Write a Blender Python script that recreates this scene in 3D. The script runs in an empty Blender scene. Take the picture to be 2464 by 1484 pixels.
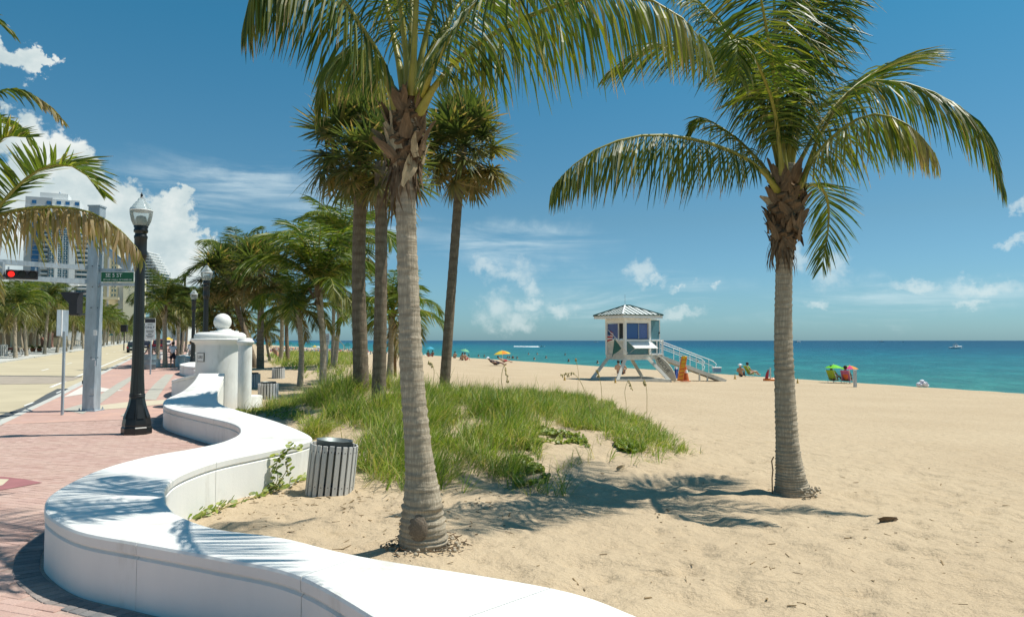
import bpy, math, random
import numpy as np
from mathutils import Vector, Matrix, Euler
random.seed(7); np.random.seed(7)
R = math.radians
sc = bpy.context.scene
COL = sc.collection
# ------------------------------------------------------------------ camera, sky, sun
H, F, CX, CY = 2.0, 1750.0, 1231.5, 742.0
PITCH = math.atan(77/F)
cam = bpy.data.cameras.new('camera'); camo = bpy.data.objects.new('camera', cam); COL.objects.link(camo)
cam.sensor_width = 36; cam.lens = F/2463*36; cam.clip_start = .05; cam.clip_end = 60000
camo.location = (0, 0, H); camo.rotation_euler = (math.pi/2+PITCH, 0, 0)
sc.camera = camo
sc.view_settings.view_transform = 'Standard'; sc.view_settings.look = 'None'
sc.view_settings.exposure = 0.24; sc.view_settings.gamma = 1; sc.view_settings.use_curve_mapping = False
SUN_EL, SUN_AZ = R(63), R(9.0)            # azimuth measured from +X towards +Y
sv = Vector((math.cos(SUN_EL)*math.cos(SUN_AZ), math.cos(SUN_EL)*math.sin(SUN_AZ), math.sin(SUN_EL)))
sun = bpy.data.lights.new('sun', 'SUN'); sun.energy = 5.0; sun.angle = R(.53); sun.color = (1, .95, .86)
suno = bpy.data.objects.new('sun', sun); COL.objects.link(suno)
suno.rotation_euler = (-sv).to_track_quat('-Z', 'Y').to_euler(); suno.location = (30, 10, 60)

class NT:
    "small helper for building node trees"
    def __init__(s, tree): s.t = tree; s.n = tree.nodes; s.l = tree.links
    def new(s, typ, ins=None, **kw):
        nd = s.n.new(typ)
        for k, v in kw.items(): setattr(nd, k, v)
        for k, v in (ins or {}).items(): s.put(nd.inputs[k], v)
        return nd
    def put(s, sock, v):
        if isinstance(v, bpy.types.NodeSocket): s.l.new(v, sock)
        else: sock.default_value = v
    def m(s, op, a, b=0, c=0, clamp=False):
        nd = s.n.new('ShaderNodeMath'); nd.operation = op; nd.use_clamp = clamp
        for i, v in enumerate((a, b, c)): s.put(nd.inputs[i], v)
        return nd.outputs[0]
    def v(s, op, a, b=(0, 0, 0), c=(0, 0, 0), out=0):
        nd = s.n.new('ShaderNodeVectorMath'); nd.operation = op
        s.put(nd.inputs[0], a); s.put(nd.inputs[1], b)
        if op == 'MULTIPLY_ADD': s.put(nd.inputs[2], c)
        return nd.outputs['Value'] if op in ('LENGTH', 'DOT_PRODUCT') else nd.outputs[0]
    def mix(s, f, a, b, blend='MIX'):
        nd = s.n.new('ShaderNodeMix'); nd.data_type = 'RGBA'; nd.blend_type = blend
        s.put(nd.inputs[0], f); s.put(nd.inputs[6], a); s.put(nd.inputs[7], b)
        return nd.outputs[2]
    def ss(s, v, a, b):
        nd = s.n.new('ShaderNodeMapRange'); nd.interpolation_type = 'SMOOTHSTEP'
        s.put(nd.inputs[0], v); nd.inputs[1].default_value = a; nd.inputs[2].default_value = b
        return nd.outputs[0]
    def noise(s, vec, scale, detail=4, rough=.55, dist=0, dim='3D'):
        nd = s.n.new('ShaderNodeTexNoise'); nd.noise_dimensions = dim
        s.put(nd.inputs['Vector'], vec); nd.inputs['Scale'].default_value = scale
        nd.inputs['Detail'].default_value = detail; nd.inputs['Roughness'].default_value = rough
        nd.inputs['Distortion'].default_value = dist
        return nd
    def ramp(s, fac, stops):
        nd = s.n.new('ShaderNodeValToRGB'); s.put(nd.inputs[0], fac)
        cr = nd.color_ramp
        while len(cr.elements) < len(stops): cr.elements.new(.5)
        for e, (p, c) in zip(cr.elements, stops): e.position = p; e.color = (*c[:3], 1)
        return nd.outputs[0]

def c4(c): return (*c[:3], 1)
def pix_dir(x, y):
    u = (x-CX)/F; v = (CY-y)/F
    return Vector((u, math.cos(PITCH)-v*math.sin(PITCH), math.sin(PITCH)+v*math.cos(PITCH)))
def azel(x, y):
    d = pix_dir(x, y).normalized(); return math.atan2(d.x, d.y), math.asin(d.z)

world = bpy.data.worlds.new('World'); sc.world = world; world.use_nodes = True
w = NT(world.node_tree); w.n.clear()
sky = w.new('ShaderNodeTexSky', sky_type='NISHITA', sun_disc=False, sun_elevation=SUN_EL,
            sun_rotation=math.pi/2-SUN_AZ, air_density=1.0, dust_density=.6, ozone_density=2.4, altitude=0)
SKY_STRENGTH = .092
tc = w.new('ShaderNodeTexCoord').outputs['Generated']
dn = w.v('NORMALIZE', tc)
sx = w.new('ShaderNodeSeparateXYZ', {0: dn})
az = w.m('ARCTAN2', sx.outputs[0], sx.outputs[1]); el = w.m('ARCSINE', sx.outputs[2])
p = w.new('ShaderNodeCombineXYZ', {0: az, 1: el, 2: 0.0}).outputs[0]
nb = w.noise(p, 7.0, 3, .5).outputs['Color']; ns = w.noise(p, 30.0, 9, .62).outputs['Color']
def warp(a1, a2):
    q = w.v('MULTIPLY_ADD', w.v('SUBTRACT', nb, (.5, .5, .5)), (a1, a1, 0), p)
    return w.v('MULTIPLY_ADD', w.v('SUBTRACT', ns, (.5, .5, .5)), (a2, a2, 0), q)
def blobs(pv, lst):
    out = None
    for (x, y, rx, ry) in lst:
        a, e = azel(x, y); k = math.cos(a)**2/F
        ix, iy = 1/(rx*k), 1/(ry*math.cos(a)/F)
        q = w.v('LENGTH', w.v('MULTIPLY_ADD', pv, (ix, iy, 0), (-a*ix, -e*iy, 0)))
        out = q if out is None else w.m('SMOOTH_MIN', out, q, .18)
    return out
SC_ = 1.0
hard = blobs(warp(.035, .075), [(20, 140, 85, 45), (90, 155, 60, 18), (-40, 100, 60, 40), (40, 330, 110, 65), (130, 380, 90, 60), (60, 470, 150, 90), (200, 440, 75, 60),
    (290, 500, 110, 75), (160, 560, 170, 90), (430, 480, 42, 32), (425, 560, 70, 60), (330, 620, 150, 85), (455, 610, 55, 75), (120, 680, 240, 80), (400, 520, 75, 70),
    (0, 560, 160, 100)])
soft = blobs(warp(.04, .07), [(1170, 635, 42, 22), (1235, 655, 60, 28), (1275, 690, 28, 25), (1190, 740, 45, 42), (1262, 735, 30, 20), (1235, 770, 55, 22),
    (1545, 655, 28, 20), (1575, 668, 28, 12), (1965, 718, 34, 14), (2455, 500, 22, 14), (1715, 690, 16, 10), (2210, 680, 50, 18), (2370, 690, 90, 20), (2330, 725, 55, 14), (1340, 745, 42, 20), (1640, 748, 50, 14), (1990, 640, 60, 40), (1640, 690, 30, 10), (1905, 600, 40, 30), (2455, 600, 40, 12)])
edge = w.noise(p, 55.0, 8, .6).outputs[0]
hm = w.ss(w.m('SUBTRACT', w.m('ADD', 1.0, w.m('MULTIPLY', w.m('SUBTRACT', edge, .5), .9)), hard), -.03, .27)
sm = w.ss(w.m('SUBTRACT', w.m('ADD', 1.0, w.m('MULTIPLY', w.m('SUBTRACT', edge, .5), 1.3)), soft), -.35, 1.0)
# thin cirrus streaks (stretched noise) in two broad fields
cp = w.v('MULTIPLY', w.v('ADD', p, (0, 0, 0)), (2.2, 17, 0))
cn = w.noise(cp, 1.7, 7, .6, .6).outputs[0]
cf = w.ss(w.m('SUBTRACT', 1.0, blobs(warp(.05, .05), [(640, 470, 420, 90), (430, 520, 330, 200), (830, 560, 300, 80), (1250, 590, 330, 70), (1500, 720, 400, 90), (2150, 720, 520, 70)])), 0, .9)
cir = w.m('MULTIPLY', w.ss(cn, .38, .72), w.m('MULTIPLY', cf, .62))
# cloud body brightness: a second, slightly displaced read of the same field gives lit rims and greyer hollows
lump = w.noise(w.v('MULTIPLY', p, (1, 1.25, 0)), 15.0, 8, .58).outputs[0]
cb = w.ramp(lump, [(.30, (.40, .50, .53)), (.48, (.56, .64, .64)), (.64, (.76, .79, .76))])
tint = w.ramp(w.m('MULTIPLY', el, 1.25), [(0, (.48, .84, 1.18)), (.07, (.48, .79, 1.0)), (.20, (.47, .76, .82)), (.5, (.27, .84, .90)), (1, (.28, .80, .88))])
skyc = w.mix(1.0, sky.outputs[0], tint, 'MULTIPLY')
kk = 1/SKY_STRENGTH
cw = w.mix(1.0, cb, (kk, kk, kk, 1), 'MULTIPLY')
t1 = w.mix(cir, skyc, (.66*kk, .77*kk, .79*kk, 1))
t2 = w.mix(w.m('MULTIPLY', sm, .52), t1, (.68*kk, .75*kk, .74*kk, 1))
t3 = w.mix(w.m('MULTIPLY', hm, .93), t2, cw)
bg = w.new('ShaderNodeBackground', {0: t3, 1: SKY_STRENGTH})
w.l.new(bg.outputs[0], w.new('ShaderNodeOutputWorld').inputs[0])

# ------------------------------------------------------------------ places
PHR = math.atan((CX-425)/F); PHB = math.atan((CX-481)/F)
cr_, sr_, cb_, sb_ = math.cos(PHR), math.sin(PHR), math.cos(PHB), math.sin(PHB)
def RD(s, L, z=0): return Vector((L*cr_-s*sr_, L*sr_+s*cr_, z))     # road frame: s along, L to the right
def toR(x, y): return -x*sr_+y*cr_, x*cr_+y*sr_                       # -> s, L
def toB(x, y): return -x*sb_+y*cb_, x*cb_+y*sb_
def BD(s, L, z=0): return Vector((L*cb_-s*sb_, L*sb_+s*cb_, z))
def at(x, y, D):
    d = pix_dir(x, y); t = D/d.y; return Vector((0, 0, H))+d*t
def gz(x, y, z):
    d = pix_dir(x, y); t = (z-H)/d.z; return Vector((0, 0, H))+d*t
def pz(s): return .006*np.maximum(0, s-30)
# serpentine seat wall: cross sections (outer x,y, inner x,y, top z or None, depth)
SECT = [(1420, 1790, 1790, 1560), (1180, 1640, 1560, 1490), (985, 1535, 1335, 1412), (724, 1384, 870, 1333+3), (520, 1338, 680, 1291), (328, 1303, 520, 1270), (190, 1277, 430, 1238),
        (120, 1242, 402, 1212), (108, 1218, 397, 1192), (128, 1184, 399, 1170), (230, 1132, 432, 1140), (350, 1098, 520, 1108), (460, 1079, 630, 1085),
        (535, 1062, 728, 1064), (578, 1040, 747, 1048), (560, 1018, 668, 1014), (475, 998, 585, 990), (402, 980, 532, 972), (393, 966, 522, 958)]
WT = .5
sect = [(gz(a, b, WT), gz(c, d, WT)) for a, b, c, d in SECT]
sect.insert(0, (Vector((2.4, 1.2, WT)), Vector((3.1, 1.9, WT))))
sect.insert(0, (Vector((3.1, -.5, WT)), Vector((3.9, -.2, WT))))
sect.insert(0, (Vector((3.0, -3.5, WT)), Vector((3.8, -3.5, WT))))
sect += [(at(408, 955, 19.9), at(523, 943, 19.8)), (at(440, 940, 20.7), at(530, 925, 20.7)), (at(466, 917, 21.3), at(537, 908, 21.3)), (at(478, 898, 21.7), at(541, 898, 21.7))]
def catmull(P, n):
    P = np.array([list(q) for q in P], float); out = []
    Q = np.vstack([2*P[0]-P[1], P, 2*P[-1]-P[-2]])
    for i in range(len(P)-1):
        a, b, c, d = Q[i:i+4]
        for t in np.linspace(0, 1, n, endpoint=False):
            out.append(.5*((2*b)+(-a+c)*t+(2*a-5*b+4*c-d)*t*t+(-a+3*b-3*c+d)*t**3))
    out.append(P[-1]); return np.array(out)
WO = catmull([a for a, b in sect], 8); WI = catmull([b for a, b in sect], 8)
def smooth(A, k=2):
    for _ in range(k): A[1:-1] = A[1:-1]*.5+(A[:-2]+A[2:])*.25
    return A
WO, WI = smooth(WO), smooth(WI)
WMID = (WO+WI)/2
_s, _L = toR(WMID[:, 0], WMID[:, 1]); _o = np.argsort(_s); WS, WL = _s[_o], _L[_o]
def wallL(s): return np.interp(s, WS, WL, right=1.1)
def sand(x, y, raw=False):
    x = np.asarray(x, float); y = np.asarray(y, float)
    s, L = toB(x, y)
    z = -.08-.0237*np.clip(L-3, 0, 41)-.125*np.clip(L-44, 0, 14)
    z = z+.006*np.clip(s-30, 0, 300)*np.exp(-np.clip(L, 0, 99)/7)
    z = z+.62*np.exp(-((x+1.0)/3.3)**2-((y-17.2)/3.3)**2)+.70*np.exp(-((x+3.9)/2.1)**2-((y-20.0)/2.2)**2)+.12*np.exp(-((x+.5)/3.0)**2-((y-12.6)/1.6)**2)+.22*np.exp(-((x-2.2)/1.2)**2-((y-14.2)/1.5)**2)
    z = z+.45*np.exp(-((x+12)/5)**2-((y-52)/12)**2)
    z = z+.05*np.exp(-((x+.85)/.6)**2-((y-7.15)/.6)**2)
    return z
def ong(x, y):
    "where the pixel's ray meets the sand"
    d = pix_dir(x, y); t = 3.0
    while t < 900:
        q = Vector((0, 0, H))+d*t
        if q.z <= float(sand(q.x, q.y)): break
        t *= 1.004
    return q
def onp(x, y):
    "where the ray meets the paved ground"
    d = pix_dir(x, y); t = 3.0
    while t < 900:
        q = Vector((0, 0, H))+d*t
        if q.z <= float(pz(toR(q.x, q.y)[0])): break
        t *= 1.004
    return q

# ------------------------------------------------------------------ materials
MATS = {}
def newmat(name):
    m = bpy.data.materials.new(name); m.use_nodes = True; t = NT(m.node_tree); t.n.clear()
    out = t.new('ShaderNodeOutputMaterial'); b = t.new('ShaderNodeBsdfPrincipled'); t.l.new(b.outputs[0], out.inputs[0])
    MATS[name] = m; return m, t, b, out
def bump(t, b, h, dist, strength=1.0):
    nd = t.new('ShaderNodeBump', {'Height': h, 'Distance': dist, 'Strength': strength}); t.l.new(nd.outputs[0], b.inputs['Normal']); return nd
def plain(name, c, rough=.6, var=.12, scale=6, bmp=0, bscale=40, metal=0, spec=.5, stretch=(1, 1, 1), dirt=None):
    m, t, b, o = newmat(name)
    co = t.v('MULTIPLY', t.new('ShaderNodeTexCoord').outputs['Object'], stretch)
    n = t.noise(co, scale, 5, .6).outputs[0]
    lo = tuple(max(0, v*(1-var)) for v in c); hi = tuple(min(1, v*(1+var)) for v in c)
    col = t.ramp(n, [(.3, lo), (.7, hi)])
    if dirt:
        dn_ = t.ss(t.noise(co, scale*.45, 8, .72).outputs[0], .54, .74)
        col = t.mix(t.m('MULTIPLY', dn_, dirt[1]), col, c4(dirt[0]))
    t.put(b.inputs['Base Color'], col); b.inputs['Roughness'].default_value = rough; b.inputs['Metallic'].default_value = metal
    b.inputs['Specular IOR Level'].default_value = spec
    if bmp: bump(t, b, t.noise(co, bscale, 4, .6).outputs[0], bmp)
    return m
def leafmat(name, dark, mid, light, dry, rough=.42, transl=.34, tipstart=.8, tone=False):
    m, t, b, o = newmat(name)
    rnd = t.new('ShaderNodeNewGeometry').outputs['Random Per Island']
    col = t.ramp(rnd, [(0, dark), (.5, mid), (.92, light), (1, tuple(.5*a+.5*c for a, c in zip(light, dry)))])
    if tone:
        pn_ = t.noise(t.new('ShaderNodeNewGeometry').outputs['Position'], .9, 4, .6).outputs[0]
        col = t.mix(t.ss(pn_, .42, .62), t.mix(1.0, col, (.72, .80, .8, 1), 'MULTIPLY'), t.mix(1.0, col, (1.12, 1.05, .95, 1), 'MULTIPLY'))
    tip = t.new('ShaderNodeAttribute', attribute_name='tip').outputs['Fac']
    dr = t.new('ShaderNodeAttribute', attribute_name='dry').outputs['Fac']
    f = t.m('ADD', t.ss(t.m('ADD', tip, t.m('MULTIPLY', t.m('SUBTRACT', rnd, .5), .5)), tipstart, tipstart+.22), t.m('MULTIPLY', dr, t.m('ADD', .75, t.m('MULTIPLY', rnd, .5))), clamp=True)
    col = t.mix(f, col, c4(dry))
    t.put(b.inputs['Base Color'], col); b.inputs['Roughness'].default_value = rough; b.inputs['Specular IOR Level'].default_value = .45
    tr = t.new('ShaderNodeBsdfTranslucent', {0: t.mix(1.0, col, (1.5, 1.45, .7, 1), 'MULTIPLY')})
    mx = t.new('ShaderNodeMixShader', {0: transl, 1: b.outputs[0], 2: tr.outputs[0]}); t.l.new(mx.outputs[0], o.inputs[0])
    return m
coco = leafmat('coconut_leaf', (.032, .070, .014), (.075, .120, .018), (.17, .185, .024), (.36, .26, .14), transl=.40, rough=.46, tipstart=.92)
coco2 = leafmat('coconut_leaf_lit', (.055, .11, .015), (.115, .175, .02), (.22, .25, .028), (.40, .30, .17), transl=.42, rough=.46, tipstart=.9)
fanm = leafmat('fan_leaf', (.045, .082, .024), (.095, .135, .034), (.18, .19, .042), (.32, .23, .11), rough=.48, transl=.36)
grassm = leafmat('dune_grass_blade', (.08, .15, .016), (.175, .285, .03), (.31, .40, .055), (.48, .40, .18), rough=.5, transl=.38, tipstart=.92, tone=True)
vinem = leafmat('vine_leaf', (.10, .16, .02), (.19, .26, .03), (.30, .35, .05), (.36, .32, .1), transl=.36, tipstart=1.5)
stalkm = plain('frond_stalk', (.26, .24, .035), .45, .25, 5)
def barkmat(name, c, dark, ringscale, fib=60):
    m, t, b, o = newmat(name)
    tcn = t.new('ShaderNodeTexCoord').outputs['Object']
    n1 = t.noise(t.v('MULTIPLY', tcn, (fib, fib, 5)), 1.0, 5, .65).outputs[0]
    n2 = t.noise(tcn, 2.2, 5, .6).outputs[0]
    n3 = t.noise(t.v('MULTIPLY', tcn, (3, 3, ringscale)), 1.0, 3, .5, .5).outputs[0]
    col = t.mix(t.ss(n1, .42, .68), c4(tuple(v*.66 for v in c)), c4(c))
    col = t.mix(t.m('MULTIPLY', t.ss(n3, .56, .68), .55), col, c4(dark))
    ring = t.new('ShaderNodeAttribute', attribute_name='ring').outputs['Fac']
    col = t.mix(t.m('MULTIPLY', ring, t.m('ADD', .25, t.m('MULTIPLY', n2, .8))), col, c4(dark))
    col = t.mix(t.m('MULTIPLY', t.ss(n2, .58, .75), .5), col, c4(tuple(v*1.3 for v in c)))
    col = t.mix(t.m('MULTIPLY', t.ss(n2, .42, .28), .45), col, c4(dark))
    t.put(b.inputs['Base Color'], col); b.inputs['Roughness'].default_value = .9; b.inputs['Specular IOR Level'].default_value = .15
    hh = t.m('ADD', n1, t.m('MULTIPLY', n3, 1.2)); bump(t, b, hh, .012)
    return m
cocobark = barkmat('coconut_bark', (.52, .45, .34), (.27, .22, .155), 22)
sabalbark = barkmat('sabal_bark', (.27, .215, .15), (.11, .08, .055), 10, 40)
bootm = barkmat('leaf_base_fibre', (.22, .15, .09), (.07, .045, .028), 4, 30)
huskm = barkmat('pale_husk', (.48, .38, .24), (.2, .14, .08), 4, 30)
white = plain('white_paint', (.765, .765, .725), .55, .04, 2.2, .002, 90, stretch=(1, 1, .3), dirt=((.40, .37, .30), .62))
whitem = plain('white_metal_paint', (.78, .79, .77), .4, .05, 3)
joint = plain('joint_gap', (.22, .19, .155), .9)
greyslat = plain('grey_painted_wood', (.50, .495, .465), .65, .14, 8, .001, 60, stretch=(1, 1, .2))
greyslat2 = plain('pale_painted_wood', (.55, .56, .55), .6, .15, 8, .001, 60, stretch=(1, 1, .2))
galv = plain('galvanised_steel', (.36, .42, .46), .45, .25, 5, .0008, 60, metal=.25, stretch=(1, 1, .3), dirt=((.62, .64, .64), .5))
liner = plain('bin_liner_steel', (.16, .19, .19), .5, .3, 5, metal=.5)
blackm = plain('black_paint', (.014, .015, .014), .33, .3, 3)
darkp = plain('dark_plastic', (.022, .022, .028), .5)
concrete = plain('concrete', (.47, .47, .43), .85, .12, 1.2, .002, 30)
roadm = plain('pale_road_concrete', (.46, .40, .27), .9, .10, .35, .003, 30, dirt=((.36, .32, .23), .5))
roaddark = plain('dark_road_tone', (.075, .085, .09), .9, .2, 2, .003, 60)  # dark blue-grey tone for the road strip and the seam
paintl = plain('lane_paint', (.70, .70, .66), .7, .08, 5)
groundm = plain('bare_ground', (.30, .26, .18), .95, .2, .2)
# ------------------------------------------------------------------ mesh helpers
def mesh(name, V, Fc, mats=(), smooth=False, mi=None, attrs=None):
    me = bpy.data.meshes.new(name); me.from_pydata([tuple(v) for v in V], [], Fc)
    for m in mats: me.materials.append(m)
    if mi is not None: me.polygons.foreach_set('material_index', mi)
    if smooth is True: me.polygons.foreach_set('use_smooth', [True]*len(me.polygons))
    elif smooth is not False: me.polygons.foreach_set('use_smooth', smooth)
    for k, a in (attrs or {}).items():
        at_ = me.attributes.new(k, 'FLOAT', 'POINT'); at_.data.foreach_set('value', a)
    me.update(); return me
class MB:
    def __init__(s): s.V = []; s.F = []; s.M = []; s.S = []; s.mats = []
    def mi(s, m):
        if m not in s.mats: s.mats.append(m)
        return s.mats.index(m)
    def add(s, V, Fc, m, smooth=False):
        o = len(s.V); s.V += [Vector(v) for v in V]; k = s.mi(m)
        for f in Fc: s.F.append([i+o for i in f]); s.M.append(k); s.S.append(smooth)
        return s
    def box(s, c, size, m, rot=None, bev=0):
        x, y, z = [v/2 for v in size]
        if bev:
            b = bev; P = []
            for sz in (-1, 1):
                for (zz, ins) in ((z, b), (z-b, 0)) if sz == -1 else ((z-b, 0), (z, b)):
                    xx, yy = x-ins, y-ins
                    P.append([(-xx, -yy, sz*zz if sz == 1 else -zz), (xx, -yy, sz*zz if sz == 1 else -zz), (xx, yy, sz*zz if sz == 1 else -zz), (-xx, yy, sz*zz if sz == 1 else -zz)])
            V = [v for r in P for v in r]; Fc = [[3, 2, 1, 0]]
            for r in range(3):
                for i in range(4): j = (i+1) % 4; Fc.append([r*4+i, r*4+j, r*4+4+j, r*4+4+i])
            Fc.append([12, 13, 14, 15])
        else:
            V = [(i*x, j*y, k*z) for k in (-1, 1) for j in (-1, 1) for i in (-1, 1)]
            Fc = [[0, 2, 3, 1], [4, 5, 7, 6], [0, 1, 5, 4], [2, 6, 7, 3], [0, 4, 6, 2], [1, 3, 7, 5]]
        M_ = (rot if rot is not None else Matrix.Identity(3)); c = Vector(c)
        return s.add([M_ @ Vector(v)+c for v in V], Fc, m)
    def bar(s, a, b, wd, ht, m, up=(0, 0, 1)):
        a, b = Vector(a), Vector(b); y = (b-a); L = y.length; y.normalize(); u = Vector(up)
        x = y.cross(u)
        if x.length < 1e-4: x = y.cross(Vector((1, 0, 0)))
        x.normalize(); z = x.cross(y)
        return s.box((a+b)/2, (wd, L, ht), m, Matrix((x, y, z)).transposed())
    def tube(s, P, r, m, n=8, cap=True, smooth=True):
        P = [Vector(q) for q in P]; k = len(P)
        rr = r if hasattr(r, '__len__') else [r]*k
        V = []; Fc = []; pn = None
        for i, q in enumerate(P):
            t = (P[min(i+1, k-1)]-P[max(i-1, 0)]).normalized()
            if pn is None:
                pn = t.cross(Vector((0, 0, 1)) if abs(t.z) < .9 else Vector((1, 0, 0))).normalized()
            else: pn = (pn-t*pn.dot(t)).normalized()
            bn = t.cross(pn)
            for j in range(n):
                a = 2*math.pi*j/n; V.append(q+(pn*math.cos(a)+bn*math.sin(a))*rr[i])
        for i in range(k-1):
            for j in range(n): Fc.append([i*n+j, i*n+(j+1) % n, (i+1)*n+(j+1) % n, (i+1)*n+j])
        s.add(V, Fc, m, smooth)
        if cap: s.add(V[:n], [list(range(n))[::-1]], m); s.add(V[-n:], [list(range(n))], m)
        return s
    def lathe(s, prof, m, c=(0, 0, 0), n=24, smooth=True, a0=0, sx=1, sy=1):
        V = []; Fc = []; k = len(prof); c = Vector(c)
        for (r, z) in prof:
            for j in range(n):
                a = a0+2*math.pi*j/n; V.append(c+Vector((r*math.cos(a)*sx, r*math.sin(a)*sy, z)))
        for i in range(k-1):
            for j in range(n): Fc.append([i*n+j, i*n+(j+1) % n, (i+1)*n+(j+1) % n, (i+1)*n+j])
        s.add(V, Fc, m, smooth)
        s.add(V[:n], [list(range(n))[::-1]], m); s.add(V[-n:], [list(range(n))], m)
        return s
    def prism(s, poly, z0, z1, m):
        n = len(poly); z0 = z0 if hasattr(z0, '__len__') else [z0]*n; z1 = z1 if hasattr(z1, '__len__') else [z1]*n
        V = [(q[0], q[1], a) for q, a in zip(poly, z0)]+[(q[0], q[1], a) for q, a in zip(poly, z1)]
        Fc = [list(range(n))[::-1], list(range(n, 2*n))]+[[i, (i+1) % n, n+(i+1) % n, n+i] for i in range(n)]
        return s.add(V, Fc, m)
    def slab(s, P, thick, m):
        "planar polygon in 3D given a thickness along its normal"
        P = [Vector(q) for q in P]; nrm = (P[1]-P[0]).cross(P[2]-P[0]).normalized()*thick; n = len(P)
        V = P+[q+nrm for q in P]
        Fc = [list(range(n))[::-1], list(range(n, 2*n))]+[[i, (i+1) % n, n+(i+1) % n, n+i] for i in range(n)]
        return s.add(V, Fc, m)
    def sphere(s, c, r, m, nu=16, nv=10, sz=1):
        prof = [(max(1e-4, r*math.sin(math.pi*i/nv)), -r*math.cos(math.pi*i/nv)*sz) for i in range(nv+1)]
        return s.lathe(prof, m, c, nu)
    def me(s, name, org=None):
        V = s.V if org is None else [v-Vector(org) for v in s.V]
        return mesh(name, V, s.F, s.mats, s.S, s.M)
    def build(s, name, parent=None):
        "vertices are in world space; the object sits in its parent's frame"
        org = parent_loc(parent)
        o = bpy.data.objects.new(name, s.me(name, org)); COL.objects.link(o); o.parent = parent
        return o
def parent_loc(pr):
    v = Vector((0, 0, 0))
    while pr is not None: v += pr.location; pr = pr.parent
    return v
def tag(o, label=None, cat=None, group=None, kind=None):
    if label: o['label'] = label
    if cat: o['category'] = cat
    if group: o['group'] = group
    if kind: o['kind'] = kind
    return o
def thing(name, loc, label, cat, group=None, rz=0):
    o = bpy.data.objects.new(name, None); COL.objects.link(o); o.location = loc; o.rotation_euler = (0, 0, rz); o.empty_display_size = .2
    return tag(o, label, cat, group)
def link(name, me, parent=None, loc=(0, 0, 0), rot=(0, 0, 0), scale=(1, 1, 1)):
    o = bpy.data.objects.new(name, me); COL.objects.link(o); o.parent = parent; o.location = loc; o.rotation_euler = rot; o.scale = scale
    return o
def copy_tree(o, parent=None):
    c = o.copy(); COL.objects.link(c); c.parent = parent
    for ch in [k for k in bpy.data.objects if k.parent == o]: copy_tree(ch, c)
    return c
def text(s, parent, loc, size, m, rot, ext=.004, align='CENTER', name='lettering', sxx=1.0):
    cu = bpy.data.curves.new(name, 'FONT'); cu.body = s; cu.size = size; cu.extrude = ext; cu.align_x = align; cu.align_y = 'CENTER'; cu.resolution_u = 2
    tmp = bpy.data.objects.new('tmp', cu); COL.objects.link(tmp); bpy.context.view_layer.update()
    me = bpy.data.meshes.new_from_object(tmp.evaluated_get(bpy.context.evaluated_depsgraph_get()))
    bpy.data.objects.remove(tmp); bpy.data.curves.remove(cu); me.name = name; me.materials.clear(); me.materials.append(m)
    o = bpy.data.objects.new(name, me); COL.objects.link(o); o.parent = parent
    o.location = Vector(loc)-parent_loc(parent); o.rotation_euler = rot; o.scale = (sxx, 1, 1); return o

# value noise for terrain relief
_lat = np.random.rand(256, 256)
def vnoise(x, y):
    xi = np.floor(x).astype(int); yi = np.floor(y).astype(int); fx = x-xi; fy = y-yi
    fx = fx*fx*(3-2*fx); fy = fy*fy*(3-2*fy); g = lambda a, b: _lat[a % 256, b % 256]
    return (g(xi, yi)*(1-fx)+g(xi+1, yi)*fx)*(1-fy)+(g(xi, yi+1)*(1-fx)+g(xi+1, yi+1)*fx)*fy
def relief(x, y):
    n = (vnoise(x*7.1, y*8.3)-.5)*.036+(vnoise(x*3.1+9, y*3.7+4)-.5)*.075+(vnoise(x*14+2, y*16+7)-.5)*.016+(vnoise(x*.9+3, y*.9)-.5)*.06
    d = vnoise(x*3.7+31, y*4.6+13); n = n-np.clip(d-.60, 0, 1)*.20         # trodden hollows
    return n

# ------------------------------------------------------------------ setting
def grid(name, S, Ls, fn, m, smooth=True):
    s, L = np.meshgrid(S, Ls, indexing='ij'); V = fn(s, L); nS, nL = len(S), len(Ls)
    i = np.arange(nS*nL).reshape(nS, nL)
    Fc = np.stack([i[:-1, :-1], i[:-1, 1:], i[1:, 1:], i[1:, :-1]], -1).reshape(-1, 4)
    me = bpy.data.meshes.new(name); me.vertices.add(len(V)); me.vertices.foreach_set('co', V.ravel())
    me.loops.add(Fc.size); me.loops.foreach_set('vertex_index', Fc.ravel()); me.polygons.add(len(Fc))
    me.polygons.foreach_set('loop_start', np.arange(len(Fc))*4); me.polygons.foreach_set('loop_total', np.full(len(Fc), 4))
    me.update(); me.validate()
    me.polygons.foreach_set('use_smooth', np.full(len(Fc), smooth)); me.materials.append(m)
    o = bpy.data.objects.new(name, me); COL.objects.link(o); tag(o, kind='structure'); return o
# sand
m, t, b, o_ = newmat('beach_sand')
pos = t.new('ShaderNodeNewGeometry').outputs['Position']
n1 = t.noise(pos, .25, 4, .6).outputs[0]; n2 = t.noise(pos, 2.2, 5, .65).outputs[0]; n3 = t.noise(pos, 90, 3, .7).outputs[0]
col = t.ramp(n1, [(.3, (.455, .36, .245)), (.7, (.505, .408, .282))])
col = t.mix(t.m('MULTIPLY', t.ss(n2, .55, .8), .35), col, (.37, .275, .155, 1))
col = t.mix(t.ss(n3, .3, .75), t.mix(1.0, col, (.86, .84, .80, 1), 'MULTIPLY'), t.mix(1.0, col, (1.1, 1.1, 1.1, 1), 'MULTIPLY'))
t.put(b.inputs['Base Color'], col); b.inputs['Roughness'].default_value = .95; b.inputs['Specular IOR Level'].default_value = .1
bn1 = t.noise(t.v('MULTIPLY', pos, (1, 1.25, 1)), 4.5, 5, .6).outputs[0]
bn2 = t.noise(t.v('MULTIPLY', pos, (7, 12, 1)), 1.0, 4, .6).outputs[0]
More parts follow.
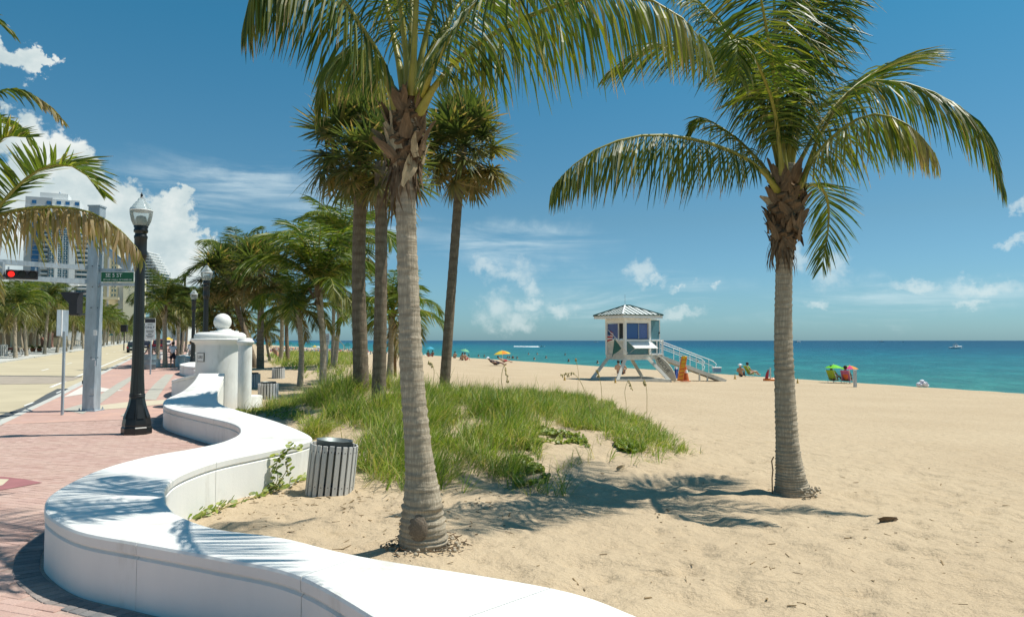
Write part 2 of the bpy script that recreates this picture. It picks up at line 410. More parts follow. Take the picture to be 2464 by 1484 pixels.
bump(t, b, t.m('ADD', t.m('ADD', bn1, t.m('MULTIPLY', bn2, .28)), t.m('MULTIPLY', n3, .05)), .085)
sandm = m
def geo(a, b, st, g): 
    out = [a]
    while out[-1] < b: out.append(out[-1]+st); st *= g
    return out
S_ = [-14, -11, -8, -6, -4.5, -3.2, -2.2, -1.4, -.8, -.3]+list(np.arange(0, 17, .062))+geo(17.07, 900, .07, 1.055)
L_ = [-6, -4.5]+list(np.arange(-3, 11, .055))+geo(11.06, 62, .06, 1.045)
def sandfn(s, L):
    x = L*cb_-s*sb_; y = L*sb_+s*cb_; z = sand(x, y)
    d = np.hypot(x, y); z = z+relief(x, y)*np.clip(1.1-d/26, .22, .85)
    rs, rL = toR(x, y); wl = wallL(rs)
    z = np.where(rL < wl-.05, np.minimum(z, pz(rs))-.42, z)
    return np.stack([x, y, z], -1).reshape(-1, 3)
grid('beach', S_, L_, sandfn, sandm)
# sea
m, t, b, o_ = newmat('sea_water')
pos = t.new('ShaderNodeNewGeometry').outputs['Position']
off = t.v('DOT_PRODUCT', pos, (cb_, sb_, 0), out=1)
wob = t.noise(t.v('MULTIPLY', pos, (.012, .012, 0)), 1.0, 4, .6).outputs[0]
lo = t.m('MULTIPLY', t.m('LOGARITHM', t.m('MULTIPLY', t.m('MAXIMUM', off, 44.0), t.m('ADD', .6, t.m('MULTIPLY', wob, .8))), 10.0), .25)
col = t.ramp(lo, [(.415, (.038, .20, .17)), (.47, (.022, .17, .175)), (.54, (.012, .135, .175)), (.62, (.006, .078, .135)), (.8, (.004, .05, .10))])
rip = t.noise(t.v('MULTIPLY', t.new('ShaderNodeVectorRotate', {0: pos, 3: PHB}, rotation_type='Z_AXIS').outputs[0], (.18, .07, 0)), 1.0, 5, .7).outputs[0]
col = t.mix(t.ss(rip, .45, .62), t.mix(1.0, col, (.74, .78, .82, 1), 'MULTIPLY'), t.mix(1.0, col, (1.15, 1.12, 1.1, 1), 'MULTIPLY'))
t.put(b.inputs['Base Color'], col); b.inputs['Roughness'].default_value = .34; b.inputs['Specular IOR Level'].default_value = .16; b.inputs['IOR'].default_value = 1.33
wv = t.noise(t.v('MULTIPLY', pos, (.55, .8, 0)), 1.0, 6, .65).outputs[0]
bump(t, b, wv, .9, .75)
seam = m
so = grid('sea', [-30000, -8000, -2000, -500, 0, 200, 500, 1000, 3000, 9000, 30000], [43.2, 60, 90, 150, 300, 800, 2500, 8000, 40000],
     lambda s, L: np.stack([L*cb_-s*sb_, L*sb_+s*cb_, 0*s-1.38], -1).reshape(-1, 3), seam, False)
# ground inland, road, pavements
SS = [-40, -20, -10, -4, 0, 4, 8, 12, 16, 20, 24, 30, 40, 55, 75, 100, 150, 220, 330, 500, 900]
def strip(name, La, Lb, zo, m, S=None, thick=None):
    S = S or SS; Ls = [La, Lb]
    def fn(s, L): return np.stack([L*cr_-s*sr_, L*sr_+s*cr_, pz(np.minimum(s, 400))+zo+0*L], -1).reshape(-1, 3)
    return grid(name, S, Ls, fn, m, False)
strip('ground', -1500, -21.9, -.03, groundm)
strip('far_pavement', -22, -13.15, .0, concrete)
strip('road', -13.1, -4.25, -.12, roadm)
strip('gutter', -4.3, -3.95, -.116, concrete)
# kerbs are real steps
def kerb(name, La, Lb):
    k = MB()
    S = [s for s in SS if -20 <= s <= 500]
    for a, c in zip(S[:-1], S[1:]):
        za, zc = float(pz(a)), float(pz(c))
        P = [RD(a, La), RD(a, Lb), RD(c, Lb), RD(c, La)]
        k.prism(P, [za-.3, za-.3, zc-.3, zc-.3], [za+.006, za+.006, zc+.006, zc+.006], concrete)
    tag(k.build(name), kind='structure')
kerb('kerb', -3.95, -3.75); kerb('far_kerb', -13.3, -13.1)
# pavement sheet whose right edge follows the seat wall
m, t, b, o_ = newmat('paving_far')
pos = t.new('ShaderNodeNewGeometry').outputs['Position']
rot = t.new('ShaderNodeVectorRotate', {0: pos, 3: R(20)}, rotation_type='Z_AXIS').outputs[0]
bk = t.new('ShaderNodeTexBrick', {'Vector': rot, 'Color1': (.445, .28, .232, 1), 'Color2': (.485, .318, .268, 1), 'Mortar': (.37, .265, .225, 1), 'Scale': 1.0, 'Mortar Size': .004, 'Brick Width': .2, 'Row Height': .1})
n = t.noise(pos, .8, 5, .6).outputs[0]
col = t.mix(t.ss(n, .45, .7), bk.outputs[0], t.mix(1.0, bk.outputs[0], (1.15, 1.12, 1.05, 1), 'MULTIPLY'))
t.put(b.inputs['Base Color'], col); b.inputs['Roughness'].default_value = .9; pavem = m
mortar = plain('paving_mortar', (.385, .285, .24), .95, .2, 20)
near_s = list(np.arange(-8, 21.01, .25))
pg = MB()
def wl(s): return float(wallL(s))
for a, c in zip(near_s[:-1], near_s[1:]):
    pg.add([RD(a, -3.75, -.008), RD(a, wl(a), -.008), RD(c, wl(c), -.008), RD(c, -3.75, -.008)], [[0, 1, 2, 3]], pavem if a < 2.9 else mortar)
far_s = list(np.arange(21, 60, 1.0))+list(np.arange(60, 420, 20))
for a, c in zip(far_s[:-1], far_s[1:]):
    za, zc = float(pz(a)), float(pz(c))
    pg.add([RD(a, -3.75, za), RD(a, 2.2 if a > 27 else 1.1, za), RD(c, 2.2 if c > 27 else 1.1, zc), RD(c, -3.75, zc)], [[0, 1, 2, 3]], pavem)
pg.add([RD(21, -3.75, 0), RD(21, 1.1, 0), RD(21, 1.1, -.05), RD(21, -3.75, -.05)], [[0, 1, 2, 3]], mortar)
pave = pg.build('pavement'); tag(pave, kind='structure')
# bricks: laid on the diagonal, each with its own edges
def brickmat(name, stops, island):
    m, t, b, o = newmat(name)
    rnd = t.new('ShaderNodeNewGeometry').outputs['Random Per Island'] if island else t.new('ShaderNodeObjectInfo').outputs['Random']
    pos = t.new('ShaderNodeNewGeometry').outputs['Position']
    col = t.ramp(rnd, stops)
    n = t.noise(pos, 1.1, 6, .65).outputs[0]; g = t.noise(pos, 70, 3, .7).outputs[0]
    col = t.mix(t.m('MULTIPLY', t.ss(n, .4, .7), .5), col, (.53, .40, .325, 1))
    col = t.mix(t.ss(g, .35, .7), t.mix(1.0, col, (.85, .84, .84, 1), 'MULTIPLY'), t.mix(1.0, col, (1.08, 1.08, 1.08, 1), 'MULTIPLY'))
    t.put(b.inputs['Base Color'], col); b.inputs['Roughness'].default_value = .88; bump(t, b, g, .002); return m
RED = [(0, (.435, .282, .235)), (.5, (.475, .322, .272)), (1, (.515, .36, .307))]
GRN = [(0, (.30, .30, .25)), (1, (.38, .37, .31))]
GRY = [(0, (.13, .135, .14)), (1, (.20, .20, .20))]
bm_o, bm_i = brickmat('red_brick', RED, False), brickmat('red_brick_run', RED, True)
gm_o, gm_i = brickmat('grey_green_brick', GRN, False), brickmat('grey_green_brick_run', GRN, True)
ym_o, ym_i = brickmat('dark_grey_brick', GRY, False), brickmat('dark_grey_brick_run', GRY, True)
WOd = WO[::1]
def dwall(x, y): return float(np.min(np.hypot(WOd[:, 0]-x, WOd[:, 1]-y)))
BL, BW, BG = .2, .1, .006
e1 = Vector((math.cos(R(-20)), math.sin(R(-20)), 0)); e2 = Vector((-e1.y, e1.x, 0))
def bmesh_box(l, wd, mt):
    k = MB(); k.box((0, 0, -.03), (l, wd, .06), mt, bev=.004); return k.me('brick')
cand = []
for i in range(-230, 230):
    for j in range(-60, 320):
        c = e1*((i+.5*(j % 2))*(BL+BG))+e2*(j*(BW+BG))
        s, L = toR(c.x, c.y)
        if not (1.5 < s < 20.92 and -3.66 < L < 1.3): continue
        if c.y < 4.2 or c.y > 24: continue
        px = CX+F*c.x/c.y
        if px < -90 or px > 760: continue
        if L > wl(s)-.1: continue
        if dwall(c.x, c.y) < .245: continue
        cand.append((c.length, c, 0))
# soldier course of dark grey bricks round the foot of the wall
seg = np.diff(WO[:, :2], axis=0); cum = np.concatenate([[0], np.cumsum(np.hypot(seg[:, 0], seg[:, 1]))])
q = 0
while q < cum[-1]:
    x = np.interp(q, cum, WO[:, 0]); y = np.interp(q, cum, WO[:, 1]); x2 = np.interp(q+.05, cum, WO[:, 0]); y2 = np.interp(q+.05, cum, WO[:, 1])
    tg = Vector((x2-x, y2-y, 0)).normalized(); nr = Vector((-tg.y, tg.x, 0)); c = Vector((x, y, 0))
    mx_, my_ = np.interp(q, cum, WMID[:, 0]), np.interp(q, cum, WMID[:, 1])
    if nr.dot(Vector((mx_-x, my_-y, 0))) > 0: nr = -nr
    c = c+nr*.125
    px = CX+F*c.x/max(c.y, .1)
    if 4.2 < c.y < 22 and -90 < px < 1100: cand.append((c.length, c, math.atan2(nr.y, nr.x)+10))
    q += BW+BG
cand.sort(key=lambda a: a[0])
mO = {0: bmesh_box(BL, BW, bm_o), 1: bmesh_box(BL, BW, ym_o)}
runs = MB(); n_single = 0
for d_, c, k in cand:
    bord = k != 0; ang = (k-10) if bord else R(-20)
    z = random.uniform(-.0015, .0015)
    px, py = CX+F*c.x/c.y, 819+F*H/c.y
    if n_single < 296 and px > -10 and py < 1500:
        link('border_brick' if bord else 'brick', mO[1 if bord else 0], pave, (c.x, c.y, z), (random.uniform(-.006, .006), random.uniform(-.006, .006), ang)); n_single += 1
    else:
        mt = ym_i if bord else bm_i
        if not bord:
            gx, gy = px, py
            if 985 < gy < 1003 and (150 < gx < 262 or 290 < gx < 420): mt = gm_i
        runs.box((c.x, c.y, z-.01), (BL if True else 0, BW, .02), mt, Matrix.Rotation(ang, 3, 'Z'))
rb = runs.build('brick_run', pave); rb['kind'] = 'stuff'
# inlays in the far paving and the maroon leaf motif: flat coloured paving, 4 mm up
def inlay(name, pts, m, z=.006, thick=.01, smoothn=0):
    P = [gz(x, y, z) for x, y in pts]
    P = [Vector((p.x, p.y, 0)) for p in P]
    if smoothn: P = [Vector(v) for v in catmull(P+[P[0]], smoothn)[:-1]]
    zz = [float(pz(toR(p.x, p.y)[0]))+z for p in P]
    k = MB(); k.add([(p.x, p.y, a) for p, a in zip(P, zz)], [list(range(len(P)))], m)
    me_ = k.me(name)
    if me_.polygons[0].normal.z < 0: me_.flip_normals()
    o = bpy.data.objects.new(name, me_); COL.objects.link(o); o.parent = pave; return o
maroon = plain('maroon_paving', (.30, .125, .13), .9, .12, 3); cream = plain('cream_paving', (.52, .46, .34), .9, .1, 3); gg = plain('grey_green_paving', (.39, .375, .32), .9, .12, 3)
wpav = plain('white_paving', (.60, .58, .52), .9, .08, 3)
inlay('paving_inlay', [(-40, 1146), (10, 1146), (60, 1152), (102, 1160), (60, 1168), (15, 1176), (-40, 1184)], maroon)
inlay('paving_inlay', [(-40, 1150), (22, 1152), (6, 1166), (-40, 1178)], cream, .0075)
inlay('paving_inlay', [(236, 975), (300, 967), (401, 961), (401, 970), (330, 979), (240, 985)], cream)
inlay('paving_inlay', [(150, 985), (215, 966), (285, 923), (318, 907), (318, 916), (262, 955), (238, 972), (200, 995)], gg)
inlay('paving_inlay', [(338, 961), (372, 925), (398, 904), (418, 904), (398, 930), (375, 961)], gg)
inlay('paving_inlay', [(152, 955), (205, 928), (262, 936), (300, 940), (240, 943), (200, 948)], wpav, .008)
inlay('paving_inlay', [(290, 1000), (315, 982), (350, 981), (325, 999)], gg, .009)
# road markings, crosswalk band, dark strip with white lines
def rmark(name, pts, m, z):
    k = MB(); P = [gz(x, y, z) for x, y in pts]
    P = [Vector((p.x, p.y, float(pz(toR(p.x, p.y)[0]))+z)) for p in P]
    k.add(P, [list(range(len(P)))], m); me_ = k.me(name)
    if me_.polygons[0].normal.z < 0: me_.flip_normals()
    o = bpy.data.objects.new(name, me_); COL.objects.link(o); tag(o, kind='structure')
def lane(La, s0, s1, wd=.12, dash=None):
    k = MB(); s = s0
    while s < s1:
        e = min(s1, s+(dash[0] if dash else 6)); a, c = float(pz(s))-.112, float(pz(e))-.112
        k.add([RD(s, La, a), RD(s, La+wd, a), RD(e, La+wd, c), RD(e, La, c)], [[0, 1, 2, 3]], paintl)
        s = e+(dash[1] if dash else 0)
    tag(k.build('lane_line'), kind='structure')
lane(-5.1, 38, 300, .15); lane(-8.0, 20, 250, .12, (3, 9))
bandm = plain('crosswalk_paving', (.34, .29, .23), .9, .15, 1.5)
rmark('crosswalk_band', [(-40, 909), (196, 911), (176, 918), (120, 926), (-40, 928)], bandm, -.11)
rmark('road_seam', [(-40, 907.6), (198, 909.2), (197, 910.4), (-40, 909)], roaddark, -.106)
rmark('dark_road_strip', [(-60, 1022), (0, 998), (60, 978), (110, 950), (138, 937), (160, 936.5), (175, 939), (150, 950), (100, 973), (50, 992), (0, 1008), (-60, 1030)], roaddark, -.108)  # dark blue-grey tapering strip laid on the road beside the kerb
rmark('strip_line', [(57, 975), (108, 956), (110, 957.5), (59, 977)], paintl, -.104)
rmark('strip_line', [(112, 954), (150, 940), (151, 941.5), (114, 956)], paintl, -.104)
# ------------------------------------------------------------------ seat walls
def seat_wall(WOx, WIx, joints, label, capt=.105):
    root = thing('seat_wall', tuple(Vector((WOx[0][0]+WIx[0][0], WOx[0][1]+WIx[0][1], 0))/2), label, 'wall')
    n = len(WOx)
    J = [0]+joints+[n-1]
    for a, c in zip(J[:-1], J[1:]):
        cap, pan = MB(), MB()
        rows_c, rows_p = [], []
        for i in range(a, c+1):
            o, q = Vector(WOx[i]), Vector(WIx[i]); sh = 0
            if i in (a, c):                                   # leave a fine open joint between neighbours
                j = i+1 if i == a else i-1
                d = ((Vector(WOx[j])-o)+(Vector(WIx[j])-q)); d.z = 0; d = d.normalized()*.004; o = o+d; q = q+d
            wd = (q-o); wd.z = 0; u = wd.normalized(); zt = o.z; zq = q.z; be = .016
            ga = float(pz(toR(o.x, o.y)[0]))-.25
            def pt(bse, off, z): v = bse+u*off; return Vector((v.x, v.y, z))
            rows_c.append([pt(o, .012, zt-capt), pt(o, 0, zt-capt+.014), pt(o, -.004, zt-be*1.6), pt(o, be*.35, zt-be*.4), pt(o, be*1.5, zt), pt(q, -be*1.5, zq), pt(q, -be*.35, zq-be*.4), pt(q, .004, zq-be*1.6), pt(q, 0, zq-capt+.014), pt(q, -.012, zq-capt)])
            rows_p.append([pt(o, .004, ga), pt(o, .004, zt-capt-.026), pt(o, .022, zt-capt-.012), pt(o, .03, zt-capt), pt(q, -.03, zq-capt), pt(q, -.022, zq-capt-.012), pt(q, -.004, zq-capt-.026), pt(q, -.004, ga)])
        for mb, rows, mat_ in ((cap, rows_c, white), (pan, rows_p, white)):
            k = len(rows[0]); V = [v for r in rows for v in r]; Fc = []
            for i in range(len(rows)-1):
                for j in range(k):
                    jj = (j+1) % k
                    Fc.append([i*k+j, i*k+jj, (i+1)*k+jj, (i+1)*k+j][::-1])
            mb.add(V, Fc, mat_, False)
            mb.add(rows[0], [list(range(k))], mat_); mb.add(rows[-1], [list(range(k))[::-1]], mat_)
        for nm_, mb in (('cap_block', cap), ('wall_panel', pan)):
            o = mb.build(nm_, root)
    return root
def nearest(px, py):
    g = gz(px, py, WT); return int(np.argmin(np.hypot(WO[:, 0]-g.x, WO[:, 1]-g.y)))
jj = sorted({nearest(985, 1535), nearest(724, 1384), nearest(328, 1303), nearest(118, 1200), nearest(350, 1098), nearest(560, 1050), nearest(490, 1003), nearest(396, 972)})
seat_wall(WO.tolist(), WI.tolist(), jj, 'long white serpentine seat wall curving through the foreground beside the brick walk')
# the second wave behind the gate pillar, rising to it, and two more beyond
def wave(pts, z, wd=.85):
    P = catmull([RD(s, L, zz) for (s, L), zz in zip(pts, z)], 7); T = np.gradient(P, axis=0); T[:, 2] = 0
    T /= np.linalg.norm(T, axis=1)[:, None]; N = np.stack([-T[:, 1], T[:, 0], 0*T[:, 0]], -1)*wd/2
    for i in range(len(P)): P[i, 2] += float(pz(toR(P[i, 0], P[i, 1])[0]))
    return (P+N).tolist(), (P-N).tolist()
o_, i_ = wave([(24.6, 1.25), (26.0, 1.0), (27.6, .55), (29.2, .30), (31, .45), (33.5, 1.2), (36.5, 1.5), (39, 1.2)], [1.12, .92, .72, .56, .52, .5, .5, .5])
seat_wall(o_, i_, [12, 26, 40], 'white seat wall directly behind the gate pillar, sloping up towards it')
o_, i_ = wave([(41, 1.6), (43, .9), (46, .62), (49, 1.1), (53, 1.7)], [.55]*5)
seat_wall(o_, i_, [12], 'white curved seat wall further up the walk with a shaded rounded top')
o_, i_ = wave([(58, 1.4), (61, .8), (66, .6), (71, 1.2), (78, 1.4)], [.55]*5)
seat_wall(o_, i_, [14], 'farthest low white seat wall beside the white bollards')

# ------------------------------------------------------------------ gate pillar
pc = at(527, 985, 22.6); pc.z = 0
root = thing('gate_pillar', (pc.x, pc.y, 0), 'white round gate pillar topped by a ball at the end of the near seat wall', 'pillar')
px_ = 22.6/F
def zat(y): return 2-(y-819)*px_
rB = .70
MB().lathe([(rB, -.4), (rB, zat(828)-.02)], white, pc, 48).build('body', root)
MB().lathe([(rB+.01, zat(828)-.02), (rB+.03, zat(827)), (rB+.03, zat(825)), (rB+.09, zat(823)), (rB+.15, zat(819)), (rB+.16, zat(816.5)), (rB+.15, zat(815)), (rB+.08, zat(814.2))], white, pc, 48).build('cornice', root)
MB().lathe([(rB+.04, zat(814.2)), (rB+.06, zat(811)), (rB+.05, zat(806)), (rB, zat(802)), (rB-.08, zat(799.6)), (.3, zat(799))], white, pc, 48).build('dome_cap', root)
MB().lathe([(.42, zat(799)-.005), (.42, zat(796.3)), (.28, zat(796.2)), (.27, zat(794.5)), (.2, zat(793.5)), (.2, zat(791))], white, pc+Vector((.12, 0, 0)), 32).build('neck', root)
MB().sphere(pc+Vector((.06, 0, zat(774.5))), .262, white, 32, 20).build('finial_ball', root)
cc = at(587.5, 985, 21.75); cc.z = 0
MB().lathe([(.195, -.4), (.195, zat(832)), (.19, zat(830))], white, cc, 32).build('column', root)
MB().lathe([(.195, 1.86), (.225, 1.88), (.225, 1.91), (.25, 1.93), (.25, 1.975), (.22, 2.0), (.20, 2.02), (.2, 2.06), (.12, 2.075)], white, cc, 32).build('column_capital', root)
b2 = at(606, 985, 22.3)
MB().lathe([(.30, -.5), (.30, .30), (.27, .33)], white, (b2.x, b2.y, 0), 32).build('plinth', root)
# plaque with lettering on the curved face
pd = Vector((at(489, 858, 22).x-pc.x, -.5, 0)).normalized(); ang = math.atan2(pd.y, pd.x)
plq = MB(); rot = Matrix.Rotation(ang+math.pi/2, 3, 'Z'); pcn = pc+pd*(rB+.004)+Vector((0, 0, zat(858)))
fr = MB().box(pcn, (.30, .02, .27), joint, rot).build('plaque', root)
MB().box(pcn+pd*.006, (.262, .02, .232), white, rot).build('plaque_face', fr)
text('URE', fr, pcn+pd*.018, .125, joint, (math.pi/2, 0, ang+math.pi/2), .003)

# ------------------------------------------------------------------ street lamps
def globemat():
    m, t, b, o = newmat('lamp_globe')
    b.inputs['Base Color'].default_value = (.82, .86, .86, 1); b.inputs['Roughness'].default_value = .12
    fr = t.new('ShaderNodeFresnel', {0: 1.45}).outputs[0]
    tr = t.new('ShaderNodeBsdfTransparent', {0: (.80, .85, .86, 1)})
    f = t.m('ADD', .14, t.m('MULTIPLY', fr, .9), clamp=True)
    mx = t.new('ShaderNodeMixShader', {0: f, 1: tr.outputs[0], 2: b.outputs[0]}); t.l.new(mx.outputs[0], o.inputs[0]); return m
globem = globemat()
frostm = plain('frosted_refractor', (.52, .54, .48), .3, .04, 2)
def lamp_post(loc, hgt, label):
    r = thing('street_lamp', loc, label, 'street lamp', 'ornamental street lamps along the walk'); k = hgt/4.9; c = Vector(loc)
    def L(nm_, prof, m, n=24, a0=0, smooth=True, par=None): return MB().lathe([(a*k, b*k) for a, b in prof], m, c, n, smooth, a0).build(nm_, par or r)
    L('base', [(.285, -.02), (.285, .13), (.27, .15), (.265, .17), (.27, .19), (.262, .24)], blackm, 8, math.pi/8, False)
    fl = L('flared_foot', [(.262, .24), (.25, .30), (.215, .42), (.175, .56), (.145, .70), (.142, .74)], blackm, 8, math.pi/8, False)
    L('collar_ring', [(.146, .74), (.15, .745), (.15, .765), (.142, .77), (.148, .785), (.148, .805), (.138, .81)], blackm)
    for q in range(8):                                          # raised panels on the foot
        a = q*math.pi/4; rt = Matrix.Rotation(a, 3, 'Z'); u = Vector((math.cos(a), math.sin(a), 0)); w_ = Vector((-u.y, u.x, 0))
        P = [c+(u*.239+w_*.07+Vector((0, 0, .32)))*k, c+(u*.239-w_*.07+Vector((0, 0, .32)))*k, c+(u*.146-w_*.04+Vector((0, 0, .60)))*k, c+(u*.146+w_*.04+Vector((0, 0, .60)))*k]
        MB().slab(P[::-1], .006, blackm).build('foot_panel', fl)
    sh = MB(); V = []; n = 16
    prof = [(.138, .80), (.118, 1.2), (.108, 1.8), (.098, 2.6), (.09, 3.4), (.088, 3.52)]
    Vv = []; Fc = []
    for (ra, zz) in prof:
        for j in range(2*n):
            a = math.pi*j/n; rr = ra*(1 if j % 2 else .955); Vv.append(c+Vector((rr*math.cos(a), rr*math.sin(a), zz))*k)
    for i in range(len(prof)-1):
        for j in range(2*n): Fc.append([i*2*n+j, i*2*n+(j+1) % (2*n), (i+1)*2*n+(j+1) % (2*n), (i+1)*2*n+j])
    sh.add(Vv, Fc, blackm).build('fluted_shaft', r)
    L('capital', [(.09, 3.50), (.105, 3.53), (.105, 3.56), (.125, 3.60), (.13, 3.66), (.118, 3.74), (.118, 3.96), (.128, 3.98), (.128, 4.02), (.11, 4.04), (.11, 4.08), (.135, 4.10), (.135, 4.15), (.12, 4.17), (.14, 4.21), (.13, 4.23)], blackm)
    g = L('globe', [(.12, 4.20), (.15, 4.25), (.185, 4.33), (.208, 4.43), (.217, 4.51), (.214, 4.57), (.20, 4.60), (.182, 4.607), (.172, 4.63), (.15, 4.67), (.128, 4.69), (.122, 4.705), (.10, 4.73), (.076, 4.745), (.072, 4.77), (.062, 4.79), (.04, 4.81), (.02, 4.818)], globem, 32)
    L('refractor', [(.10, 4.22), (.11, 4.28), (.11, 4.36), (.09, 4.42), (.03, 4.44)], frostm, 20, par=g)
    L('globe_band', [(.2165, 4.53), (.222, 4.535), (.222, 4.55), (.2145, 4.555)], whitem, 32, par=g)
    L('finial', [(.03, 4.81), (.03, 4.825), (.016, 4.83), (.024, 4.85), (.026, 4.87), (.014, 4.89), (.004, 4.92)], blackm, 12)
    return r
g = gz(328, 1043, 0); lamp_post((g.x, g.y, 0), 5.2, 'black fluted lamp post with glass acorn globe nearest the camera, on the brick walk')
for x, D, lab in ((494, 29.8, 'black lamp post with acorn globe rising right behind the gate pillar'), (464.5, 45.5, 'third black lamp post up the walk, left of the gate pillar'), (436, 88, 'small far lamp post above the walkway palms')):
    q = at(x, 819, D); s, L_ = toR(q.x, q.y); lamp_post((q.x, q.y, float(pz(s))), 5.15, lab)

# ------------------------------------------------------------------ traffic signal mast
g = gz(219, 988, 0); D0 = g.y
root = thing('signal_mast', (g.x, g.y, 0), 'square grey steel traffic signal mast on the walk beside the kerb', 'traffic mast')
top = at(234, 498, D0); P0 = Vector((g.x, g.y, -.02)); P1 = Vector((top.x, top.y, top.z-.28))
def taper(a, b, w0, w1, m, mb=None):
    mb = mb or MB(); V = [Vector((a.x+i*w0/2, a.y+j*w0/2, a.z)) for i, j in ((-1, -1), (1, -1), (1, 1), (-1, 1))]+[Vector((b.x+i*w1/2, b.y+j*w1/2, b.z)) for i, j in ((-1, -1), (1, -1), (1, 1), (-1, 1))]
    return mb.add(V, [[3, 2, 1, 0], [4, 5, 6, 7], [0, 1, 5, 4], [1, 2, 6, 5], [2, 3, 7, 6], [3, 0, 4, 7]], m)
taper(P0, P1, .335, .285, galv).build('mast_pole', root)
taper(P1-Vector((0, 0, .01)), P1+Vector((0, 0, .28)), .32, .32, galv).box(P1+Vector((0, 0, .285)), (.36, .36, .04), galv).build('mast_cap', root)
al = Vector((-1.35, -1.6, 0)).normalized()
for yy in (645.5, 678.5):
    z = at(230, yy, D0).z; c = Vector((g.x-.06, g.y, z))
    MB().bar(c, c+al*9.5, .11, .13, galv).build('arm_rail', root)
for d_ in (2.25, 4.8, 7.4):
    a = Vector((g.x, g.y, at(230, 646, D0).z))+al*d_; b = Vector((a.x, a.y, at(230, 678, D0).z)); MB().bar(a, b, .1, .1, galv, (0, 1, 0)).build('arm_strut', root)
ar = Vector((1, .05, 0)).normalized()
for yy in (650, 684):
    z = at(240, yy, D0).z; c = Vector((g.x+.1, g.y, z)); MB().bar(c, c+ar*1.22, .1, .09, galv).build('sign_rail', root)
A_ = at(246, 592, D0); B_ = at(313, 651, D0); MB().bar(A_, B_, .16, .16, galv).build('brace', root)
A_ = at(245, 545, D0); B_ = at(312, 609, D0); MB().bar(A_, B_, .13, .13, galv).build('brace', root)
A_ = at(311, 604, D0); B_ = at(311, 652, D0); MB().bar(A_, B_, .16, .14, galv, (0, 1, 0)).build('brace_post', root)
MB().box((g.x, g.y, .015), (.50, .50, .03), galv, bev=.006).build('base_plate', root)
for sx_ in (-1, 1):
    for sy_ in (-1, 1): MB().lathe([(.028, .03), (.028, .065), (.016, .066), (.016, .10)], galv, (g.x+sx_*.21, g.y+sy_*.21, 0), 6, False).build('anchor_bolt', root)
MB().box(at(219, 962, D0-.172), (.13, .02, .22), galv, bev=.005).build('hand_hole_cover', root)
for yy in (560, 640, 690, 740, 860):
    for xx in (222, 238) if yy < 700 else (219, 235): MB().box(at(xx, yy, D0-.165), (.025, .02, .025), darkp, bev=.004).build('bolt', root)
MB().box(at(229, 800, D0-.17), (.10, .012, .16), whitem).build('sticker', root)
MB().box(at(222, 940, D0-.19), (.12, .05, .17), galv).build('push_button_box', root)
MB().box(at(205, 919, D0), (.13, .1, .1), darkp).build('push_button', root)
stick = plain('torn_white_sticker', (.8, .8, .8), .7)
MB().slab([at(227, 880, D0-.185), at(230, 880, D0-.185), at(231, 868, D0-.184), at(229, 866, D0-.184)], .004, stick).build('sticker', root)
MB().slab([at(222, 866, D0-.185), at(229, 864, D0-.185), at(228, 862, D0-.184), at(221, 863, D0-.184)], .004, stick).build('sticker', root)
# horizontal signal head hung between the rails
hd = at(53, 661, 19.3)
root = thing('traffic_light', hd, 'horizontal traffic light showing red, hung in the mast arm at far left', 'traffic light'); root.rotation_euler = (0, 0, R(33))
MB().box(hd, (.72, .2, .235), darkp, bev=.02).build('housing', root)
redm, t, b, o_ = newmat('lit_red_lens'); b.inputs['Base Color'].default_value = (.7, .01, .01, 1); b.inputs['Emission Color'].default_value = (1, .02, .012, 1); b.inputs['Emission Strength'].default_value = 1.2
offl = plain('unlit_lens', (.03, .025, .02), .25)
for i, mt in enumerate((redm, offl, offl)):
    c = hd+Vector((-.235+.235*i, -.102, 0))
    k = MB(); V = [c+Vector((.076*math.cos(a), -.004, .076*math.sin(a))) for a in np.linspace(0, 2*math.pi, 20, endpoint=False)]
    V2 = [v+Vector((0, -.012, 0)) for v in V]; k.add(V+V2, [list(range(20, 40))]+[[j, (j+1) % 20, 20+(j+1) % 20, 20+j] for j in range(20)], mt); ln = k.build('lens', root)
    k = MB()
    for a0 in np.linspace(-.2, math.pi+.2, 12)[:-1]:
        da = (math.pi+.4)/11; P = [c+Vector((.105*math.cos(a0+u), y_, .105*math.sin(a0+u))) for u, y_ in ((0, 0), (da, 0), (da, -.11), (0, -.11))]; k.slab(P, .006, darkp)
    k.build('visor', ln)
for dx in (-.30, .30): MB().bar(hd+Vector((dx, .03, .1)), hd+Vector((dx, .03, .20)), .04, .04, galv, (0, 1, 0)).build('bracket', root)
# luminaires far beyond, over the road
for (x1, x2, y, D, lab) in ((-50, 110, 636, 60, 'pale cobra-head road light above the traffic signal'), (252, 172, 686, 75, 'pale cobra-head road light just left of the signal mast')):
    e_ = at(x2, y+1, D); root = thing('road_light', (e_.x, e_.y, e_.z), lab, 'street light')
    a = at(x1-30 if x2 > x1 else x1-20, y+3, D); MB().tube([a, (a+e_)/2+Vector((0, 0, .05)), e_], .06, whitem, 8).build('arm', root)
    MB().box(e_+Vector((-.35 if x2 > x1 else .35, 0, .02)), (.9, .35, .16), whitem, bev=.05).build('head', root)
    zb = float(pz(60)); MB().tube([a, Vector((a.x, a.y, zb))], .09, whitem, 8).build('pole', root)
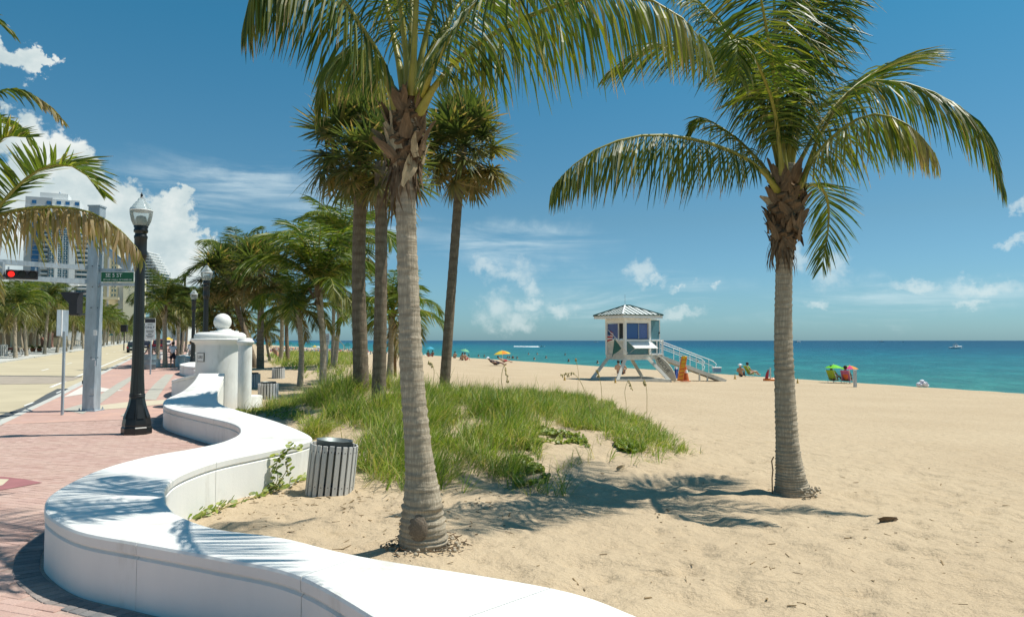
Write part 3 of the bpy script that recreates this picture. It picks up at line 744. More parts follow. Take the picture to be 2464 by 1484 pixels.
# street name sign on the right-hand rails
sgc = at(283, 666.5, D0-.09); sgreen = plain('sign_green', (.005, .11, .045), .45, .05); sgw = plain('sign_white', (.75, .78, .76), .5, .03)
root = thing('street_sign', sgc, 'green street name sign reading SE 5 ST on the signal mast', 'street sign')
MB().box(sgc, (.945, .02, .29), sgw, bev=.004).build('border', root)
MB().box(sgc+Vector((0, -.006, 0)), (.925, .02, .27), sgreen).build('panel', root)
text('SE 5 ST', root, sgc+Vector((-.10, -.019, .045)), .155, sgw, (math.pi/2, 0, 0), .002)
text('ITT DR / HALL OF FAME DR', root, sgc+Vector((0.01, -.019, -.082)), .068, sgw, (math.pi/2, 0, 0), .002, sxx=.98)
# pedestrian signal seen from the side
c = at(178, 723, D0+1.0)
root = thing('pedestrian_signal', c, 'dark hooded signal head seen side-on just left of the mast', 'traffic light')
k = MB().box(c+Vector((.06, 0, -.1)), (.24, .3, .7), darkp, bev=.03); k.build('housing', root)
k = MB(); k.add([c+Vector(v) for v in ((-.06, -.15, .26), (-.06, .15, .26), (-.33, .15, .24), (-.33, -.15, .24), (-.06, -.15, -.10), (-.06, .15, -.10), (-.22, .15, .06), (-.22, -.15, .06))], [[0, 1, 2, 3], [4, 7, 6, 5], [0, 3, 7, 4], [1, 5, 6, 2], [2, 6, 7, 3], [0, 4, 5, 1]], darkp); k.build('hood', root)
MB().bar(c+Vector((.1, 0, .2)), Vector((g.x-.1, g.y, c.z+.22)), .05, .05, darkp).build('bracket', root)
MB().bar(c+Vector((.1, 0, -.42)), Vector((g.x-.1, g.y, c.z-.44)), .05, .05, darkp).build('bracket', root)

# ------------------------------------------------------------------ small signs and posts
gs = gz(149.5, 998, 0)
root = thing('sign_post', gs, 'thin grey post with a narrow sign seen edge-on, left of the mast', 'sign')
MB().bar(gs+Vector((0, 0, -.05)), gs+Vector((.005, 0, 2.25)), .055, .055, galv, (0, 1, 0)).build('post', root)
c = at(150.5, 777, gs.y-.03); MB().box(c, (.34, .012, .70), galv, Matrix.Rotation(R(70), 3, 'Z'), bev=.003).build('sign_plate', root)
MB().box(c+Vector((0, -.03, .0)), (.03, .02, .70), whitem, Matrix.Rotation(R(70), 3, 'Z')).build('sign_stiffener', root)
g = at(362, 880, 41); sgz = float(pz(toR(g.x, g.y)[0]))
c = at(362, 792, 41)
root = thing('parking_sign', (g.x, g.y, sgz), 'white rule sign reading ONLY with a black header beside the waste barrel', 'sign')
MB().bar((g.x, g.y, sgz-.1), (g.x, g.y, c.z+.5), .06, .06, galv, (0, 1, 0)).build('post', root)
MB().box(c+Vector((0, -.05, 0)), (.60, .02, 1.22), sgw, bev=.006).build('panel', root)
MB().box(c+Vector((0, -.054, .485)), (.58, .02, .23), darkp).build('header', root)
text('ONLY', root, c+Vector((0, -.066, .10)), .2, darkp, (math.pi/2, 0, 0), .002)
k = MB()
for i, (w_, z) in enumerate(((.28, .27), (.44, -.08), (.40, -.17), (.2, -.27), (.42, -.36), (.3, -.45))): k.box(c+Vector((0, -.064, z)), (w_, .004, .035), darkp)
k.build('print_lines', root)
g = at(418, 870, 58); sgz = float(pz(toR(g.x, g.y)[0])); c = at(418, 806, 58)
root = thing('speed_sign', (g.x, g.y, sgz), 'small white speed limit 30 sign behind the walking man', 'sign')
MB().bar((g.x, g.y, sgz-.1), (g.x, g.y, c.z+.3), .06, .06, galv, (0, 1, 0)).build('post', root)
MB().box(c+Vector((0, -.05, 0)), (.46, .02, .60), sgw, bev=.005).build('panel', root)
text('SPEED', root, c+Vector((0, -.063, .22)), .11, darkp, (math.pi/2, 0, 0), .002); text('LIMIT', root, c+Vector((0, -.063, .11)), .11, darkp, (math.pi/2, 0, 0), .002)
text('30', root, c+Vector((0, -.063, -.11)), .33, darkp, (math.pi/2, 0, 0), .002)
for i, (x, y1, y2, D, lab) in enumerate(((389, 840, 858, 66, 'short white bollard left of the walking man'), (440, 842, 861, 58, 'white bollard with round cap right of the walking man'), (432, 846, 872, 52, 'grey-white pot-shaped bollard right beside the walking man'), (449, 800, 816, 100, 'small white capped post under the far lamps'))):
    q = at(x, y2, D); hgt = (y2-y1)*D/F; s = toR(q.x, q.y)[0]; zb = float(pz(s)); c = Vector((q.x, q.y, zb))
    root = thing('bollard', c, lab, 'bollard', 'white bollards on the walk'); r_ = .2 if i != 2 else .33
    MB().lathe([(r_, -.05), (r_*.95, hgt*.82), (r_*.8, hgt*.84)], white, c, 16).build('shaft', root)
    MB().lathe([(r_*1.15, hgt*.84), (r_*1.15, hgt*.9), (r_*.9, hgt*.96), (.05, hgt)], white, c, 16).build('cap', root)

# ------------------------------------------------------------------ slatted bins
def bin_(loc, r, hgt, slat_m, label, tilt=(0, 0), n=22, rz=0):
    root = thing('slatted_bin', loc, label, 'litter bin', 'round slatted litter bins on the sand', rz); root.rotation_euler = (tilt[0], tilt[1], rz)
    w_ = 2*math.pi*r/n*.68
    k = MB(); k.box((0, 0, hgt/2-.06), (.022, w_, hgt+.10), slat_m, bev=.004)
    for z in (hgt*.86, hgt*.15):
        V = [(.0125, .008*math.cos(a), z+.008*math.sin(a)) for a in np.linspace(0, 2*math.pi, 8, endpoint=False)]; k.add(V, [list(range(8))], darkp)
    me_ = k.me('slat')
    for i in range(n):
        a = 2*math.pi*i/n; link('slat', me_, root, (r*math.cos(a), r*math.sin(a), random.uniform(-.006, .006)), (0, 0, a))
    V = MB(); ri = r-.07
    V.lathe([(ri*.92, -.08), (ri, hgt+.045), (ri+.008, hgt+.05), (ri-.012, hgt+.05), (ri*.9, -.05)], liner, (0, 0, 0), 32)
    me_ = V.me('liner'); link('liner', me_, root)
    k = MB()
    for z in (hgt*.86, hgt*.15): k.lathe([(r-.035, z-.025), (r-.013, z-.025), (r-.013, z+.025), (r-.035, z+.025)], darkp, (0, 0, 0), 32)
    link('hoop', k.me('hoop'), root)
    return root
g = gz(780, 1190, -.07); bin_((g.x, g.y-.0+.28, -.08), .315, .66, greyslat, 'grey slatted litter bin leaning beside the near seat wall', (R(-2), R(5)))
for (x, y, wpx, hpx, lab) in ((638, 961, 46, 38, 'pale slatted litter bin on the sand right of the gate pillar'), (665, 911, 29, 25, 'small far slatted litter bin near the grass patch'), (606, 932, 26, 32, 'slatted litter bin half hidden behind the gate column')):
    g = ong(x, y); bin_((g.x, g.y+.3, float(sand(g.x, g.y+.3))), wpx*g.y/F/2, hpx*g.y/F, greyslat2, lab, n=20)
# ------------------------------------------------------------------ palms
rng = random.Random(11)
def leaflet(V, Fc, tip, p, d0, L, wd, wvec, droop, dryv, dr, nseg=3, jag=0):
    g = Vector((0, 0, -1)); d = d0.normalized(); q = p.copy(); o = len(V)
    prof = [.55, 1, .8, .08] if nseg == 3 else [.6, 1, .08]
    for i in range(nseg+1):
        wv = wvec-d*wvec.dot(d)
        if wv.length < 1e-4: wv = d.orthogonal()
        wv.normalize(); h = wd*.5*prof[i]
        V.append(q-wv*h); V.append(q+wv*h); tip += [i/nseg]*2; dr += [dryv]*2
        if i < nseg:
            Fc.append([o+2*i, o+2*i+1, o+2*i+3, o+2*i+2])
            d = (d+g*droop*(1.0-.62*i/nseg)+Vector((rng.uniform(-1, 1), rng.uniform(-1, 1), rng.uniform(-1, 1)))*jag).normalized(); q = q+d*(L/nseg)
def frond_data(pts, n=60, ll=.55, wd=.026, droop=.45, pet=.14, lift=.25, dry=0, r0=.03, ref=None, nseg=3, sweep=(25, 55), dryside=0, jag=.05, tipdry=.0, gap=.03):
    "a feather frond: a tapering stalk along pts with leaflets in two ranks"
    P = catmull(pts, 12); dd = np.concatenate([[0], np.cumsum(np.linalg.norm(np.diff(P, axis=0), axis=1))]); tot = dd[-1]
    def pos(t): return Vector([np.interp(t*tot, dd, P[:, k]) for k in range(3)])
    V, Fc, tip, dr = [], [], [], []
    up = Vector((0, 0, 1)); Bp = None
    for i in range(n):
        t = pet+(1-pet)*(i+.5)/n; p = pos(t); T = (pos(min(1, t+.01))-pos(max(0, t-.01))).normalized()
        B = T.cross(ref or up)
        if B.length < .12: B = Bp or T.orthogonal()
        B.normalize()
        if Bp is not None:
            if B.dot(Bp) < 0: B = -B
            B = (Bp*.7+B*.3).normalized()
        Bp = B; N = B.cross(T).normalized()
        if N.z < 0 and abs(N.z) > .2 and ref is None: N = -N
        u = (t-pet)/(1-pet); pr = (min(1, .45+u*2.2))*(1-max(0, (u-.55)/.45)**1.6*.62)
        sw = R(sweep[0]+(sweep[1]-sweep[0])*u)
        for sd in (-1, 1):
            if rng.random() < gap or (i//3 % 7 == 3 and rng.random() < .5): continue
            d0 = B*sd*math.cos(sw)+T*math.sin(sw)+N*(lift+rng.uniform(-.12, .12))+T*rng.uniform(-.1, .1)
            dv = dry*rng.uniform(.6, 1.3)+(dryside if sd > 0 else 0)*rng.uniform(.3, 1.2)+(tipdry if u > .75 else 0)
            leaflet(V, Fc, tip, p, d0, ll*pr*rng.uniform(.78, 1.1)*(rng.uniform(.35, 1) if dry > .3 else 1), wd*(.75+.4*pr)*rng.uniform(.8, 1.15), N+T*rng.uniform(-.5, .5)+B*rng.uniform(-.5, .5) if rng.random() < .45 else T+N*rng.uniform(-.4, .7), droop*rng.uniform(.7, 1.3), min(1, dv), dr, nseg, jag)
    nl = len(Fc); k = 6; ts = np.linspace(0, .985, 12); o = len(V); pn = None
    for t in ts:
        p = pos(t); T = (pos(min(1, t+.02))-pos(max(0, t-.02))).normalized()
        pn = T.orthogonal().normalized() if pn is None else (pn-T*pn.dot(T)).normalized(); bn = T.cross(pn)
        rr = r0*(1-t)**.8*(1+.9*max(0, 1-t/.10))+.003
        for j in range(k):
            a = 2*math.pi*j/k; V.append(p+(pn*math.cos(a)+bn*math.sin(a))*rr); tip.append(0); dr.append(min(1, dry*.7))
    for i in range(len(ts)-1):
        for j in range(k): Fc.append([o+i*k+j, o+i*k+(j+1) % k, o+(i+1)*k+(j+1) % k, o+(i+1)*k+j])
    return V, Fc, tip, dr, nl
def frond_mesh(pts, leaf=None, org=None, **kw):
    V, Fc, tip, dr, nl = frond_data(pts, **kw)
    if org is not None: V = [v-Vector(org) for v in V]
    return mesh('frond', V, Fc, (leaf or coco, stalkm), [i >= nl for i in range(len(Fc))], [0 if i < nl else 1 for i in range(len(Fc))], {'tip': tip, 'dry': dr})
def trunk_mesh(path, radii, m, org, rings=60, sides=28, ramp=.05, flare=None, seed=0, wob=.03):
    P = catmull(path, 16); n = rings*3; idx = np.linspace(0, len(P)-1, n); C = np.stack([np.interp(idx, range(len(P)), P[:, k]) for k in range(3)], -1)
    rr = np.interp(np.linspace(0, 1, n), np.linspace(0, 1, len(radii)), radii); r2 = random.Random(seed)
    V = []; Fc = []; RA = []; offs = [r2.uniform(0, 6.3) for _ in range(4)]
    zj = [r2.uniform(-.32, .32) for _ in range(rings+1)]; aj = [r2.uniform(.25, 1.5) for _ in range(rings+1)]
    for i in range(n):
        if 0 < i < n-1: C[i, 2] += zj[i//3]*(C[min(i+1, n-1), 2]-C[i-1, 2])*.5*.6
        saw = 1+[0, .6, -.35][i % 3]*ramp*aj[i//3]+r2.uniform(-.2, .2)*ramp; tilt = r2.uniform(-.012, .012)
        for j in range(sides):
            a = 2*math.pi*j/sides; k = 1+wob*math.sin(a*2+offs[0]+i*.02)+wob*.5*math.sin(a*5+offs[1]+i*.05)+r2.uniform(-1, 1)*ramp*.12
            RA.append((0, 0, .75+.25*math.sin(a*3+i))[i % 3]); r_ = rr[i]*saw*k; V.append((C[i, 0]+r_*math.cos(a)-org[0], C[i, 1]+r_*math.sin(a)-org[1], C[i, 2]+tilt*math.sin(a+offs[2])-org[2]))
    for i in range(n-1):
        for j in range(sides): Fc.append([i*sides+j, i*sides+(j+1) % sides, (i+1)*sides+(j+1) % sides, (i+1)*sides+j])
    Fc.append(list(range((n-1)*sides, n*sides)))
    return mesh('trunk', V, Fc, (m,), True, None, {'ring': RA})
def base_sheet(L=.42, W=.16, curl=.5):
    "an old leaf base: a curled fibrous pointed sheet"
    V, Fc = [], []; nu, nv = 4, 7
    for i in range(nv):
        t = i/(nv-1); w_ = W*(1-.75*t**1.4)*(.7+.5*math.sin(t*2.6))
        for j in range(nu+1):
            u = j/nu-.5; x = .02+.10*t**2*curl+.05*(1-abs(u)*2)*(1-t)+rng.uniform(-.008, .008); V.append((x, u*w_, L*t+rng.uniform(-.01, .01)))
    for i in range(nv-1):
        for j in range(nu): a = i*(nu+1)+j; Fc.append([a, a+1, a+nu+2, a+nu+1])
    return V, Fc
sheets = []
for q in range(5):
    V, Fc = base_sheet(rng.uniform(.26, .46), rng.uniform(.13, .22), rng.uniform(.1, 1.3)); sheets.append([mesh('leaf_base', V, Fc, (mm,), True) for mm in (bootm, huskm)])
def core(root, pts, radii, D):
    P = catmull([at(x, y, D) for x, y in pts], 8); n = len(P); rr = np.interp(np.linspace(0, 1, n), np.linspace(0, 1, len(radii)), radii); V = []; Fc = []; sd = 26
    for i in range(n):
        for j in range(sd):
            a = 2*math.pi*j/sd; r_ = rr[i]*(1+.16*math.sin(a*3+i*.9)+.12*math.sin(a*7-i*1.7)+rng.uniform(-.1, .1)); V.append(Vector(P[i])+Vector((math.cos(a)*r_, math.sin(a)*r_, 0))-root.location)
    for i in range(n-1):
        for j in range(sd): Fc.append([i*sd+j, i*sd+(j+1) % sd, (i+1)*sd+(j+1) % sd, (i+1)*sd+j])
    link('fibre_sheath', mesh('fibre_sheath', V, Fc, (bootm,), False), root)
def bases(root, c0, c1, r0, r1, n, sc_=1.0, pale=.2, down=.25):
    for i in range(n):
        t = rng.random(); a = i*2.39996+rng.uniform(-.3, .3); c = Vector(c0).lerp(Vector(c1), t)-root.location; r_ = r0+(r1-r0)*t
        me_ = rng.choice(sheets)[1 if rng.random() < pale else 0]; dn = rng.random() < down; s_ = sc_*rng.uniform(.45, 1.1)
        rot = Euler((rng.uniform(-.75, .75), (math.pi-.1 if dn else rng.uniform(-.15, .32)), 0)).to_matrix(); rz = Matrix.Rotation(a, 3, 'Z')
        link('leaf_base', me_, root, c+Vector((math.cos(a), math.sin(a), 0))*r_*(1.02 if dn else .95), (rz @ rot).to_euler(), (s_, s_, s_))
fibre_me = None
def fibres(root, c, r_, n, L):
    V, Fc, tip, dr = [], [], [], []
    for i in range(n):
        a = rng.uniform(0, 6.28); p = Vector(c)-root.location+Vector((math.cos(a)*r_, math.sin(a)*r_, rng.uniform(-.1, .1)))
        leaflet(V, Fc, tip, p, Vector((math.cos(a)*.3, math.sin(a)*.3, -.6)), L*rng.uniform(.5, 1.2), .03, Vector((-math.sin(a), math.cos(a), 0)), .6, 1, dr, 3, .25)
    me_ = mesh('dry_fibre', V, Fc, (bootm,), False, None, {'tip': tip, 'dry': dr}); o = link('dry_fibre', me_, root); o['kind'] = 'stuff'
def traced(specs, D0, root):
    for sp in specs:
        pts = [at(x, y, D0+dz) for x, y, dz in sp[0]]
        link('frond', frond_mesh(pts, sp[2] if len(sp) > 2 else coco, org=root.location, **sp[1]), root)
# -- the big coconut palm in the middle
bA = ong(1020, 1322); DA = bA.y+.12
root = thing('coconut_palm', (bA.x, DA, bA.z), 'big coconut palm in the centre foreground growing right behind the seat wall', 'palm tree')
pathA = [at(1022, 1350, DA), at(1018, 1290, DA), at(1015, 1180, DA), at(1004, 1060, DA), at(990, 900, DA), at(984, 740, DA), at(978, 560, DA), at(976, 420, DA), at(982, 300, DA), at(986, 215, DA)]
pxA = DA/F
link('trunk', trunk_mesh(pathA, [60*pxA, 58*pxA, 49*pxA, 37*pxA, 31*pxA, 29*pxA, 27.5*pxA, 25.5*pxA, 25*pxA, 24*pxA, 28*pxA, 30*pxA, 22*pxA], cocobark, root.location, 66, 36, .085, seed=3), root)
scarm = barkmat('scar_bark', (.27, .22, .165), (.10, .08, .06), 30)
scar = MB(); c = at(1003, 1275, DA-56*pxA); scar.lathe([(.001, .016), (.04, .014), (.075, .006), (.10, -.02)], scarm, (0, 0, 0), 18, sy=1.4)
so_ = link('trunk_scar', scar.me('trunk_scar'), root, c-root.location+Vector((0, .022, 0)), (R(88), 0, R(-12)))
core(root, [(974, 425), (972, 395), (972, 340), (978, 290), (985, 250), (986, 215)], [.09, .145, .17, .15, .12, .09], DA)
bases(root, at(972, 400, DA), at(990, 235, DA), .165, .125, 84, .78, .3)
fibres(root, at(972, 405, DA), .12, 50, .34)
fibres(root, at(950, 420, DA), .05, 26, .5)
HA = dict(n=118, ll=.84, wd=.021, droop=.85, lift=-.1)
traced([
 ([(952, 262, -.05), (925, 160, -.25), (872, 70, -.5), (792, -40, -.75), (700, -80, -.95), (615, -30, -1.1), (585, 60, -1.1)], dict(HA, droop=1.1, lift=-.35)),
 ([(990, 228, -.12), (997, 100, -.35), (1004, -60, -.5), (1015, -240, -.45), (1030, -420, -.1), (1050, -540, .5)], dict(HA, pet=.2)),
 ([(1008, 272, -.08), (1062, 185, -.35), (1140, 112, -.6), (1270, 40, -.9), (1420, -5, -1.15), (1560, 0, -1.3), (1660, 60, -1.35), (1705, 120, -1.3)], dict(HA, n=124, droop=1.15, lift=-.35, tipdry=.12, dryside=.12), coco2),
 ([(1000, 240, .1), (1050, 110, .35), (1120, -10, .8), (1230, -90, 1.3), (1330, -60, 1.7), (1390, 10, 1.9)], HA),
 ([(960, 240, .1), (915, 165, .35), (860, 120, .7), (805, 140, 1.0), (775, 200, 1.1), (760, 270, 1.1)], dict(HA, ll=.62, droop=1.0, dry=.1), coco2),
 ([(975, 230, .12), (940, 60, .4), (900, -100, .9), (830, -230, 1.5), (740, -260, 2.0), (670, -200, 2.3)], HA),
 ([(985, 225, .0), (960, 0, -.1), (900, -240, -.3), (790, -450, -.5), (640, -560, -.7), (480, -520, -.8)], HA),
 ([(995, 225, .0), (1050, -10, .1), (1150, -220, .1), (1310, -380, .0), (1480, -420, -.1), (1620, -360, -.2)], HA),
 ([(985, 225, .0), (990, -60, .4), (970, -330, .9), (930, -560, 1.6)], dict(HA, droop=.35)),
 ([(1005, 250, -.05), (1075, 100, -.8), (1200, -60, -1.5), (1350, -150, -2.1), (1500, -130, -2.5)], HA),
], DA, root)
k = MB()
for q in range(150):
    a = rng.uniform(0, 6.28); r_ = rng.uniform(.21, .40)+.05*rng.random(); c = Vector((math.cos(a)*r_, math.sin(a)*r_, rng.uniform(.0, .05)+.05*max(0, .3-r_)))
    if rng.random() < .5: k.sphere(c, rng.uniform(.008, .022), cocobark, 6, 4)
    else: k.box(c, (rng.uniform(.04, .13), .008, .006), bootm, Euler((rng.uniform(-.4, .4), rng.uniform(-.5, .5), rng.uniform(0, 3.1))).to_matrix())
o = link('root_fibre', k.me('root_fibre'), root); o['kind'] = 'stuff'
# -- the right coconut palm
bB = ong(1908, 1190); DB = bB.y+.1; pxB = DB/F
root = thing('coconut_palm', (bB.x, DB, bB.z), 'tall coconut palm standing alone on the open sand at right', 'palm tree')
pathB = [at(1908, 1205, DB), at(1904, 1160, DB), at(1895, 1080, DB), at(1888, 950, DB), at(1884, 800, DB), at(1886, 650, DB), at(1888, 540, DB), at(1892, 450, DB), at(1893, 395, DB)]
link('trunk', trunk_mesh(pathB, [48*pxB, 40*pxB, 33*pxB, 27*pxB, 24.5*pxB, 22*pxB, 20*pxB, 19*pxB, 19*pxB, 22*pxB, 24*pxB, 18*pxB], cocobark, root.location, 84, 32, .07, seed=5), root)
core(root, [(1886, 605), (1887, 570), (1890, 520), (1892, 470), (1893, 430)], [.10, .19, .22, .22, .14], DB)
bases(root, at(1888, 585, DB), at(1896, 425, DB), .22, .2, 130, .75, .08, .35)
fibres(root, at(1876, 590, DB), .13, 50, .4)
k = MB(); P = [at(x, y, DB-.05)-root.location for x, y in ((1872, 580), (1868, 610), (1872, 635), (1865, 655))]
k.tube(P, [.05, .035, .02, .006], bootm, 6); link('hanging_husk', k.me('hanging_husk'), root)
k = MB()
for q in range(60):
    a = rng.uniform(-1.6, 1.2); r_ = rng.uniform(.17, .34); c = Vector((math.cos(a)*r_+.06, math.sin(a)*r_-.03, rng.uniform(.0, .10)))
    k.sphere(c, rng.uniform(.01, .026), cocobark, 7, 5)
o = link('root_fibre', k.me('root_fibre'), root); o['kind'] = 'stuff'
k = MB(); k.tube([at(x, y, DB-.06)-root.location for x, y in ((1861, 1098), (1856, 1108), (1859, 1130), (1857, 1150), (1858, 1190))], .009, bootm, 6)
link('rope', k.me('rope'), root)
HB = dict(n=150, ll=1.0, wd=.024, droop=.6)
traced([
 ([(1872, 462, -.1), (1832, 410, -.35), (1780, 374, -.55), (1680, 338, -.85), (1560, 325, -1.1), (1450, 352, -1.3), (1370, 405, -1.45), (1328, 452, -1.5)], dict(HB, n=130, ll=.95, droop=1.0, lift=-.2)),
 ([(1888, 425, -.1), (1880, 300, -.2), (1868, 150, -.1), (1862, 0, .15), (1860, -150, .5), (1870, -280, 1.1)], dict(HB, n=130, ll=1.2, droop=.5, sweep=(-25, 40))),
 ([(1885, 420, .1), (1850, 290, .2), (1780, 180, .3), (1690, 120, .4), (1570, 115, .5), (1470, 170, .5)], dict(HB, droop=.4)),
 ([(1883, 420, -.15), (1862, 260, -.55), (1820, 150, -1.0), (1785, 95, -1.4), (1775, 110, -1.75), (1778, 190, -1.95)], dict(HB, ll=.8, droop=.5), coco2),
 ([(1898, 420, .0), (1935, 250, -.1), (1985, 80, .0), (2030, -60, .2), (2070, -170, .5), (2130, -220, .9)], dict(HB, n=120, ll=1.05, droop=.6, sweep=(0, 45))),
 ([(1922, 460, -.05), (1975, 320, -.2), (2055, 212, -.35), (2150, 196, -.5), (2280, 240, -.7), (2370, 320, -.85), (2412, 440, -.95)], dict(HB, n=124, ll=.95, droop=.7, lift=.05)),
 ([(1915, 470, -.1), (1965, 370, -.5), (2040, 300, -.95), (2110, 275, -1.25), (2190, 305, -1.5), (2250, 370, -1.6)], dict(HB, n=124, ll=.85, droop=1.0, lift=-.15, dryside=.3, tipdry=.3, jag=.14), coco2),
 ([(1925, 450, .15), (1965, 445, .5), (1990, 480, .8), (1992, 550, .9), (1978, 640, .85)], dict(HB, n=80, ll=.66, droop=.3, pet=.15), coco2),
 ([(1868, 440, .15), (1790, 350, .5), (1720, 298, .8), (1680, 285, 1.0), (1655, 320, 1.1)], dict(HB, n=70, ll=.55, jag=.14)),
 ([(1905, 425, .1), (1980, 290, .4), (2060, 205, .7), (2150, 150, 1.1), (2215, 130, 1.5)], dict(HB, droop=.3)),
 ([(1890, 415, .1), (1905, 250, .5), (1930, 90, 1.0), (1960, -40, 1.7), (1990, -110, 2.4)], dict(HB, ll=1.05)),
 ([(1885, 415, -.1), (1868, 230, -.4), (1842, 60, -.9), (1815, -70, -1.5), (1790, -120, -2.1)], dict(HB, ll=1.1, sweep=(-15, 40))),
 ([(1880, 420, .1), (1830, 250, .4), (1765, 110, .8), (1690, 10, 1.2), (1610, -30, 1.6)], dict(HB, ll=1.0, sweep=(-10, 40))),
 ([(1892, 415, -.05), (1912, 260, -.1), (1945, 100, -.1), (1975, -60, .1), (2010, -190, .4)], dict(HB, ll=1.1, sweep=(-15, 40))),
], DB, root)
# -- the palm just outside the frame at left
DC = 10.2
cC = at(-130, 560, DC); root = thing('coconut_palm', (cC.x, DC, 0), 'coconut palm at the left edge, its half-dead fronds reaching past the lamp post', 'palm tree')
link('trunk', trunk_mesh([Vector((cC.x-.05, DC, -.1)), Vector((cC.x, DC, 1.5)), at(-128, 640, DC), at(-125, 500, DC)], [.2, .13, .12, .13, .12], cocobark, root.location, 50, 20, .04), root)
bases(root, at(-128, 640, DC), at(-126, 520, DC), .13, .11, 24)
HC = dict(n=84, ll=.74, wd=.034, droop=.35)
traced([
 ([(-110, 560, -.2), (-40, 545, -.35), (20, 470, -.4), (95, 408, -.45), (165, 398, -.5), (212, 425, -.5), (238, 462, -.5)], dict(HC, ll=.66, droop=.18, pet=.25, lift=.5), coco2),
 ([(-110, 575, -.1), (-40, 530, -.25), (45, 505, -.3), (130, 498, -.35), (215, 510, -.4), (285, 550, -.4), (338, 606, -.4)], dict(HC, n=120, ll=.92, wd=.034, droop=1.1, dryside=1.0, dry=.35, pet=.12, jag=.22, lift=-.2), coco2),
 ([(-115, 540, .1), (-80, 330, .3), (-30, 235, .5), (40, 215, .7), (105, 245, .8), (150, 290, .8)], dict(HC, ll=.45, droop=.5, tipdry=.5)),
 ([(-120, 540, .2), (-110, 380, .5), (-70, 310, .8), (0, 290, 1.0), (50, 310, 1.1), (75, 345, 1.1)], dict(HC, ll=.5, droop=.3), coco2),
 ([(-120, 530, .2), (-130, 250, .3), (-90, 80, .4), (-30, 40, .5), (20, 70, .6)], dict(HC, ll=.62, droop=.3)),
 ([(-120, 540, -.1), (-80, 430, -.2), (-30, 360, -.2), (10, 330, -.2), (60, 330, -.2)], dict(HC, ll=.6, droop=.1, lift=.5), coco2),
 ([(-125, 560, .2), (-60, 600, .5), (-20, 640, .7), (0, 720, .7)], dict(HC, n=50, ll=.4, dry=.4)),
 ([(-130, 540, 0), (-220, 330, 0), (-350, 250, 0), (-480, 330, 0)], HC), ([(-130, 540, 0), (-180, 330, .6), (-230, 200, 1.3), (-300, 250, 2)], HC), ([(-130, 540, 0), (-180, 330, -.6), (-230, 200, -1.1), (-300, 280, -1.6)], HC),
], DC, root)
# -- ordinary feather palms: four frond shapes shared by all copies
def arc_frond(el0, L, bend, **kw):
    pts = [Vector((0, 0, 0))]; a = el0; st = L/6
    for i in range(6): pts.append(pts[-1]+Vector((math.cos(R(a)), rng.uniform(-.03, .03)*i, math.sin(R(a))))*st); a -= bend/6*(.6+.28*i)
    return frond_mesh(pts, **kw)
KM = dict(n=72, ll=.84, wd=.031, nseg=2, r0=.028, droop=.42, lift=.15)
FR = {}
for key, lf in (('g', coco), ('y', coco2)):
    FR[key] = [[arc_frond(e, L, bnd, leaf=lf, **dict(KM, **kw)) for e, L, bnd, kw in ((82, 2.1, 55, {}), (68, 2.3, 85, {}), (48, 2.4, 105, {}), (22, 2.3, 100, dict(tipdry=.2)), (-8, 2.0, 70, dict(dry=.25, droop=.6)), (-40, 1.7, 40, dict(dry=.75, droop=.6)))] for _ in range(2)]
def coconut(base, top, label, n=17, s_=1.0, key='g', group=None, trunk_r=.16, dead=1, up=0):
    root = thing('coconut_palm', base, label, 'palm tree', group)
    b = Vector(base); tp = Vector(top); midp = b.lerp(tp, .45)+Vector((rng.uniform(-.1, .1), rng.uniform(-.1, .1), 0))
    link('trunk', trunk_mesh([b-Vector((0, 0, .3)), b+Vector((0, 0, .25)), midp, tp+Vector((0, 0, .05))], [trunk_r*1.5, trunk_r*1.15, trunk_r, trunk_r*.9, trunk_r*.85, trunk_r*1.1], cocobark, b, 34, 14, .04, seed=rng.randint(0, 999)), root)
    bases(root, tp-Vector((0, 0, .7*s_)), tp, trunk_r*1.05, trunk_r*.9, 14, s_)
    for i in range(n):
        a = i*2.39996+rng.uniform(-.3, .3); u = i/n; cls = min(5 if dead else 4, int(u*5.4+rng.uniform(-.3, .3))); cls = max(0, cls)
        if up: cls = (0, 1, 0, 2, 1, 2, 3, 1, 2, 0, 3, 1, 2, 4)[i % 14]
        q = s_*rng.uniform(.85, 1.15); kk_ = key if rng.random() < .75 else ('y' if key == 'g' else 'g')
        link('frond', FR[kk_][rng.randint(0, 1)][cls], root, tp-b+Vector((0, 0, .05)), (rng.uniform(-.1, .1), rng.uniform(-.12, .12), a), (q, q, q))
    return root
# -- fan palms
def fan_mesh(droop, dry, seg=30, rad=.62, pet=.62):
    V, Fc, tip, dr = [], [], [], []
    for i in range(seg):
        a = (i/(seg-1)-.5)*R(300); base = Vector((pet, 0, 0)); d = Vector((math.cos(a), math.sin(a), .22+.18*math.cos(i*math.pi)))
        leaflet(V, Fc, tip, base, d, rad*(1-.28*abs(a)/R(150))*rng.uniform(.85, 1.1), .05, Vector((-math.sin(a), math.cos(a), 0)), droop*rng.uniform(.6, 1.4), min(1, dry*rng.uniform(.4, 1.4)), dr, 3, .1)
    nl = len(Fc); o = len(V)
    for t in (0, .5, 1):
        for y, z in ((-.018, 0), (.018, 0), (0, .02)): V.append(Vector((pet*t, y*(1.3-t*.5), z-.05*t*(1-t)))); tip.append(0); dr.append(dry*.5)
    for i in range(2):
        for j in range(3): Fc.append([o+i*3+j, o+i*3+(j+1) % 3, o+(i+1)*3+(j+1) % 3, o+(i+1)*3+j])
    return mesh('fan_leaf', V, Fc, (fanm, stalkm), False, [0 if i < nl else 1 for i in range(len(Fc))], {'tip': tip, 'dry': dr})
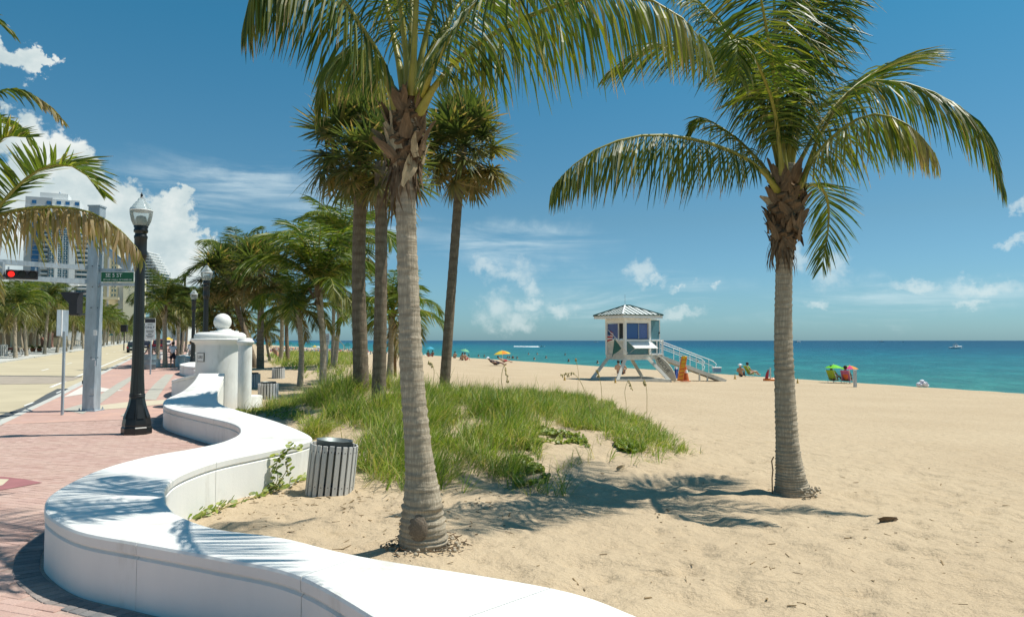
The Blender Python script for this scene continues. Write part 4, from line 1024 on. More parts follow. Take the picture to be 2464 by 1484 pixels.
FAN = [[fan_mesh(dp, dy) for _ in range(2)] for dp, dy in ((.06, 0), (.16, .04), (.26, .12), (.42, .22), (.45, .55))]
def sabal(base, top, label, n=46, s_=1.0, group=None, trunk_r=.19, lean=None, dead=.12, tall=1.0):
    root = thing('fan_palm', base, label, 'palm tree', group); b = Vector(base); tp = Vector(top)
    midp = b.lerp(tp, .5)+Vector((lean or rng.uniform(-.08, .08), 0, 0))
    link('trunk', trunk_mesh([b-Vector((0, 0, .35)), b+Vector((0, 0, .3)), midp, tp], [trunk_r*1.18, trunk_r*1.02, trunk_r, trunk_r*.92, trunk_r*.85, trunk_r*.85, trunk_r], sabalbark, b, 40, 18, .05, seed=rng.randint(0, 999), wob=.04), root)
    for i in range(n):
        u = (i+.5)/n; el = 86-128*u**.95+rng.uniform(-10, 10); a = i*2.39996+rng.uniform(-.25, .25)
        cls = 0 if u < .3 else 1 if u < .55 else 2 if u < 1-dead*1.7 else 3 if u < 1-dead else 4
        q = s_*rng.uniform(.85, 1.12)
        rot = Matrix.Rotation(a, 3, 'Z') @ Matrix.Rotation(-R(el), 3, 'Y') @ Matrix.Rotation(rng.uniform(-.5, .5), 3, 'X')
        link('fan_leaf', FAN[cls][rng.randint(0, 1)], root, tp-b+Vector((0, 0, .15*s_-.5*s_*u*tall)), rot.to_euler(), (q*(1.0 if u < .25 else 1.22), q*1.06, q))
    return root
g1, g2, g3 = ong(868, 940), ong(911, 968), ong(1068, 958)
def topat(x, y, D): return tuple(at(x, y, D))
sabal(tuple(g1), topat(872, 340, g1.y), 'fan palm with dark trunk, leftmost of the three behind the big coconut palm', 56, 1.36, 'fan palms in the dune grass', .20)
sabal(tuple(g2), topat(917, 390, g2.y+.1), 'fan palm with ragged brown trunk pressed close to the left of the big coconut trunk', 38, 1.05, 'fan palms in the dune grass', .17)
sabal(tuple(g3), topat(1112, 352, g3.y), 'fan palm leaning right with a full round crown, right of the big coconut palm', 72, 1.7, 'fan palms in the dune grass', .20, lean=-.02, dead=.16)
# -- beach-side palms behind the pillar
for (bx, by, tx, ty, s_, key, lab, tr) in (
    (776, 935, 765, 690, 1.5, 'y', 'coconut palm with wide dark crown standing left of the fan palm trunks', .155),
    (722, 930, 717, 748, 1.0, 'y', 'shorter yellow-green coconut palm just left of the wide-crowned one', .135),
    (936, 925, 943, 760, 1.35, 'y', 'coconut palm seen between the big trunk and the fan palm trunk', .17),
    (800, 882, 803, 690, 1.2, 'y', 'far thin palm, left trunk of the crossing pair', .13),
    (806, 884, 822, 610, 2.0, 'y', 'far tall palm, right trunk of the crossing pair, with lit upright fronds', .15),
    (675, 872, 678, 735, 1.2, 'y', 'coconut palm in the grass patch with low yellow fronds', .2),
    (648, 868, 640, 800, 1.0, 'y', 'small young palm low behind the pillar with yellow fronds', .13),
    (600, 880, 572, 655, 1.8, 'y', 'dark coconut palm rising over the second lamp post', .2),
    (572, 872, 535, 760, 1.5, 'y', 'low bushy palm between second lamp post and pillar ball', .2)):
    g = ong(bx, by); coconut(tuple(g), topat(tx, ty, g.y), lab, 20, s_, key, None, tr, up=int(lab[:25] == 'coconut palm with wide da' or 'lit upright' in lab))
for (bx, by, tx, ty, s_, lab, tr, n) in (
    (626, 886, 630, 645, 1.95, 'fan palm behind the small half column, its crown high above the pillar', .24, 60),
    (612, 884, 545, 660, 1.95, 'fan palm with a spiky dark crown left of its neighbour, above the pillar', .22, 56),
    (692, 870, 690, 730, 1.1, 'fan palm behind the grass patch with a straight brown trunk', .2, 30),
    (592, 880, 545, 740, 2.2, 'low dark fan palm just behind the ball of the pillar', .2, 50)):
    g = ong(bx, by); sabal(tuple(g), topat(tx, ty, g.y), lab, n, s_, None, tr)
# -- palms along both sides of the road
ORD = ['first', 'second', 'third', 'fourth', 'fifth', 'sixth', 'seventh', 'eighth', 'ninth', 'tenth', 'eleventh', 'twelfth', 'thirteenth', 'fourteenth', 'fifteenth', 'sixteenth', 'seventeenth', 'eighteenth', 'nineteenth', 'twentieth']
for (bx, by, tx, ty, D, s_, key, lab) in (
    (397, 888, 396, 735, 50, 1.25, 'g', 'coconut palm on the brick walk just left of the walking man'),
    (376, 884, 380, 770, 53, .9, 'g', 'stout rough-trunked palm on the walk directly behind the waste barrel'),
    (428, 860, 430, 752, 70, 1.3, 'g', 'slender walkway palm behind the walking man'), (437, 855, 440, 740, 84, 1.5, 'g', 'walkway palm left of the third lamp post'),
    (446, 850, 452, 748, 98, 1.6, 'g', 'walkway palm right under the third lamp globe'), (418, 846, 418, 745, 112, 1.6, 'g', 'walkway palm above the speed limit sign'),
    (470, 858, 478, 755, 76, 1.4, 'y', 'walkway palm between the third and second lamp posts'), (462, 848, 470, 740, 120, 2.0, 'g', 'distant walkway palm left of the pillar ball')):
    q = at(bx, by, D); s = toR(q.x, q.y)[0]; b = (q.x, q.y, float(pz(s))); coconut(b, topat(tx, ty, D), lab, 16, s_, key, 'palms along the brick walk', .16)
n = 0
for row, (L0, s0, s1, st) in enumerate(((-13.9, 84, 215, 7.2), (-19.0, 80, 205, 7.5), (-25, 84, 200, 8), (-33, 90, 215, 8.5))):
    s = s0; i = 0
    while s < s1 and i < 18:
        L = L0+rng.uniform(-.6, .6); z = float(pz(s)); h = rng.uniform(4.2, 6.2)+row*.25
        b = RD(s, L, z); tp = RD(s+rng.uniform(-.5, .5), L+rng.uniform(-.7, .7), z+h)
        rn = ('kerb row', 'pavement row', 'row by the colonnade', 'rearmost row')[row]
        coconut(tuple(b), tuple(tp), f'{ORD[i]} palm from the near end of the {rn} across the road', 17, rng.uniform(1.35, 1.75), rng.choice('ggy'), 'palms across the road', .18)
        s += st*rng.uniform(.85, 1.15); i += 1
s = 222; i = 0
while i < 16:                                                    # the far end of both rows: trunk and one crown each
    for L in (-14, -19):
        z = float(pz(s)); b = RD(s, L+rng.uniform(-.5, .5), z); h = rng.uniform(4.5, 6.5)
        root = thing('coconut_palm', tuple(b), f'{ORD[i]} of the tiny far palms in the {"kerb" if L == -14 else "pavement"} row across the road', 'palm tree', 'far palms across the road')
        k = MB().tube([(0, 0, -.2), (0, 0, h*.5), (.1, 0, h)], [.25, .17, .15], cocobark, 8); link('trunk', k.me('trunk'), root)
        V, Fc, tip, dr = [], [], [], []
        for q in range(14):
            a = q*2.4; el = R(rng.uniform(-30, 75)); pts = [Vector((.1, 0, h))+Vector((math.cos(a)*math.cos(el)*t, math.sin(a)*math.cos(el)*t, math.sin(el)*t-.28*t*t)) for t in (0, .8, 1.6, 2.4, 3.0)]
            v, f, t_, d_, _ = frond_data(pts, n=14, ll=.8, wd=.12, nseg=2, r0=.04); o = len(V); V += v; Fc += [[x+o for x in ff] for ff in f]; tip += t_; dr += d_
        link('crown', mesh('crown', V, Fc, (coco,), False, None, {'tip': tip, 'dry': dr}), root)
    s += 11; i += 1

# ------------------------------------------------------------------ dune grass and creepers
def in_poly(x, y, P):
    c = False; n = len(P); j = n-1
    for i in range(n):
        if (P[i][1] > y) != (P[j][1] > y) and x < (P[j][0]-P[i][0])*(y-P[i][1])/(P[j][1]-P[i][1])+P[i][0]: c = not c
        j = i
    return c
nrg = np.random.default_rng(5)
def grass(name, polys, n, hgt, wd, label, dry=.1, lean=(.25, .0), gate=.27):
    "tufts of bent blades, all arrays at once"
    Vs, Fs, Ts, Ds, base = [], [], [], [], 0
    for pimg, share in polys:
        P = [ong(x, y) for x, y in pimg]; P = [(p.x, p.y) for p in P]
        lo, hi = np.min(P, 0), np.max(P, 0); k = int(n*share/8*6)
        c = nrg.uniform(lo, hi, (k, 2)); ox, oy = (vnoise(c[:, 0]*2.6, c[:, 1]*2.6)-.5)*1.1, (vnoise(c[:, 0]*2.6+40, c[:, 1]*2.6+9)-.5)*1.1; c = np.array([q for q, u_, v_ in zip(c, ox, oy) if in_poly(q[0]+u_, q[1]+v_, P)])
        cl = vnoise(c[:, 0]*1.7+50, c[:, 1]*1.7+50); tap = np.clip(1.08-.15*np.clip(c[:, 0]-.2, 0, 9), .4, 1.08) if hgt < .6 else np.ones(len(c)); keep = nrg.random(len(c)) < (cl*1.7-gate)*tap; c, cl = c[keep], cl[keep]
        need = int(n*share/8); c, cl = c[:need], cl[:need]
        c = np.repeat(c, 8, 0); cl = np.repeat(cl, 8); m = len(c); dryc = np.repeat(nrg.random(m//8) < .16, 8)
        a = nrg.uniform(0, 2*np.pi, m); r_ = nrg.uniform(0, .09, m); sp = nrg.uniform(.05, .95, m); la = np.repeat(nrg.uniform(0, 2*np.pi, m//8), 8); lm = np.repeat(nrg.uniform(0, .6, m//8), 8)
        p = np.stack([c[:, 0]+np.cos(a)*r_, c[:, 1]+np.sin(a)*r_, 0*a], -1); p[:, 2] = sand(p[:, 0], p[:, 1])-.02
        d = np.stack([np.cos(a)*sp+lean[0]+np.cos(la)*lm, np.sin(a)*sp+lean[1]+np.sin(la)*lm, 0*a+1.15], -1); d /= np.linalg.norm(d, axis=1)[:, None]
        L = hgt*(np.clip(1.08-.15*np.clip(c[:, 0]-.2, 0, 9), .45, 1.08) if hgt < .6 else 1)*(.35+1.05*cl)*np.repeat(nrg.uniform(.6, 1.2, m//8), 8)*nrg.uniform(.4, 1.2, m); W = wd*nrg.uniform(.7, 1.2, m); dp = nrg.uniform(.15, .85, m)
        wv = np.stack([-np.sin(a), np.cos(a), nrg.uniform(-.2, .2, m)], -1); V = np.zeros((m, 8, 3)); pr = (.6, 1, .8, .06)
        for i in range(4):
            h = (wv*(W*.5*pr[i])[:, None]); V[:, 2*i] = p-h; V[:, 2*i+1] = p+h
            d = d+np.stack([nrg.normal(0, .09, m), nrg.normal(0, .09, m), -dp*(.3+.35*i)], -1); d /= np.linalg.norm(d, axis=1)[:, None]; p = p+d*(L/3)[:, None]
        idx = np.arange(m)[:, None, None]*8+base+np.array([[0, 1, 3, 2], [2, 3, 5, 4], [4, 5, 7, 6]])[None]
        dv = np.where(dryc, nrg.uniform(.2, 1, m), (nrg.random(m) < dry)*.8)
        Vs.append(V.reshape(-1, 3)); Fs.append(idx.reshape(-1, 4)); Ts.append(np.tile([0, 0, .33, .33, .66, .66, 1, 1], m)); Ds.append(np.repeat(dv, 8)); base += m*8
    V, Fc = np.concatenate(Vs), np.concatenate(Fs); me = bpy.data.meshes.new(name); me.vertices.add(len(V)); me.vertices.foreach_set('co', V.ravel())
    me.loops.add(Fc.size); me.loops.foreach_set('vertex_index', Fc.ravel().astype(np.int32)); me.polygons.add(len(Fc))
    me.polygons.foreach_set('loop_start', np.arange(len(Fc), dtype=np.int32)*4); me.polygons.foreach_set('loop_total', np.full(len(Fc), 4, np.int32)); me.update()
    for k_, a_ in (('tip', np.concatenate(Ts)), ('dry', np.concatenate(Ds))): me.attributes.new(k_, 'FLOAT', 'POINT').data.foreach_set('value', a_.astype(np.float32))
    me.materials.append(grassm); o = link(name, me); tag(o, label, 'grass', None, 'stuff'); return o
grass('dune_grass', [
  ([(700, 1000), (760, 950), (850, 935), (960, 945), (1090, 950), (1200, 955), (1330, 950), (1440, 962), (1520, 1000), (1590, 1050), (1640, 1092), (1560, 1080), (1480, 1075), (1400, 1030), (1290, 1020), (1230, 1050), (1240, 1100), (1270, 1160), (1180, 1172), (1060, 1140), (900, 1130), (850, 1140), (850, 1070), (830, 1020)], 1.0), ([(840, 1100), (1000, 1110), (1290, 1150), (1420, 1080), (1600, 1080), (1700, 1110), (1560, 1120), (1440, 1110), (1330, 1190), (1080, 1185), (860, 1165)], .012)],
  105000, .54, .0105, 'dense green dune grass covering the low mound behind the seat wall')
grass('dune_grass', [([(640, 855), (700, 848), (860, 850), (870, 920), (800, 925), (735, 905), (660, 880)], 1.0)], 22000, .8, .024, 'lighter patch of dune grass among the far palm trunks', dry=.12)
grass('dune_grass', [([(600, 992), (690, 965), (800, 985), (840, 1020), (760, 1025), (690, 1005)], .8), ([(745, 1040), (800, 1030), (850, 1060), (790, 1075)], .2)], 9000, .40, .0095, 'thin grass tufts and creepers between seat wall and mound', dry=.3, gate=.5)
def creeper(name, polys, n, label, rad=(.018, .04), hz=(.01, .07)):
    V, Fc, tip, dr = [], [], [], []
    for pimg in polys:
        P = [ong(x, y) for x, y in pimg]; P = [(p.x, p.y) for p in P]; x0, x1 = min(p[0] for p in P), max(p[0] for p in P); y0, y1 = min(p[1] for p in P), max(p[1] for p in P); got = 0; tr = 0
        while got < n and tr < n*30:
            tr += 1; x, y = rng.uniform(x0, x1), rng.uniform(y0, y1)
            if not in_poly(x, y, P) or float(vnoise(np.float64(x*3.3), np.float64(y*3.3)))*.6+float(vnoise(np.float64(x*11+7), np.float64(y*11)))*.4 < .44: continue
            c = Vector((x, y, float(sand(x, y))+rng.uniform(*hz))); r_ = rng.uniform(*rad); nx = Vector((rng.gauss(0, .5), rng.gauss(0, .5)-.25, 1)).normalized(); u = nx.orthogonal().normalized(); v = nx.cross(u); o = len(V)
            for j in range(7): a = j*2*math.pi/7; V.append(c+(u*math.cos(a)*1.15+v*math.sin(a)*.9)*r_+nx*(.15*r_*math.cos(2*a))); tip.append(0); dr.append(float(rng.random() < .06))
            Fc.append(list(range(o, o+7))); got += 1
    o = link(name, mesh(name, V, Fc, (vinem,), False, None, {'tip': tip, 'dry': dr})); tag(o, label, 'creeper', None, 'stuff')
creeper('beach_creeper', [[(1240, 1050), (1300, 1030), (1400, 1050), (1420, 1078), (1330, 1070), (1270, 1085)], [(1225, 1090), (1280, 1110), (1322, 1150), (1310, 1178), (1240, 1170)], [(1470, 1060), (1560, 1075), (1540, 1095), (1490, 1085)]], 1100, 'round-leaved creeper spilling over the sandy edge of the mound')
creeper('beach_creeper', [[(560, 988), (640, 984), (760, 1010), (840, 1030), (760, 1030), (660, 1005)]], 900, 'low dark creeper along the back of the seat wall below the pillar')
# creeping stems along the foot of the wall and one climbing it
def vine(px, label, leaves=26, zoff=.02, D=None):
    P = [Vector(q) for q in px]; root = thing('creeping_vine', tuple(P[0]), label, 'vine'); C = catmull(P, 8)
    MB().tube([Vector(v) for v in C], .006, stalkm, 5).build('stem', root)
    V, Fc, tip, dr = [], [], [], []
    for i in range(leaves):
        c = Vector(C[rng.randrange(len(C))])-root.location+Vector((rng.uniform(-.07, .07), rng.uniform(-.07, .03), rng.uniform(.0, .09))); r_ = rng.uniform(.018, .04); nx = Vector((rng.gauss(0, .5), -.5, .8)).normalized(); u = nx.orthogonal().normalized(); v = nx.cross(u); o = len(V)
        for j in range(7): a = j*2*math.pi/7; V.append(c+(u*math.cos(a)*1.3+v*math.sin(a)*.8)*r_); tip.append(0); dr.append(float(rng.random() < .15))
        Fc.append(list(range(o, o+7)))
    o = link('leaves', mesh('leaves', V, Fc, (vinem,), False, None, {'tip': tip, 'dry': dr}), root); o['kind'] = 'stuff'
def onsand(*pts): return [ong(x, y)+Vector((0, 0, .02)) for x, y in pts]
vine(onsand((470, 1250), (520, 1232), (580, 1210), (640, 1190), (700, 1168), (740, 1150)), 'creeping vine along the sand at the foot of the wall, left of the near bin', 110)
w0 = onsand((655, 1185))[0]; wD = w0.y
vine([w0, at(668, 1150, wD+.02), at(664, 1120, wD+.08), at(676, 1095, wD+.12), at(700, 1080, wD+.1), at(722, 1083, wD)], 'climbing vine arching up the white wall beside the near bin', 44)
vine([w0, at(690, 1130, wD+.1), at(686, 1110, wD+.1), at(694, 1145, wD+.05)], 'short loop of vine below the arching one on the white wall', 16)
# sea oats: single tall stalks with seed heads
oatm = plain('sea_oat_straw', (.42, .33, .14), .8, .2)
for i, (bx, by, pts, lab) in enumerate(((1215, 960, [(1206, 915), (1213, 880), (1222, 920)], 'dry stalk with a hooked tip just right of the fan palm'), (1420, 985, [(1400, 925), (1378, 898), (1350, 902)], 'long bent stalk left of the tower, its seed head hanging'),
      (1448, 975, [(1446, 930), (1440, 905), (1436, 890)], 'upright stalk in the middle of the mound'), (1390, 930, [(1391, 895), (1386, 870), (1384, 862)], 'stalk with a fat brown seed head nearest the tower'), (1556, 985, [(1556, 945), (1553, 925), (1548, 915)], 'stalk below the tower steps with a dry head'),
      (1506, 970, [(1503, 940), (1512, 915), (1520, 935)], 'short stalk bending under the tower leg'), (1040, 935, [(1044, 890), (1030, 870), (1040, 880)], 'stalk between the big trunk and the fan palm trunk'), (846, 905, [(838, 850), (812, 815), (805, 812)], 'dark stalk left of the fan palm trunks'))):
    g = ong(bx, by+35); D = g.y; root = thing('sea_oat_stalk', tuple(g), lab, 'grass stalk', 'sea oat stalks on the mound')
    P = [g, at(bx, by, D)]+[at(x, y, D+rng.uniform(-.1, .1)) for x, y in pts]; MB().tube([Vector(v) for v in catmull(P, 5)], .007, oatm, 5).build('stem', root)
    e_ = P[-1]; k = MB()
    for q in range(12): c = P[-2].lerp(e_, q/11)+Vector((rng.uniform(-.025, .025), 0, rng.uniform(-.05, .02))); k.sphere(c, .016, oatm, 5, 4, 2.0)
    o = k.build('seed_head', root); o['kind'] = 'stuff'
# litter of dry leaf scraps and twigs on the sand
k = MB(); twig = plain('dry_leaf_scrap', (.20, .135, .06), .9, .35, 3)
for i in range(420):
    if i < 300: q = ong(rng.uniform(520, 1250), 1170+abs(rng.gauss(0, 75)))
    else: q = ong(rng.uniform(1250, 2440), rng.uniform(1120, 1470))
    s, L = toR(q.x, q.y)
    if L < wl(s)+.5: continue
    a = rng.uniform(0, 3.14); l_ = rng.choice((rng.uniform(.01, .04), rng.uniform(.03, .14))); k.box((q.x, q.y, q.z+float(relief(q.x, q.y))*.9+.008), (l_, min(l_*.6, rng.uniform(.004, .018)), .005), twig, Euler((rng.uniform(-.3, .3), rng.uniform(-.3, .3), a)).to_matrix())
tag(k.build('leaf_litter'), 'scattered dry leaf scraps and twigs on the sand', 'litter', None, 'stuff')
g = ong(2113, 1262); root = thing('palm_husk', tuple(g), 'curled brown palm husk lying on the open sand at right', 'debris'); V, Fc = base_sheet(.2, .12, 1.5); link('leaf_base', mesh('leaf_base', V, Fc, (bootm,), True), root, (0, 0, .03), (R(80), 0, R(60)))
g = ong(1485, 1133); root = thing('palm_husk', tuple(g), 'small tan palm husk lying by the shaded mound edge', 'debris'); V, Fc = base_sheet(.18, .10, 1.2); link('leaf_base', mesh('leaf_base', V, Fc, (huskm,), True), root, (0, 0, .03), (R(80), 0, R(100)))
# ------------------------------------------------------------------ lifeguard tower
TD = 46.0; n0 = gz(1482, 917, -.60); TH = R(28)
tx = Vector((math.cos(TH), math.sin(TH), 0)); ty = Vector((-math.sin(TH), math.cos(TH), 0)); tz = Vector((0, 0, 1)); Rt = Matrix.Rotation(TH, 3, 'Z')
nc = at(1503, 800, n0.y+.9); O = Vector((nc.x, nc.y, 0)); k_ = nc.y/F                # near cabin corner on plan
def tl(x, y, z): return O+tx*x+ty*y+tz*z
def zt(y, D=None): return 2-(y-819)*(D or nc.y)/F
WX = 2.0; WY = 2.0; zf = zt(853); zs = zt(818.5); ztop = zt(765)
tower = thing('lifeguard_tower', (O.x, O.y, -.6), 'white lifeguard tower on splayed legs with a green-ribbed hip roof, standing on the beach', 'lifeguard tower')
weath = plain('weathered_white_wood', (.66, .64, .57), .7, .12, 4, .002, 30, dirt=((.42, .36, .26), .6))
roofw = plain('pale_metal_roof', (.66, .69, .66), .35, .06, 2); greent = plain('dark_green_trim', (.025, .075, .06), .45)
glassm, t, b, o_ = newmat('tinted_window_glass'); b.inputs['Base Color'].default_value = (.035, .10, .30, 1); b.inputs['Roughness'].default_value = .06; b.inputs['Specular IOR Level'].default_value = .6
lav = plain('curtained_glass', (.10, .15, .36), .15); darkgl = plain('dark_window_glass', (.03, .035, .045), .08); tealgl = plain('teal_glass', (.10, .22, .26), .1)
tb = lambda mb, c, s, m, **kw: mb.box(tl(*c), s, m, Rt, **kw)
# deck, floor beams
tb(MB(), (WX/2+.55, WY/2, zf-.06), (WX+1.25, WY+.1, .12), weath).build('deck', tower)
tb(MB(), (WX/2+.5, -.02, zf-.24), (WX+1.1, .08, .22), weath).build('floor_beam', tower); tb(MB(), (-.02, WY/2, zf-.24), (.08, WY, .22), weath).build('floor_beam', tower)
tb(MB(), (WX/2+.5, WY+.02, zf-.24), (WX+1.1, .08, .22), weath).build('floor_beam', tower)
for x, y in ((0, 0), (WX, 0), (0, WY), (WX, WY)): tb(MB(), (x, y, (zf+ztop)/2), (.17, .17, ztop-zf), whitem, bev=.012).build('corner_post', tower)
# front face: lower panel, sill, window, lintel
tb(MB(), (WX/2, .03, (zf+zs)/2), (WX-.17, .05, zs-zf-.02), tealgl).build('lower_panel', tower); tb(MB(), (.03, WY/2, (zf+zs)/2), (.05, WY-.17, zs-zf-.02), weath).build('lower_panel', tower)
tb(MB(), (WX-.03, WY/2, (zf+zs)/2), (.05, WY-.17, zs-zf-.02), weath).build('lower_panel', tower); tb(MB(), (WX/2, WY-.03, (zf+zs)/2), (WX-.17, .05, zs-zf-.02), weath).build('lower_panel', tower)
for c, s in (((WX/2, -.0, zs), (WX-.17, .16, .13)), ((0, WY/2, zs), (.16, WY-.17, .13)), ((WX, WY/2, zs), (.16, WY-.17, .13)), ((WX/2, WY, zs), (WX-.17, .16, .13))): tb(MB(), c, s, whitem, bev=.01).build('sill', tower)
for c, s in (((WX/2, -.0, ztop-.16), (WX-.17, .15, .32)), ((0, WY/2, ztop-.16), (.15, WY-.17, .32)), ((WX, WY/2, ztop-.16), (.15, WY-.17, .32)), ((WX/2, WY, ztop-.16), (WX-.17, .15, .32))): tb(MB(), c, s, whitem).build('lintel', tower)
zw0, zw1 = zs+.065, ztop-.32; zc = (zw0+zw1)/2; hw = zw1-zw0
wf = tb(MB(), (WX/2, .02, zw0+.02), (WX-.17, .07, .04), darkp); wf.box(tl(WX/2, .02, zw1-.02), (WX-.17, .07, .04), darkp, Rt); w_ = wf.build('window', tower)
tb(MB(), (WX*.31, .03, zc), (WX*.46, .03, hw-.08), glassm).build('pane', w_); tb(MB(), (WX*.74, .05, zc), (WX*.38, .03, hw-.08), lav).build('pane', w_); tb(MB(), (WX*.555, .0, zc), (.05, .05, hw-.08), galv).build('mullion', w_)
w_ = tb(MB(), (.0, WY*.33, zc), (.09, .08, hw), whitem).build('window', tower)
tb(MB(), (.03, WY*.19, zc), (.03, WY*.25, hw-.06), darkgl).build('pane', w_); tb(MB(), (.03, WY*.66, zc), (.03, WY*.58, hw-.06), lav).build('pane', w_)
w_ = tb(MB(), (WX, WY*.5, zw0+.02), (.08, WY-.17, .04), whitem).build('window', tower); tb(MB(), (WX, WY*.5, zc), (.03, WY-.2, hw-.08), glassm).build('pane', w_)
# eave brackets
for i in range(4): tb(MB(), (.30+i*.46, -.16, ztop-.02), (.09, .22, .13), whitem).build('rafter_tail', tower); tb(MB(), (-.16, .30+i*.46, ztop-.02), (.22, .09, .13), whitem).build('rafter_tail', tower)
# hip roof
ov = .66; ze = zt(757.5); za = zt(735.0, nc.y+1.2); rx0, rx1, ry0, ry1 = -ov, WX+ov, -ov, WY+ov; rd = .22
fas = MB()
for a, c in (((rx0, ry0), (rx1, ry0)), ((rx1, ry0), (rx1, ry1)), ((rx1, ry1), (rx0, ry1)), ((rx0, ry1), (rx0, ry0))): pass
tb(fas, (WX/2, WY/2, ze-.11), (rx1-rx0-.06, ry1-ry0-.06, .2), whitem); fas.build('fascia', tower)
E = [tl(rx0, ry0, ze), tl(rx1, ry0, ze), tl(rx1, ry1, ze), tl(rx0, ry1, ze)]; A1, A2 = tl(WX/2-rd, WY/2, za), tl(WX/2+rd, WY/2, za)
rf = MB(); rf.add(E+[A1, A2], [[0, 1, 5, 4], [1, 2, 5], [2, 3, 4, 5], [3, 0, 4], [3, 2, 1, 0]], roofw); ro = rf.build('roof', tower)
for a, c in zip(E, E[1:]+E[:1]): MB().bar(a+tz*.0, c+tz*.0, .07, .06, greent).build('eave_trim', ro)
for a, c in ((E[0], A1), (E[1], A2), (E[2], A2), (E[3], A1), (A1, A2)): MB().bar(a+tz*.03, c+tz*.03, .09, .06, whitem if a is E[0] else greent).build('hip_cap', ro)
def seams(a, c, p, q, n):
    for i in range(1, n):
        u = i/n; s_ = a.lerp(c, u); m0 = (p-a).length/(c-a).length
        dirv = ((p+q)/2-(a+c)/2); f = min(1, min(u, 1-u)/.46); MB().bar(s_+tz*.02, s_+dirv*f*.99+tz*.025, .035, .04, greent).build('seam', ro)
seams(E[0], E[1], A1, A2, 9); seams(E[3], E[0], A1, A1, 9)
MB().tube([A1+tz*0, A1+tz*.75], .012, galv, 5).build('antenna', tower)
# legs and ground frame
zg = -.62
G_ = [gz(1424, 911, zg+.08), gz(1484, 917, zg), gz(1612, 917, zg), gz(1546, 909, zg+.05)]
Tp = [tl(.0, WY*.98, zf-.3), tl(.0, .0, zf-.3), tl(WX*.98, .0, zf-.3), tl(WX, WY, zf-.3)]
for g_, t_ in zip(G_, Tp): MB().bar(g_, t_, .20, .20, weath, (0, 1, 0)).build('leg', tower)
for a, c in ((0, 1), (1, 2), (2, 3), (3, 0)): MB().bar(G_[a]+tz*.02, G_[c]+tz*.02, .2, .2, weath).build('ground_beam', tower)
# hinged corrugated shutter propped open over the front lower panel
k = MB(); n_ = 20; hz0 = zs-.12; 
for i in range(n_):
    x0, x1 = .22+(WX-.1)*i/n_, .22+(WX-.1)*(i+1)/n_; bmp_ = .018
    a, c, d = tl(x0, -.06, hz0), tl((x0+x1)/2, -.06-bmp_, hz0+bmp_), tl(x1, -.06, hz0); dv = (tx*.16-ty*.52)+tz*-.42
    k.add([a, c, d, d+dv, c+dv, a+dv], [[0, 1, 4, 5], [1, 2, 3, 4]], whitem)
o = k.build('shutter', tower); so_ = o.modifiers.new('thickness', 'SOLIDIFY'); so_.thickness = .02
for x in (.35, WX-.05): MB().bar(tl(x, -.05, zf+.12), tl(x+.15, -.5, hz0-.38), .03, .03, galv).build('shutter_stay', tower)
# side deck: open glass door, balustrade
dx = WX+1.05
dr_ = MB(); 
for a, c in (((WX+.08, -.02, zf), (WX+.08, -.02, zt(768))), ((WX+.86, -.02, zf), (WX+.86, -.02, zt(768)))): dr_.bar(tl(*a), tl(*c), .06, .05, whitem, (0, 1, 0))
dr_.bar(tl(WX+.05, -.02, zt(768)), tl(WX+.89, -.02, zt(768)), .05, .06, whitem); dr_.bar(tl(WX+.05, -.02, zs), tl(WX+.89, -.02, zs), .04, .1, whitem); d_ = dr_.build('door', tower)
tb(MB(), (WX+.47, -.02, (zs+zt(768))/2+.02), (.74, .02, zt(768)-zs-.1), tealgl).build('pane', d_); tb(MB(), (WX+.47, -.02, (zs+zf)/2), (.74, .02, zs-zf-.1), tealgl).build('pane', d_)
MB().box(tl(WX+.80, -.06, zc-.1), (.05, .06, .12), darkp, Rt).build('handle', d_)
for x in (WX+.55, dx): MB().bar(tl(x, -.1, zf-.2), tl(x, -.1, zs), .09, .09, whitem, (0, 1, 0)).build('rail_post', tower)
MB().bar(tl(WX+.1, -.1, zs), tl(dx+.05, -.1, zs), .08, .08, whitem).build('hand_rail', tower)
MB().bar(tl(WX+.1, -.1, zf+.02), tl(dx+.05, -.1, zf+.02), .08, .1, whitem).build('bottom_rail', tower)
# ramp to the sand with pipe rails
rb0, rb1 = tl(dx+.02, .55, zf-.08), gz(1738, 914, -.72)
rdv = (rb1-rb0); rl = rdv.length; ru = rdv.normalized(); rs = ru.cross(tz).normalized()
MB().bar(rb0, rb1, 1.0, .06, weath).build('ramp_deck', tower)
for s_ in (-.52, .52): MB().bar(rb0+rs*s_-tz*.06, rb1+rs*s_-tz*.06, .06, .24, weath).build('ramp_stringer', tower)
zr0 = zs-.02-(zf-.08)
for s_ in (-.5, .5):
    for hgt in (zr0, zr0*.66):
        a, c = rb0+rs*s_+tz*hgt, rb0+rs*s_+rdv*(.80 if s_ > 0 else .72)+tz*hgt
        e1_ = c+ru*.28-tz*.12; MB().tube([a, c, e1_, e1_-tz*.28-ru*.10], .028, whitem, 6).build('pipe_rail', tower)
    for u in (.03, .30, .55, .74): p_ = rb0+rs*s_+rdv*u; MB().tube([p_, p_+tz*zr0], .024, whitem, 6).build('rail_stanchion', tower)
for u in (.60, .72): p_ = rb0+rdv*u+rs*.45; MB().bar(p_-tz*.05, Vector((p_.x, p_.y, -.85)), .1, .1, weath, (0, 1, 0)).build('ramp_post', tower)
